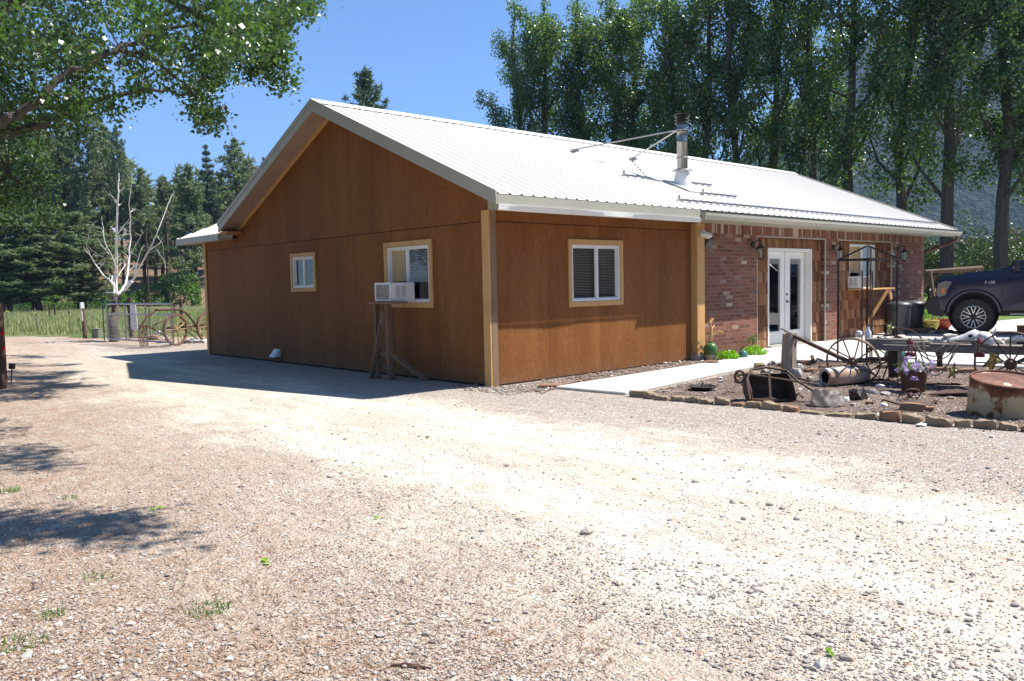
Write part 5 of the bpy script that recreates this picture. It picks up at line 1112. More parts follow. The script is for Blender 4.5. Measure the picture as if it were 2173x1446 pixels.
# cab
cabp = [(-.55, 1.55), (-1.42, 2.02), (-1.75, 2.08), (-2.75, 2.06), (-2.98, 1.98), (-3.05, 1.55)]
mb = MB(); Y0, Y1 = .90, .70; n = len(cabp); A_ = mb.av([(x, Y0 - (z - 1.55) * .36, z) for x, z in cabp]); B_ = mb.av([(x, -(Y0 - (z - 1.55) * .36), z) for x, z in cabp])
mb.f.append(tuple(A_ + i for i in range(n))); mb.f.append(tuple(B_ + i for i in range(n))[::-1])
for i in range(n): mb.f.append((A_ + i, B_ + i, B_ + (i + 1) % n, A_ + (i + 1) % n))
mb.build('cab', M['paint'], tk, bevel=.03, seg=2, smooth=30)
sidey = lambda z: Y0 - (z - 1.55) * .36
for s in (-1, 1):
    for k, P_ in enumerate(([(-.86, 1.60), (-1.42, 1.93), (-1.75, 1.99), (-1.80, 1.60)], [(-1.88, 1.60), (-1.86, 1.99), (-2.70, 1.97), (-2.86, 1.60)])):
        mb = MB(); mb.poly([(x, s * (sidey(z) + .006), z) for x, z in P_]); mb.build('side_window', M['tint'] if 0 else M['tgl'] if 'tgl' in M else M.setdefault('tgl', pm('dark_glass', [(.01, .013, .012), (.02, .03, .025)], .05, 3, spec=.8, bump=0)), tk, fix=False)
mb = MB(); mb.poly([(-.60, .80, 1.585), (-.60, -.80, 1.585), (-1.40, -.70, 2.015), (-1.40, .70, 2.015)]); mb.v = [(x + .012, y, z + .012) for x, y, z in mb.v]; mb.build('windshield', M['tgl'], tk, fix=False)
mb = MB(); mb.poly([(-3.01, .75, 1.65), (-3.01, -.75, 1.65), (-2.985, -.68, 1.95), (-2.985, .68, 1.95)]); mb.v = [(x - .03, y, z) for x, y, z in mb.v]; mb.build('rear_window', M['tgl'], tk, fix=False)
mb = MB(); mb.bar((-.60, .5, 1.60), (-.66, -.1, 1.615), .02); mb.bar((-.60, -.1, 1.60), (-.66, -.6, 1.615), .02); mb.build('wiper', M['black'], tk)
# flares, lower trims, door seams
for cx_ in (0, WB):
    for s in (-1, 1):
        mb = MB(); a = arch(cx_, .575, 176, 4, 16); b = arch(cx_, .53, 176, 4, 16); pts = [(x, s * .985, z) for x, z in a]; pin = [(x, s * .965, z) for x, z in b]; pba = [(x + (x - cx_) * .08, s * .92, z + .03) for x, z in a]; pb2 = [(x, s * .70, z) for x, z in b]
        n1, n2, n3, n4 = mb.av(pts), mb.av(pin), mb.av(pba), mb.av(pb2); k = len(pts)
        for i in range(k - 1): mb.f += [(n1 + i, n1 + i + 1, n2 + i + 1, n2 + i), (n1 + i, n1 + i + 1, n3 + i + 1, n3 + i), (n2 + i, n2 + i + 1, n4 + i + 1, n4 + i)]
        mb.build('wheel_arch_flare', M['paint'], tk, smooth=50)
        mb = MB(); mb.lathe([(.54, -.0), (.54, s * -.40), (0, s * -.40)], (cx_, s * .90, .52), 28, 'y', cap=False); mb.build('wheel_well', M['black'], tk)
for s in (-1, 1):
    for x0, x1 in ((-.60, -1.83), (-1.84, -2.98)):
        mb = MB(); y = s * .934
        for P_ in (((x0, .64), (x0, 1.56)), ((x0, .64), (x1, .64)), ((x1, .64), (x1, 1.56))): mb.bar((P_[0][0], y, P_[0][1]), (P_[1][0], y, P_[1][1]), .008)
        mb.bar((x0 - .05, s * .938, .86), (x1 + .05, s * .938, .86), .006, .03); mb.build('door_seam', M['black'], tk)
        mb = MB(); mb.bar((x1 + .10, s * .95, 1.40), (x1 + .30, s * .95, 1.40), .03, .035); mb.build('door_handle', M['paint'], tk, bevel=.006)
    mb = MB(); mb.bar((-.62, s * .96, 1.535), (-2.98, s * .955, 1.535), .02, .02); mb.build('belt_moulding', M['black'], tk)
    mb = MB(); mb.box((-.88, s * 1.06, 1.66), (.12, .20, .26)); mb.bar((-.90, s * .92, 1.60), (-.88, s * 1.0, 1.62), .06, .05); m_ = mb.build('mirror', M['black'], tk, bevel=.03, seg=2)
    mb = MB(); mb.box((-.81, s * 1.07, 1.61), (.02, .18, .06)); mb.build('mirror_strip', M['galv'], m_, bevel=.004)
    mb = MB(); mb.bar((-.75, s * .98, .52), (-3.0, s * .98, .52), .16, .035); mb.build('running_board', M['galv'], tk, bevel=.008)
    mb = MB(); P_ = [(.765, 1.27), (.80, 1.10), (.80, .98), (.72, .94), (.60, .98), (.56, 1.12), (.46, 1.30), (.60, 1.33)]
    n = mb.av([(x, s * .938, z) for x, z in P_] + [(x - .0, s * .80, z) for x, z in P_]); mb.f.append(tuple(n + i for i in range(8)))
    mb.build('headlight', M['hl'] if 'hl' in M else M.setdefault('hl', pm('headlight_lens', [(.09, .08, .08), (.20, .18, .17), (.04, .035, .035)], .15, 14, spec=.8, bump=.02)), tk, fix=False)
    mb = MB(); mb.box((.655, s * .942, 1.08), (.07, .008, .14)); mb.build('side_marker', M['amber'] if 'amber' in M else M.setdefault('amber', pm('amber_lens', [(.5, .16, .03), (.6, .25, .06)], .2, 9)), tk, bevel=.01)
    mb = MB(); mb.box((-4.90, s * .87, 1.25), (.06, .12, .36)); mb.build('tail_light', M['redpaint'], tk, bevel=.01)
mb = MB(); mb.bb(.79, .83, -.62, .62, .93, 1.30); mb.build('grille', M['black'], tk, bevel=.01)
mb = MB(); P_ = [(.62, .50), (.74, .46), (.98, .52), (1.05, .70), (1.02, .88), (.84, .94), (.66, .90), (.60, .66)]; mb.prism(P_, -.92, .92, 'xz'); bp = mb.build('front_bumper', M['black'], tk, bevel=.03, seg=2)
mb = MB(); mb.bb(.70, .80, -.7, .7, .42, .50); mb.bar((.90, .6, .5), (.90, .6, .38), .05); mb.build('skid_plate', M['galv'], tk, bevel=.01)
mb = MB(); mb.bb(-5.05, -4.9, -.9, .9, .62, .82); mb.build('rear_bumper', M['galv'], tk, bevel=.02)
mb = MB(); mb.bb(-4.8, .6, -.5, .5, .45, .62); mb.build('chassis', M['black'], tk)
M['alloy'] = pm('machined_alloy', [(.55, .55, .56), (.65, .65, .66)], .35, 4, metal=.6)
cu = bpy.data.curves.new('badge', 'FONT'); cu.body = 'F-150'; cu.size = .095; cu.extrude = .004; cu.shear = .15; ob = bpy.data.objects.new('badge', cu); col.objects.link(ob)
dg = bpy.context.evaluated_depsgraph_get(); me = bpy.data.meshes.new_from_object(ob.evaluated_get(dg)); bpy.data.objects.remove(ob); me.materials.clear(); me.materials.append(M['alloy'])
bo = bpy.data.objects.new('badge', me); col.objects.link(bo); bo.parent = tk; bo.location = (-.22, .940, 1.245); bo.rotation_euler = (math.pi / 2, 0, math.pi)
def truck_wheel(x, s):
    t = empty('wheel', (x, s * .80, WR)); t.parent = tk
    mb = MB(); T = .15; mb.lathe([(.27, -T), (.33, -T - .01), (.42, -T + .005), (.437, -T + .03), (.445, -.05), (.445, .05), (.437, T - .03), (.42, T - .005), (.33, T + .01), (.27, T)], (0, 0, 0), 48, 'y', cap=False)
    ty = mb.build('tyre', M['rubber'], t, smooth=True)
    mb = MB()
    for k in range(40):
        a = k * math.pi / 20; R = Matrix.Rotation(-a, 3, 'Y')
        for yy in (-.12, -.045, .045, .12): mb.box(R @ Vector((.447, yy, 0)), (.016, .055, .045), R)
        for yy in (-1, 1): mb.box(R @ Vector((.42, yy * .152, 0)), (.05, .014, .04), R)
    mb.build('tread', M['rubber'], ty)
    mb = MB(); f = s * T; mb.lathe([(.27, -T), (.25, 0), (.255, f * .9), (.275, f)], (0, 0, 0), 36, 'y', cap=False); mb.lathe([(.25, 0), (0, 0)], (0, s * .02, 0), 24, 'y', cap=False); mb.build('rim', M['black'], t, smooth=True)
    mb = MB()
    for k in range(8):
        a = k * math.pi / 4
        for da in (-.20, .20):
            mb.bar((.07 * math.cos(a), s * .11, .07 * math.sin(a)), (.255 * math.cos(a + da), s * .135, .255 * math.sin(a + da)), .018, .02, (0, 1, 0))
    mb.tube([(.262 * math.cos(k * .2618), s * .142, .262 * math.sin(k * .2618)) for k in range(24)], .008, 6, closed=True)
    mb.build('spokes', M['alloy'], t)
    mb = MB(); mb.lathe([(.075, 0), (.075, s * .12), (.05, s * .135), (0, s * .14)], (0, 0, 0), 18, 'y', cap=False); mb.build('hub_cap', M['black'], t, smooth=True)
    mb = MB()
    for k in range(16):
        a = k * math.pi / 8; mb.lathe([(.010, 0), (.010, s * .012)], (.285 * math.cos(a), s * .148, .285 * math.sin(a)), 6, 'y')
    mb.build('bead_bolts', M['galv'], t)
for x in (0, WB):
    for s in (1, -1): truck_wheel(x, s)
# log swing behind the brick corner
A_, B_ = at(1966, 577, 26), at(2078, 563, 26); dx_ = (B_ - A_); dx_.z = 0; LL = dx_.length
t = empty('log_swing', (A_.x, A_.y, 0), 'rustic log swing frame with a hanging bench on the lawn behind the truck', 'swing', rz=math.atan2(dx_.y, dx_.x)); h = A_.z
M['logs'] = pm('peeled_log', [(.10, .055, .035), (.17, .10, .065), (.13, .075, .05)], .8, 6, (.3, 1, 1), bump=.4)
mb = MB(); mb.tube([(-.05, 0, h), (LL * .3, 0, h + .02), (LL * .6, 0, h + .03), (LL + .1, 0, h + .08)], [.065, .07, .085, .075], 9); mb.build('top_beam', M['logs'], t, smooth=True)
for x in (.10, LL - .15):
    for s in (-1, 1):
        mb = MB(); mb.tube([(x, s * .04, h), (x - .12 * (1 if x < 1 else -1), s * .75, 0)], .05, 8); mb.build('leg', M['logs'], t, smooth=True)
for P_ in ([(-.25, .1, h - .7), (.5, 0, h)], [(LL - .6, 0, h + .05), (LL - .3, -.1, h - .3)]):
    mb = MB(); mb.tube(P_, .037, 7); mb.build('knee_brace', M['logs'], t, smooth=True)
mb = MB()
for k in range(5): mb.bar((.3, -.25 + k * .1, .5), (LL - .4, -.25 + k * .1, .5), .08, .03)
mb.build('seat', M['logs'], t)
mb = MB()
for k in range(8): mb.bar((.32 + k * (LL - .75) / 7, .25, .5), (.32 + k * (LL - .75) / 7, .36, 1.0), .07, .025)
mb.bar((.3, .36, .98), (LL - .4, .36, .98), .06, .04); mb.build('backrest', M['logs'], t)
for x in (.35, LL - .45):
    mb = MB(); mb.tube([(x, -.2, .5), (x, 0, h)], .01, 5); mb.tube([(x, .3, .9), (x, 0, h)], .01, 5); mb.build('chain', M['iron'], t)
# ================================================================ LEFT SIDE: POSTS, GATE, RAKE
g = gnd(4, 826); t = empty('timber_post', (g.x, g.y, 0), 'dark square timber post with two red reflectors at the left edge', 'post', rz=.7)
mb = MB(); mb.bb(-.065, .065, -.065, .065, 0, 1.36); mb.build('post', M['wood_post'], t, bevel=.008)
for z in (.66, .90):
    mb = MB(); mb.lathe([(.035, 0), (.035, .012), (.02, .016)], (0, 0, 0), 16, 'y'); o = mb.build('reflector', M['reflector'], t); o.rotation_euler = (math.pi, 0, -math.pi / 4 * 0); o.location = (-.0, -.066, z)
def solar_light(u, v, h, label):
    g = gnd(u, v); t = empty('garden_light', g, label, 'garden light', rot=(.05, .08, 0))
    mb = MB(); mb.tube([(0, 0, 0), (0, 0, h * .7)], .010, 6); mb.build('stake', M['black'], t)
    mb = MB(); mb.lathe([(.03, h * .7), (.055, h * .73), (.05, h * .93), (.065, h * .95), (.06, h), (0, h * 1.01)], n=12); mb.build('lamp_head', M['black'], t, smooth=30)
solar_light(24, 812, .33, 'black solar garden light beside the timber post'); solar_light(176, 716, .30, 'small dark solar light at the foot of the post with the white box')
def post(name, u, v, ztop_v, wpx, mat, label, cat='post', lean=0.0, square=True, group=None):
    g = gnd(u, v); dep = (g - CAM).dot(Vector((.67761, .7323, -.0677))); h = (v - ztop_v) * dep / F; w_ = wpx * dep / F
    t = empty(name, g, label, cat, group, rot=(0, lean, 0)); mb = MB()
    if square: mb.bb(-w_ / 2, w_ / 2, -w_ / 2, w_ / 2, -.05, h)
    else: mb.lathe([(w_ / 2, -.05), (w_ / 2 * .95, h * .98), (w_ / 2 * .7, h)], n=10, wob=.1)
    return t, mb, h, w_, dep
t, mb, h, w_, dep = post('timber_post', 181, 719, 656, 8, 'wood_post', 'round dark post with a small white box on top, left of the gate', 'post', -.03, False); mb.build('post', M['wood_post'], t, smooth=40)
mb = MB(); mb.bb(-.09, .02, -.14, -.04, h + .02, h + .22); mb.bar((-.06, -.09, h - .4), (-.06, -.09, h + .05), .03); mb.build('meter_box', M['signwhite'], t, bevel=.006)
g = gnd(207, 718); t = empty('utility_box', g, 'squat grey green utility box beside the driveway', 'utility box', rz=.75); mb = MB(); mb.bb(-.15, .15, -.12, .12, 0, .30); mb.build('cabinet', M['green_box'], t, bevel=.01); mb = MB(); mb.bb(-.16, .16, -.13, .13, .30, .33); mb.build('lid', M['green_box'], t, bevel=.008)
for i, (u, v, zt, ln, lb) in enumerate(((19, 705, 653, .05, 'leftmost thin steel fence post in the meadow grass'), (81, 708, 655, .07, 'leaning steel fence post with a yellow tip, second from the left'), (151, 708, 655, .05, 'steel fence post with a rusty tip just left of the dark post'))):
    t, mb, h, w_, dep = post('fence_post', u, v, zt, 2.2, 'iron', lb, 'fence post', -ln, True, 'steel fence posts along the meadow'); mb.v = []; mb.f = []
    mb.bb(-.02, .02, -.004, .004, -.05, h); mb.bb(-.004, .004, -.02, .0, -.05, h)
    for k in range(9): mb.bb(-.008, .008, .004, .012, .15 + k * .12, .17 + k * .12)
    mb.build('stake', M['green_box'], t); mb = MB(); mb.bb(-.03, .03, -.03, .012, h - .18, h - .12); mb.build('insulator', M['yellow'] if i < 2 else M['redpaint'], t)
for u, v, zt, lb in ((106, 678, 668, 'low dark post at the left of the pair in the meadow'), (118, 678, 667, 'low dark post at the right of the pair in the meadow')):
    t, mb, h, w_, dep = post('fence_post', u, v, zt - 22, 4, 'wood_post', lb, 'fence post', 0, False); mb.build('post', M['wood_post'], t)
# gate post pair, white board, tall pipe
t, mb, h, w_, dep = post('timber_post', 279, 716, 632, 8, 'wood_post', 'square timber post behind the gate carrying a white board', 'post', 0, True); mb.build('post', M['wood_post'], t, bevel=.008)
mb = MB(); mb.bb(w_ / 2 + .01, w_ / 2 + .20, -.16, -.13, .32, 1.12); mb.box((w_ / 2 + .13, -.145, .45), (.19, .034, .4)); mb.v = [(x, y, z) for x, y, z in mb.v]; o = mb.build('white_board', M['signwhite'], t); t.rotation_euler[2] = math.atan2(RT.y, RT.x)
t, mb, h, w_, dep = post('steel_pole', 319, 714, 490, 2.6, 'iron_worn', 'tall thin steel pole rising behind the gate', 'pole', .01, True); mb.v = []; mb.f = []; mb.tube([(0, 0, 0), (0, 0, h)], .022, 8); mb.build('pipe', M['iron_worn'], t, smooth=True); mb = MB(); mb.lathe([(.05, 0), (.05, .03), (.03, .05)], n=10); mb.build('base', M['iron_worn'], t)
t, mb, h, w_, dep = post('timber_post', 386, 690, 634, 7, 'wood_post', 'dark fence post in the meadow behind the old rake', 'post', 0, False); mb.build('post', M['wood_post'], t)
a_, b_ = at(290, 653, 27), at(520, 644, 34); mb = MB(); mb.tube([a_, a_.lerp(b_, .5) + Vector((0, 0, -.12)), b_], .012, 5); o = mb.build('fence_wire', M['rope']); tag(o, 'pale sagging rope wire strung across the meadow behind the rake', 'wire')
# gate
dg_ = 24.2
g0 = at(229, 712, 24.6); g1 = at(368, 727, 22.2); dd = g1 - g0; dd.z = 0; Lg = dd.length
t = empty('farm_gate', (g0.x, g0.y, 0), 'open galvanised tube gate with wire mesh beside the driveway', 'gate', rz=math.atan2(dd.y, dd.x)); zb_ = .14; H_ = 1.04
mb = MB(); r_ = .023
for z in (zb_, zb_ + H_ * .72, zb_ + H_): mb.tube([(0, 0, z), (Lg, 0, z)], r_, 8)
for x in (0, Lg * .30, Lg * .62, Lg): mb.tube([(x, 0, zb_), (x, 0, zb_ + H_)], r_, 8)
mb.build('frame', M['galv'], t, smooth=True)
mb = MB(); n = int(Lg / .11)
for k in range(1, n): mb.bar((k * Lg / n, 0, zb_), (k * Lg / n, 0, zb_ + H_ * .72), .006)
for k in range(1, 7): mb.bar((0, 0, zb_ + k * H_ * .72 / 7), (Lg, 0, zb_ + k * H_ * .72 / 7), .006)
mb.build('wire_mesh', M['galv'], t)
mb = MB(); mb.tube([(.0, 0, zb_ + .1), (-.08, 0, zb_ + .1)], .015, 6); mb.tube([(.0, 0, zb_ + .9), (-.08, 0, zb_ + .9)], .015, 6); mb.build('hinge', M['iron'], t)
q = at(224, 640, 26); t = empty('green_stand', (q.x, q.y, 0), 'slim green metal stand left of the gate post', 'stand', rz=-.7); mb = MB(); mb.tube([(-.1, 0, 0), (-.1, 0, q.z)], .018, 6); mb.tube([(.06, 0, 0), (.06, 0, q.z)], .018, 6); mb.build('upright', pm('green_paint', [(.02, .12, .08), (.03, .17, .11)], .5, 6), t); mb = MB(); mb.bb(-.14, .24, -.08, .08, q.z, q.z + .03); mb.build('top', bpy.data.materials['green_paint'], t)
q = at(240, 622, 25.8); t = empty('bird_table', (q.x, q.y, 0), 'white topped bird table on a post in front of the dead birch', 'bird table', rz=-.75); mb = MB(); mb.bb(-.18, .18, -.12, .12, q.z, q.z + .035); mb.build('roof', M['white'], t); mb = MB(); mb.bb(-.15, .15, -.09, .09, q.z - .25, q.z - .22); mb.bar((-.14, 0, q.z - .22), (-.14, 0, q.z), .012); mb.bar((.14, 0, q.z - .22), (.14, 0, q.z), .012); mb.build('tray', M['galv'], t); mb = MB(); mb.bb(-.05, .05, -.05, .05, 0, q.z - .25); mb.build('post', M['wood_post'], t)
# old dump rake
c1 = at(373, 702, 22.9); c2 = at(452, 697, 24.2); axv = (c2 - c1); axv.z = 0
t = empty('old_hay_rake', (c1.x, c1.y, 0), 'antique wooden-wheeled farm implement with arched frame by the house corner', 'hay rake', rz=math.atan2(axv.y, axv.x)); La = axv.length
M['wheelwood'] = pm('yellowed_wood', [(.24, .15, .06), (.38, .27, .12), (.16, .085, .045)], .8, 6, bump=.3); M['wheelrust'] = pm('red_brown_wheel', [(.08, .042, .032), (.17, .085, .058), (.22, .14, .105)], .85, 7, bump=.4)
fa = math.radians(0)
def rw(x, y, rzz): wheel((x, y, .46), .45, 14, None, .10, .07, (0, 0, rzz), 'wheelrust', 'wheel', parent=t, spoke=.016, rimw=.06, mat_sp='wheelwood')
rw(0, -.0, .05); rw(La, .2, .05)
mb = MB(); mb.tube([(-.95, .3, .55), (-.75, .25, .85), (-.45, .2, 1.02), (.35, .2, 1.0), (.6, .2, .9), (1.0, .2, .5)], .032, 7); mb.build('arched_frame', M['rust'], t, smooth=True)
mb = MB(); mb.tube([(-.1, .2, .5), (1.3, .25, .5)], .03, 6); mb.tube([(-.6, .2, .6), (.0, .1, .8), (.2, .1, .9)], .02, 6); mb.tube([(.1, .1, .9), (.08, .1, 1.15)], .02, 6); mb.tube([(.4, .2, .5), (1.0, .2, .12)], .018, 6); mb.tube([(.6, .2, .5), (1.3, .3, .2)], .018, 6); mb.build('frame_bars', M['rust'], t, smooth=True)
mb = MB()
for k in range(6): x = -.95 + k * .05; mb.tube([(x, .3, .62), (x - .06, .32, .35), (x - .04, .25, .05)], .012, 5)
mb.tube([(-1.0, .3, .62), (-.7, .3, .60), (-.3, .1, .3)], .018, 5)
mb.build('tines', M['rust'], t)
mb = MB(); mb.lathe([(.0, 0), (.12, .01), (.17, .06), (.16, .065)], (.5, .2, .56), 14); mb.build('seat', M['rust'], t, smooth=True)
for i, (u, v, d, m, lb) in enumerate(((325, 722, (.22, .14, .14), 'redrock', 'rust brown rock heap under the left of the old rake'), (345, 728, (.30, .10, .07), 'redrock', 'low brown rock in front of the old rake'), (350, 725, (.10, .08, .09), 'palerock', 'white rock just left of the rake wheel'), (410, 727, (.14, .10, .10), 'palerock', 'upright white rock right of the rake wheel'), (422, 728, (.20, .10, .07), 'palerock', 'white rock, second right of the rake wheel'), (435, 728, (.16, .10, .08), 'palerock', 'white rock nearest the house corner'), (398, 728, (.16, .08, .06), 'rock', 'grey rock behind the foot of the rake wheel'), (335, 712, (.14, .12, .12), 'palerock', 'pale rock behind the gate below the rake frame'))): rock(u, v, d, m, lb, 90 + i)
g = gnd(295, 726); mb = MB(); mb.tube([(-.30, 0, .05), (-.34, .05, .10), (-.28, .1, .13), (.3, .1, .12), (.5, .05, .08)], .016, 6); o = mb.build('iron_loop', M['rust'], smooth=True); o.location = g; o.rotation_euler[2] = -.7; tag(o, 'bent rusty iron bar on the dirt in front of the gate', 'iron bar')
g = gnd(880, 1440); mb = MB(); mb.tube([(-.08, 0, .01), (-.02, .01, .015), (.05, 0, .01), (.09, -.01, .012)], [.004, .007, .006, .003], 6); o = mb.build('stick', M['rust'], smooth=True); o.location = gnd(870, 1420); o.rotation_euler[2] = -.9; tag(o, 'short brown stick lying at the bottom centre of the gravel', 'stick')

# more scrap half sunk in the bed
def bent(u, v, pts, r_, m, label, name='scrap_bar', cat='scrap iron', rz=0.0):
    g = gnd(u, v); mb = MB(); mb.tube(pts, r_, 6); o = mb.build(name, M[m], smooth=True); o.location = (g.x, g.y, .012); o.rotation_euler[2] = rz; tag(o, label, cat); return o
bent(1570, 812, [(-.2, 0, .02), (0, .05, .03), (.25, .02, .015)], .012, 'rust', 'rusty bar lying behind the scraper handle', rz=.3)
bent(1545, 838, [(-.12, 0, .01), (0, .02, .03), (.13, -.02, .01)], .010, 'iron_worn', 'short iron rod left of the scraper')
bent(1700, 845, [(-.1, 0, .0), (-.02, .04, .05), (.1, .03, .01)], .012, 'rust', 'small bent iron piece between the scraper and the folded sheet metal', rz=.8)
bent(1705, 812, [(-.15, 0, .02), (.05, .03, .04), (.2, 0, .02)], .016, 'rust', 'rusty pipe end near the flat white stone', rz=1.1)
bent(1860, 815, [(-.25, 0, .02), (.0, .02, .05), (.3, 0, .02)], .014, 'rust', 'rusty bar on the ground right of the hollow log', rz=-.5)
bent(1895, 806, [(-.2, 0, .01), (0, .04, .06), (.2, .05, .015)], .012, 'iron_worn', 'bent iron strap left of the flower bucket', rz=.4)
bent(1990, 822, [(-.3, 0, .02), (.0, .02, .03), (.3, .02, .02)], .014, 'rust', 'long rusty rod behind the pointed iron plate', rz=-.9)
bent(1990, 858, [(-.1, 0, .01), (0, .04, .03), (.12, .02, .01)], .010, 'rust', 'small rusty hook between the brown rocks and the drum', rz=.2)
bent(1742, 795, [(-.2, 0, .03), (0, 0, .08), (.25, .05, .03)], .018, 'rust', 'rusty pipe below the wagon tongue', rz=-.2)
bent(1760, 783, [(.09 * math.cos(k * .5), .09 * math.sin(k * .5), .01) for k in range(11)], .012, 'rust', 'rusty horseshoe beside the left wagon wheel', 'horseshoe', 'horseshoe')
bent(1835, 805, [(.08 * math.cos(k * .5), .08 * math.sin(k * .5), .01) for k in range(11)], .011, 'iron_worn', 'iron horseshoe under the left wagon wheel', 'horseshoe', 'horseshoe', 1.3)
for i, (u, v, d, m, lb) in enumerate(((1600, 822, (.09, .05, .05), 'rock', 'grey stone just behind the scraper bucket'), (1578, 818, (.06, .05, .04), 'palerock', 'small pale stone left behind the scraper'), (1720, 806, (.06, .04, .04), 'rock', 'small grey stone at the open end of the hollow log'), (1868, 824, (.08, .05, .04), 'palerock', 'white stone between the hollow log and the flower bucket'), (1900, 818, (.06, .05, .035), 'redrock', 'brown stone just left of the flower bucket'), (1925, 800, (.05, .04, .03), 'palerock', 'small white stone behind the flower bucket'), (1998, 838, (.07, .05, .03), 'rock', 'grey stone at the tip of the pointed iron plate'), (1875, 862, (.05, .04, .025), 'palerock', 'small pale stone inside the bent hoop'), (1810, 862, (.05, .04, .03), 'rock', 'small grey stone right of the folded sheet metal'), (1530, 812, (.06, .04, .025), 'rock', 'small grey stone between the path and the iron disc'), (1640, 775, (.09, .06, .07), 'rock', 'round grey stone behind the left side of the stump post'), (1655, 778, (.06, .05, .05), 'redrock', 'brown stone tucked behind the stump post'), (1796, 852, (.05, .05, .04), 'palerock', 'white chip beside the slag lump'), (1845, 858, (.06, .04, .03), 'redrock', 'brown chip right of the slag lump'))): rock(u, v, d, m, lb, 140 + i, .008, rough=.4)
# ================================================================ TREES
def depth_of(p): return (Vector(p) - CAM).dot(Vector((.67761, .7323, -.0677)))
def needle_tris(C, n, L, wd, up=.3):
    """n needle sprays round every clump centre"""
    N = len(C) * n; P = np.repeat(C, n, 0); d = R_.normal(0, 1, (N, 3)); d[:, 2] += up; d /= np.linalg.norm(d, axis=1)[:, None]
    e = np.cross(d, R_.normal(0, 1, (N, 3))); e /= np.linalg.norm(e, axis=1)[:, None]
    l = (L * R_.uniform(.6, 1.2, N))[:, None]; P = P + d * l * .1
    return np.stack([P - e * wd, P + e * wd, P + d * l], 1).reshape(-1, 3)
def pine(name, seed, H, base, rad, shape, m, label, cat='pine tree', dens=1.0, nb=95, L=.30, group=None, up=.25, whorl=False):
    r = random.Random(seed); t = empty(name, (0, 0, 0), label, cat, group)
    mb = MB(); bend = [(noise.noise(Vector((seed, k * .3, 0))) * .25, noise.noise(Vector((seed, k * .3, 5))) * .25) for k in range(9)]
    tp = [(bend[k][0], bend[k][1], H * k / 8) for k in range(9)]; r0 = H * .013 + .06
    mb.tube([(0, 0, -.5)] + tp, [r0 * 1.15] + [r0 * (1 - k / 8.3) + .01 for k in range(9)], 8)
    Cn = []
    def tpos(z):
        k = min(7.999, max(0, z / H * 8)); i = int(k); f = k - i; a, b = tp[i], tp[i + 1]; return Vector((a[0] + (b[0] - a[0]) * f, a[1] + (b[1] - a[1]) * f, z))
    for i in range(nb):
        s = (i + r.random()) / nb; s = s ** .9; z = H * (base + (1 - base) * s * .985); a = i * 2.4 + r.uniform(-.5, .5)
        if whorl: z = H * (base + (1 - base) * (round(s * 16) / 16) * .985)
        R = rad * shape(s) * r.uniform(.5, 1.2)
        if r.random() < .14: R *= .45
        o = tpos(z); rise = up * R * (1.2 * s + .1) - .12 * R * (1 - s)
        P_ = [o, o + Vector((math.cos(a) * R * .5, math.sin(a) * R * .5, rise * .25)), o + Vector((math.cos(a) * R, math.sin(a) * R, rise))]
        mb.tube(P_, [.012 * R + .012, .01 * R + .008, .006], 4, cap=False)
        k = max(2, int(R * 3.4 * dens))
        for j in range(k):
            f = .28 + .75 * (j + r.random()) / k; sp = .16 * R * (1.2 - f * .6)
            p = P_[0].lerp(P_[2], f); Cn.append((p.x + r.gauss(0, sp), p.y + r.gauss(0, sp), p.z + r.gauss(0, sp * .5) - .05 * R * math.sin(f * 3.1)))
    for j in range(6): q = tpos(H * (1 - j * .012)); Cn.append((q.x, q.y, q.z))
    mb.build('trunk', M['pinebark'], t, fix=False)
    np_obj('crown', needle_tris(np.array(Cn), 13, L, .048, up * .4), 3, M[m], t)
    return t
def place(proto, first, loc, sc, rz, label, group):
    o = proto if first else copy_tree(proto)
    o.location = loc; o.scale = sc; o.rotation_euler = (0, 0, rz); o['label'] = label
    if group: o['group'] = group
    return o
conef = lambda s: (1 - s) ** .6 * .75 * (1 + .35 * math.sin(s * 19)) + .14
cone = lambda s: (1 - s) ** .75 * .95 + .06
barrel = lambda s: (max(0, math.sin(math.pi * (.18 + .80 * s)))) ** .8 * .9 + .08
slim = lambda s: (1 - s) ** .6 * .8 + .15
PV = [pine('pine_tree', 1, 15, .30, 2.7, conef, 'needle', 'x', dens=2.8, nb=150, L=.30), pine('pine_tree', 2, 15, .34, 2.4, barrel, 'needle', 'x', dens=2.8, nb=140, L=.30),
      pine('pine_tree', 3, 15, .42, 1.9, barrel, 'needle', 'x', dens=2.6, nb=85, L=.28), pine('fir_tree', 4, 15, .22, 2.4, cone, 'spruce', 'x', 'fir tree', dens=2.2, nb=210, L=.34, up=.05, whorl=True), pine('pine_tree', 6, 15, .12, 2.4, barrel, 'needle', 'x', dens=2.8, nb=150, L=.30)]
for o_ in PV[:3]: pass
used = [False] * 5
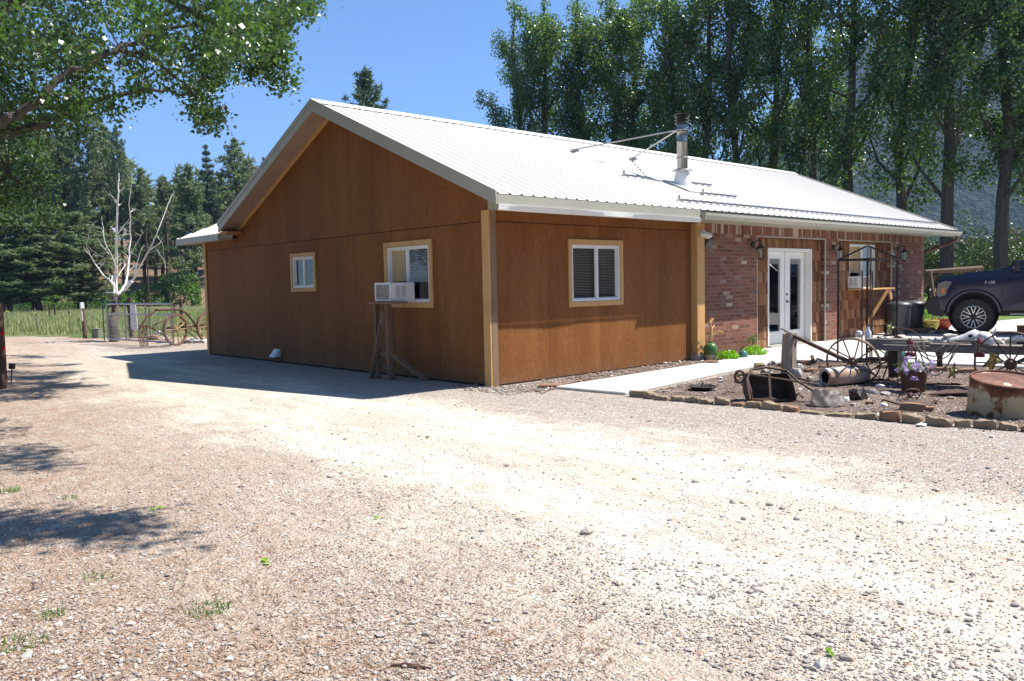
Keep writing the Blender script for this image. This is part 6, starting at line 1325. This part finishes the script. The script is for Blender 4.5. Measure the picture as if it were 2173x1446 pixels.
# u, top v, base v, variant, width, depth, label
PT = [(205, 232, 650, 2, 1.3, 82, 'tall reddish pine with a long bare trunk, standing left of the dead birch'),
 (266, 270, 650, 2, .7, 80, 'slender high pine directly behind the top of the dead birch'),
 (240, 272, 652, 1, 1.0, 86, 'bushy tall pine between the reddish pine and the slender one'),
 (312, 360, 655, 0, 1.0, 80, 'cone-shaped pine right of the dead birch'),
 (360, 378, 655, 1, .8, 82, 'narrow pine left of the bushy one by the roof'),
 (412, 352, 656, 0, 1.25, 78, 'broad dense pine just left of the low hip roof'),
 (452, 313, 650, 3, .95, 88, 'pointed fir rising behind the broad pine by the roof'),
 (511, 297, 650, 2, 1.5, 86, 'airy layered pine touching the left gable rake'),
 (571, 338, 650, 3, .6, 95, 'tip of a fir just showing above the gable rake'),
 (378, 400, 650, 1, 1.0, 92, 'smaller pine in the gap behind the narrow pine'),
 (285, 395, 650, 0, 1.0, 95, 'smaller pine in the gap behind the dead birch'),
 (150, 262, 648, 0, 1.25, 84, 'dark tall pine under the cottonwood branches'),
 (105, 250, 648, 1, 1.2, 86, 'tall full pine left of the dark one under the branches'),
 (50, 235, 646, 0, 1.2, 88, 'tall pine mostly hidden by the cottonwood leaves'),
 (-5, 240, 646, 1, 1.2, 84, 'tall pine cut by the left edge of the photo'),
 (82, 430, 664, 4, 2.1, 68, 'low wide pine in the meadow with its branches near the grass'),
 (172, 452, 664, 4, 1.9, 70, 'low bushy pine with a short stout trunk in the meadow'),
 (15, 440, 664, 4, 2.1, 66, 'wide pine at the far left edge of the meadow'),
 (335, 470, 652, 1, 1.1, 84, 'young pine low between the cone-shaped pine and the narrow one'),
 (232, 455, 650, 0, 1.2, 90, 'young pine low behind the trunk of the dead birch'),
 (-70, 260, 650, 2, 1.4, 80, 'pine beyond the left edge of the photo'), (470, 430, 650, 1, 1.0, 90, 'young pine half hidden by the low hip roof')]
for i, (u, vt, vb, k, wx_, dep, lb) in enumerate(PT):
    b_ = at(u, vb, dep); zb_ = max(-.2, hillz(u, dep, b_)) if dep > 78 else -.1; b_.z = zb_; top = at(u, vt, dep).z; h = (top - zb_) / 15
    wsc = wx_ * (.5 + .5 * h) * (.82 if vt < 420 else .95)
    place(PV[k], not used[k], b_, (wsc, wsc, h), i * 1.9, lb, None); used[k] = True
    if h < .9: pass
# thin bare trunks under the pines
for i, (u, dep, h, lb) in enumerate(((160, 79, 8, 'thin straight trunk left of the dead birch'), (120, 80, 7, 'thin dark trunk above the low pines'), (356, 80, 9, 'thin trunk right of the steel pole'), (420, 79, 9, 'dark straight trunk beside the house corner'), (348, 82, 9, 'leaning thin trunk beside the steel pole'), (137, 82, 9, 'crooked thin trunk between the low pines'))):
    b_ = at(u, 650, dep); b_.z = hillz(u, dep, b_) - .3; t = empty('bare_pine', b_, lb, 'pine tree', rot=(0, .03 * (i % 3 - 1), 0)); mb = MB(); mb.tube([(0, 0, 0), (.1, 0, h * .5), (0, .1, h)], [.22, .16, .07], 7); mb.build('trunk', M['pinebark'], t)
    C_ = np.array([(R_.normal(0, .8), R_.normal(0, .8), h * (.7 + .3 * k / 24)) for k in range(24)]); np_obj('crown', needle_tris(C_, 9, .5, .05), 3, M['needle'], t)
# shrubs at the foot of the slope
def shrub(u, dep, r, h, m, label, n=900):
    b_ = at(u, 650, dep); b_.z = max(0, hillz(u, dep, b_)) - .1; t = empty('shrub', b_, label, 'shrub')
    mb = MB()
    for k in range(5): mb.tube([(0, 0, 0), (math.cos(k * 1.3) * r * .4, math.sin(k * 1.3) * r * .4, h * .6)], .03, 4)
    mb.build('stem', M['bark'], t); c = R_.normal(0, 1, (26, 3)) * np.array([r * .45, r * .45, h * .22]) + np.array([0, 0, h * .5]); P_ = c[R_.integers(0, 26, n)] + R_.normal(0, r * .13, (n, 3)); P_[:, 2] = np.abs(P_[:, 2]); leaves('foliage', P_, .24, M[m], t)
for u, dep, r, h, m, lb in ((385, 76, 2.2, 4.2, 'shrub', 'bright green bush behind the old hay rake'), (360, 77, 1.6, 3.2, 'shrub', 'bright green bush left of the brightest one'), (410, 77, 1.5, 2.5, 'shrub', 'green bush close to the house corner'), (205, 75, 2.2, 2.0, 'shrub', 'low green bush behind the post with the white box'), (260, 76, 2.5, 2.2, 'shrub', 'low green bush behind the bird table'), (130, 75, 2.4, 1.8, 'shrub', 'low green bush behind the paired meadow posts'), (315, 76, 2.0, 2.2, 'shrub', 'low dark bush at the foot of the steel pole'), (60, 74, 2.3, 1.8, 'shrub', 'low green bush left of the paired meadow posts')): shrub(u, dep, r, h, m, lb)
# far wood on the slope behind
C_ = []
r = random.Random(9)
for i in range(330):
    u = r.uniform(-900, 700); dep = r.uniform(98, 200); b_ = at(u, 640, dep); b_.z = hillz(u, dep, b_); H = r.uniform(8, 13)
    if abs(u - 210) < 150 and r.random() < .55: continue
    for j in range(44):
        s = j / 44; R = 2.1 * (1 - s) + .15; a = r.uniform(0, 6.28); q = R * r.uniform(.3, 1); C_.append((b_.x + q * math.cos(a), b_.y + q * math.sin(a), b_.z + H * (.38 + .62 * s)))
tag(np_obj('far_pinewood', needle_tris(np.array(C_), 4, 1.3, .20), 3, M['needle']), 'distant pine wood covering the slope behind the near pines', 'wood', kind='stuff')
C_ = []
for i in range(520):
    a = r.uniform(math.radians(140), math.radians(345)); dep = r.uniform(48, 75); b_ = CAM + Vector((math.cos(a), math.sin(a), 0)) * dep; H = r.uniform(9, 16)
    for j in range(60):
        s = j / 60; R = 2.6 * (1 - s) + .3; aa = r.uniform(0, 6.28); q = R * r.uniform(.3, 1); C_.append((b_.x + q * math.cos(aa), b_.y + q * math.sin(aa), H * (.03 + .97 * s)))
tag(np_obj('opposite_pinewood', needle_tris(np.array(C_), 3, 1.6, .30), 3, M['needle']), 'dark pine wood across the yard that shows reflected in the window panes', 'wood', kind='stuff')
# spruce behind the roof
b_ = at(792, 600, 46); b_.z = 0; sp_ = pine('spruce_tree', 8, at(792, 157, 46).z, .1, 3.4, cone, 'spruce', 'blue green spruce whose tip shows above the roof ridge', 'spruce tree', dens=1.7, nb=210, L=.30, up=.55); sp_.location = b_
# dead birch
D_ = 26; t = empty('dead_birch', at(246, 723, D_) * 1, 'bare dead birch with white peeling branches behind the gate', 'birch tree'); t.location.z = 0; T0 = Vector(t.location)
BQ = []
def br(pts, r0, r1, m='deadwood', name='branch', n=7):
    P_ = []; k = len(pts)
    for i, (u, v) in enumerate(pts): q = at(u, v, D_ + .6 * math.sin(i * 1.1 + pts[0][0])) - T0; P_.append(q)
    Q = []
    for a, b in zip(P_, P_[1:]):
        for j in range(4): Q.append(a.lerp(b, j / 4) + Vector((noise.noise(a * 3 + Vector((j, 0, 0))), 0, noise.noise(b * 3 + Vector((0, j, 0))))) * .05)
    Q.append(P_[-1]); mb = MB(); mb.tube(Q, [(r0 + (r1 - r0) * i / (len(Q) - 1)) * (.45 if m == 'deadwood' else .62) for i in range(len(Q))], n); mb.build(name, M[m], t, smooth=True); BQ.append((Q, r0)) if m == 'deadwood' else None
br([(243, 725), (241, 690), (243, 655), (246, 625)], .27, .15, 'bark', 'trunk', 10)
for pts, r0, r1 in (([(246, 630), (247, 566), (247, 504), (251, 407), (252, 372)], .12, .03), ([(250, 625), (268, 604), (272, 556), (277, 504), (275, 435), (281, 380)], .09, .02), ([(252, 622), (266, 611), (287, 587), (311, 542), (332, 497), (365, 414)], .10, .02), ([(244, 622), (242, 601), (221, 587), (200, 556), (178, 526)], .08, .02),
    ([(247, 580), (247, 566), (221, 511), (216, 459)], .06, .018), ([(284, 590), (298, 533)], .055, .02), ([(248, 497), (262, 482), (273, 466)], .045, .015), ([(248, 520), (257, 505), (266, 490)], .04, .012), ([(246, 493), (235, 481)], .04, .02), ([(190, 540), (184, 520), (190, 486)], .03, .01), ([(278, 540), (300, 500), (306, 490)], .025, .006), ([(232, 540), (215, 520), (208, 512)], .02, .006),
    ([(330, 500), (345, 515), (352, 585)], .012, .005), ([(250, 585), (262, 570), (268, 560)], .03, .012), ([(251, 440), (257, 433)], .03, .015), ([(354, 437), (368, 425)], .02, .008), ([(205, 563), (230, 545)], .012, .005), ([(310, 540), (335, 532), (350, 560)], .012, .004), ([(276, 450), (286, 445)], .02, .01), ([(238, 605), (238, 585)], .05, .03)): br(pts, r0, r1)
r = random.Random(77); mb = MB()
for Q, r0 in BQ:
    for k in range(1 + int(r0 * 45)):
        i = r.randrange(len(Q) // 4, len(Q)); o_ = Q[i]; a = r.uniform(0, 6.28); L = r.uniform(.12, .5) * (1 if i < len(Q) * .8 else .6); dz = r.uniform(.1, .9)
        e = o_ + Vector((math.cos(a) * L, math.sin(a) * L, L * dz)); m_ = o_.lerp(e, .55) + Vector((r.gauss(0, .05), r.gauss(0, .05), .04)); mb.tube([o_, m_, e], [.007, .005, .002], 4, cap=False)
        e2 = m_ + Vector((math.cos(a + .8) * L * .4, math.sin(a + .8) * L * .4, L * .35)); mb.tube([m_, e2], [.004, .0015], 4, cap=False)
mb.build('twigs', M['deadwood'], t, fix=False)['kind'] = 'stuff'
q = at(272, 606, 25.9); mb = MB(); mb.bar((-.16, 0, -.16), (.12, 0, .14), .13, .10); o = mb.build('yard_light', M['vinyl'], bevel=.02); o.location = q; o.rotation_euler[2] = math.atan2(RT.y, RT.x); tag(o, 'white yard light hanging in the fork of the dead birch', 'light')
# ---- poplars
def poplar(name, seed, H, label, nl=15000, limbs=11, base=.22, spread=2.0, lean=0.0, size=.125):
    r = random.Random(seed); t = empty(name, (0, 0, 0), label, 'poplar tree', 'row of tall poplars behind the house'); mb = MB(); Cn = []; Cr = []
    tp = [Vector((lean * k / 8 * 1.5 + noise.noise(Vector((seed * 3, k * .5, 0))) * .5 * k / 8, noise.noise(Vector((seed * 3, k * .5, 7))) * .5, H * k / 8)) for k in range(9)]
    mb.tube([Vector((0, 0, -.3))] + tp, [.30] + [.25 * (1 - k / 8.6) + .02 for k in range(9)], 9)
    def add(p, rr, hh): Cn.append(p); Cr.append((rr, hh))
    for i in range(limbs):
        s = base + (.86 - base) * (i + r.uniform(-.3, .3)) / limbs; s = max(base * .8, s); k = min(7.99, s * 8); j = int(k); o = tp[j].lerp(tp[j + 1], k - j)
        a = i * 2.4 + r.uniform(-.6, .6); L = H * r.uniform(.14, .28) * (1.12 - s * .6); out = spread * r.uniform(.5, 1.0) * (1.1 - .45 * s)
        m_ = o + Vector((math.cos(a) * out * .6, math.sin(a) * out * .6, L * .35)); e = o + Vector((math.cos(a) * out, math.sin(a) * out, L))
        mb.tube([o, m_, e], [.11 * (1 - s * .6), .07 * (1 - s * .6), .015], 6, cap=False)
        for q in range(7): 
            f = .2 + .9 * q / 6; p = (o.lerp(m_, f * 2) if f < .5 else m_.lerp(e, f * 2 - 1)); p = p + Vector((r.gauss(0, .45), r.gauss(0, .45), r.gauss(0, .35))); rr = r.uniform(.26, .68)
            if r.random() < .74: add(p, rr, rr * r.uniform(.9, 1.6))
        for q in range(3):
            b = a + r.uniform(-1.4, 1.4); f = r.uniform(.3, .9); p0_ = o.lerp(e, f); p1_ = p0_ + Vector((math.cos(b) * out * .5, math.sin(b) * out * .5, L * .22)); mb.tube([p0_, p1_], [.03, .008], 4, cap=False); add(p1_, .36, .55)
    for q in range(16): s = .58 + .41 * q / 15; k = min(7.99, s * 8); j = int(k); add(tp[j].lerp(tp[j + 1], k - j) + Vector((r.gauss(0, .35), r.gauss(0, .35), 0)) * (1.15 - s), .40 * (1.5 - s), .7)
    mb.build('trunk', M['bark'], t, fix=False)
    C_ = np.array([tuple(c) for c in Cn]); S_ = np.array(Cr); w_ = (S_[:, 0] ** 2 * S_[:, 1]) ** .7; idx = R_.choice(len(C_), nl, p=w_ / w_.sum())
    g = R_.normal(0, 1, (nl, 3)); g /= np.maximum(1e-6, np.linalg.norm(g, axis=1))[:, None]; g *= (R_.uniform(0, 1, nl) ** .5)[:, None]
    P_ = C_[idx] + g * np.stack([S_[idx, 0], S_[idx, 0], S_[idx, 1]], 1) * 1.15 + R_.normal(0, .07, (nl, 3))
    leaves('crown', P_, size, M['poplar'], t, .85); return t
PP = [poplar('poplar_tree', 11, 18, 'x', 22000, 14, .24, 2.5), poplar('poplar_tree', 12, 18, 'x', 20000, 13, .24, 2.6, .4), poplar('poplar_tree', 13, 18, 'x', 17500, 12, .24, 2.7, -.3), poplar('poplar_tree', 14, 18, 'x', 23000, 15, .14, 2.6)]
usedp = [False] * 4
# u of trunk, top v, depth, variant, width, label
PQ = [(1105, 38, 50, 3, .78, 'leftmost and shortest poplar, its rounded crown free against the sky'), (1165, 4, 49, 0, .95, 'second poplar from the left, peaking just inside the photo'), (1235, -10, 48, 3, .95, 'third poplar from the left with a notch of sky on its left'),
 (1305, -5, 47, 1, .95, 'fourth poplar from the left above the brace of the chimney'), (1352, 0, 46, 0, .85, 'fifth poplar from the left, narrow with a pointed top'), (1430, -60, 44, 3, .95, 'poplar directly behind the chimney pipe'),
 (1500, -110, 43, 2, .95, 'open poplar right of the chimney with sky under its branches'), (1560, -140, 42, 1, .9, 'poplar with ascending bare limbs at the skyline gap'), (1645, -170, 41, 0, .9, 'poplar above the middle of the roof ridge'), (1795, -230, 38, 2, 1.0, 'poplar with a forked leaning trunk above the end of the ridge'), (1720, -200, 40, 3, .8, 'poplar between the ridge end and the forked trunk'),
 (1905, -260, 36, 1, .95, 'poplar with a slim straight trunk above the far rake'), (2008, -300, 34, 0, 1.0, 'poplar with the thick dark trunk right of the gutter end'), (2128, -330, 33, 2, 1.0, 'poplar with the thick trunk above the truck hood'), (2230, -300, 33, 3, 1.0, 'poplar at the right edge of the photo')]
for i, (u, vt, dep, k, wx_, lb) in enumerate(PQ):
    b_ = at(u, 600, dep); b_.z = 0; h = at(u, vt, dep).z / 18
    place(PP[k], not usedp[k], b_, (wx_ * 1.1, wx_ * 1.1, h), i * 2.2 + .4, lb, 'row of tall poplars behind the house'); usedp[k] = True
# understorey behind the truck
r = random.Random(4); C_ = []
for i in range(5200):
    u = r.uniform(1750, 2900); dep = r.uniform(105, 135); q = at(u, 600, dep); z = r.random() ** 1.3 * 8.5 * (.7 + .3 * noise.noise(Vector((u * .01, 0, 0)))); C_.append((q.x, q.y, z))
tag(np_obj('far_brush', needle_tris(np.array(C_), 5, 1.4, .22), 3, M['brush']), 'brown and olive brush and thin trunks beyond the road at the right', 'brush', kind='stuff')
def bush(u, dep, r_, h, label, n=4500, m='bush'):
    b_ = at(u, 600, dep); b_.z = 0; t = empty('shrub', b_, label, 'shrub'); mb = MB()
    for k in range(7): mb.tube([(0, 0, 0), (math.cos(k) * r_ * .3, math.sin(k) * r_ * .3, h * .5), (math.cos(k) * r_ * .6, math.sin(k) * r_ * .6, h * .8)], [.04, .03, .01], 4)
    mb.build('stem', M['bark'], t); c = R_.normal(0, 1, (40, 3)) * np.array([r_ * .45, r_ * .45, h * .24]) + np.array([0, 0, h * .55]); P_ = c[R_.integers(0, 40, n)] + R_.normal(0, r_ * .15, (n, 3)); P_[:, 2] = np.abs(P_[:, 2]); leaves('foliage', P_, .11, M[m], t, .8)
for u, dep, r_, h, lb in ((2062, 42, 1.9, 3.6, 'dark leafy bush between the two thick poplar trunks'), (1975, 40, 1.1, 3.2, 'leafy bush just right of the brick corner'), (2180, 40, 2.2, 3.6, 'leafy bush behind the truck windshield'), (1900, 41, 1.8, 4.6, 'leafy bush rising over the low end of the roof'), (1810, 43, 2.0, 5.6, 'leafy bush below the forked poplar above the roof'), (1730, 45, 1.8, 6.2, 'leafy bush at the end of the roof ridge')): bush(u, dep, r_, h, lb)
# ---- the cottonwood over the left of the picture
t = empty('cottonwood_tree', (-7.2, 6.5, 0), 'large cottonwood whose leafy branches hang over the upper left of the photo', 'cottonwood tree'); T0 = Vector((-7.2, 6.5, 0))
mb = MB(); mb.tube([T0 * 0, Vector((.1, 0, 1.5)), Vector((.3, -.2, 3.2)), Vector((.2, .2, 6)), Vector((.3, .3, 9))], [.45, .36, .30, .2, .06], 12); mb.build('trunk', M['bark'], t, smooth=True)
limbs = []
def limb(uvd, r0, r1, start=None):
    P_ = ([Vector(start)] if start else []) + [at(*q) - T0 for q in uvd]; Q = []
    for a, b in zip(P_, P_[1:]):
        for j in range(5): Q.append(a.lerp(b, j / 5) + Vector((noise.noise(a + Vector((j * .7, 0, 0))), noise.noise(b + Vector((0, j * .7, 0))), noise.noise(a + b + Vector((0, 0, j * .7))))) * .10)
    Q.append(P_[-1]); n = len(Q); mb = MB(); mb.tube(Q, [r0 + (r1 - r0) * (i / (n - 1)) ** .8 for i in range(n)], 8); mb.build('limb', M['bark'], t, smooth=True); limbs.append(Q)
limb([(0, 262, 11.5), (80, 215, 11.6), (160, 150, 11.8), (235, 112, 12), (330, 70, 12.4), (470, 40, 13)], .085, .02, (.3, -.2, 3.0))
limb([(0, 25, 10.5), (60, -20, 10.3), (200, -90, 10.5), (450, -150, 11)], .11, .03, (.2, .1, 5.0))
limb([(90, 262, 13), (140, 240, 13.3), (175, 215, 13.6), (300, 190, 14), (400, 200, 14.2)], .09, .02, (.3, -.2, 3.2))
limb([(250, -60, 12.5), (420, 30, 13), (520, 90, 13.4), (600, 150, 13.7)], .10, .02, (.2, .2, 6))
limb([(-100, 400, 13), (20, 380, 14), (90, 400, 14.5)], .10, .02, (.2, -.1, 2.2))
limb([(350, -60, 13), (520, -10, 13.5), (650, 20, 14)], .08, .015, (.2, .2, 6.5))
limb([(300, 110, 12.6), (380, 170, 12.8), (440, 230, 13)], .05, .01, at(235, 112, 12) - T0)
import itertools
r = random.Random(21); Cl = []
poly = [(-260, -330), (690, -330), (672, -40), (655, 10), (630, 28), (580, 55), (600, 90), (530, 110), (500, 95), (585, 140), (605, 178), (580, 185), (540, 165), (500, 150), (455, 165), (430, 100), (425, 140), (415, 190), (455, 235), (450, 268), (405, 240), (395, 200), (330, 195), (265, 215), (248, 250), (225, 232), (190, 245), (160, 300), (150, 270), (110, 300), (75, 330), (150, 400), (145, 440), (130, 470), (60, 480), (40, 520), (0, 540), (-260, 560)]
def inside(x, y):
    c = False; j = len(poly) - 1
    for i in range(len(poly)):
        xi, yi = poly[i]; xj, yj = poly[j]
        if (yi > y) != (yj > y) and x < (xj - xi) * (y - yi) / (yj - yi) + xi: c = not c
        j = i
    return c
while len(Cl) < 900:
    u, v = r.uniform(-260, 720), r.uniform(-330, 560)
    if not inside(u, v): continue
    if v < -60 and r.random() < .45: continue
    gap = noise.noise(Vector((u * .012, v * .016, 3.3)))
    if gap > .30 and u > 60: continue
    d = 11.2 + 3.6 * r.random() + (2.5 if v > 300 else 0) + u * .0015
    if r.random() < .10 and v < 120: d = r.uniform(8.6, 10.5)
    Cl.append(at(u, v, d) - T0)
# outline details that hang free
for u, v, d in ((600, 170, 13.6), (605, 178, 13.6), (570, 160, 13.6), (548, 150, 13.5), (530, 150, 13.5), (430, 250, 13), (447, 262, 13), (455, 240, 13), (440, 160, 13.2), (452, 150, 13.2), (650, 14, 14), (662, 8, 14), (640, 25, 14), (620, 35, 14), (245, 236, 13.4), (165, 285, 13.6), (420, 205, 13), (590, 105, 13.6), (560, 100, 13.5), (600, 130, 13.6)): Cl += [at(u + r.uniform(-6, 6), v + r.uniform(-6, 6), d) - T0 for _ in range(2)]
mbt = MB(); allq = [q for L in limbs for q in L]
for c in Cl:
    if r.random() < .5:
        q = min(allq, key=lambda p: (p - c).length_squared)
        if (q - c).length < 1.6: mbt.tube([q, q.lerp(c, .5) + Vector((0, 0, .05)), c], [.012, .008, .003], 4, cap=False)
mbt.build('twigs', M['bark'], t, fix=False)['kind'] = 'stuff'
C_ = np.array([tuple(c) for c in Cl]); n = 58000; idx = R_.integers(0, len(C_), n)
P_ = C_[idx] + R_.normal(0, .13, (n, 3)) * np.array([1, 1, .9]); leaves('crown', P_, .068, M['leaf'], t, .9, .35)
# second cottonwood just outside the frame, its shade falls on the litter
t2 = empty('cottonwood_tree', (-10.5, -1.6, 0), 'cottonwood outside the left edge that throws the dappled shade on the driveway', 'cottonwood tree'); T2 = Vector(t2.location)
mb = MB(); mb.tube([T2 * 0, Vector((0, .1, 2)), Vector((.2, 0, 5)), Vector((.3, .2, 9))], [.38, .3, .22, .05], 12)
def src(u, v, z):   # what has to hang at height z to shade the ground there
    g = gnd(u, v); return g + Vector((.56, -.37, 1)) * z
Cs = []
def shade(u0, u1, v0, v1, n, z):
    for _ in range(n):
        u = u0 + (u1 - u0) * r.random() ** 1.6; Cs.append(src(u, v0 + (v1 - v0) * r.random(), z + r.uniform(-.15, .15)) - T2)
shade(-300, 340, 1105, 1150, 60, 6.4); shade(200, 375, 1095, 1112, 5, 6.4); shade(-200, 110, 1085, 1100, 8, 6.4); shade(-300, 90, 945, 962, 14, 7.2); shade(-300, 150, 960, 970, 8, 7.2); shade(-250, 110, 975, 995, 14, 7.2)
ends = [(src(300, 1110, 6.4) - T2), (src(120, 962, 7.2) - T2), (src(0, 1120, 6.4) - T2)]
for e in ends: mb.tube([Vector((.2, 0, 4.6)), Vector((.2, 0, 4.6)).lerp(e, .5) + Vector((0, 0, .5)), e], [.10, .05, .01], 7)
mb.build('trunk', M['bark'], t2, smooth=True)
for _ in range(160): a = r.uniform(0, 6.28); q = r.uniform(.3, 3.0); Cs.append(Vector((-1.6 + math.cos(a) * q, math.sin(a) * q, 7.5 + r.uniform(-1.8, 2.2))))
C_ = np.array([tuple(c) for c in Cs]); n = 12000; idx = R_.integers(0, len(C_), n); leaves('crown', C_[idx] + R_.normal(0, .13, (n, 3)), .085, M['leaf'], t2, .9)
# shadow bands further up the drive come from the same kind of branches of the first tree
Cs = []
def src1(u, v, z): return gnd(u, v) + Vector((.56, -.37, 1)) * z - T0
for u0, u1, v0, v1, n, z in ((0, 120, 755, 762, 16, 6.6), (40, 150, 772, 778, 12, 6.4), (0, 150, 788, 796, 26, 6.2), (0, 120, 799, 806, 22, 6.2), (20, 100, 812, 816, 8, 6.2)):
    for _ in range(n): Cs.append(src1(u0 + (u1 - u0) * r.random(), v0 + (v1 - v0) * r.random(), z))
C_ = np.array([tuple(c) for c in Cs]); n = 5200; idx = R_.integers(0, len(C_), n); leaves('foliage', C_[idx] + R_.normal(0, .10, (n, 3)), .07, M['leaf'], t, .9)
bpy.context.view_layer.update()
# ---------------------------------------------------------------- the blue valley air
mb = MB(); mb.bb(-4100, 4100, -4100, 4100, -1.5, 600)
hz = bpy.data.materials.new('valley_haze'); hz.use_nodes = True; nt = hz.node_tree; nt.nodes.clear(); o_ = nt.nodes.new('ShaderNodeOutputMaterial'); pv = nt.nodes.new('ShaderNodeVolumePrincipled')
pv.inputs['Color'].default_value = (.38, .58, 1, 1); pv.inputs['Density'].default_value = .00022; pv.inputs['Anisotropy'].default_value = 0
nt.links.new(pv.outputs[0], o_.inputs['Volume'])
tag(mb.build('haze', hz), 'thin blue haze filling the valley air', 'haze', kind='stuff')
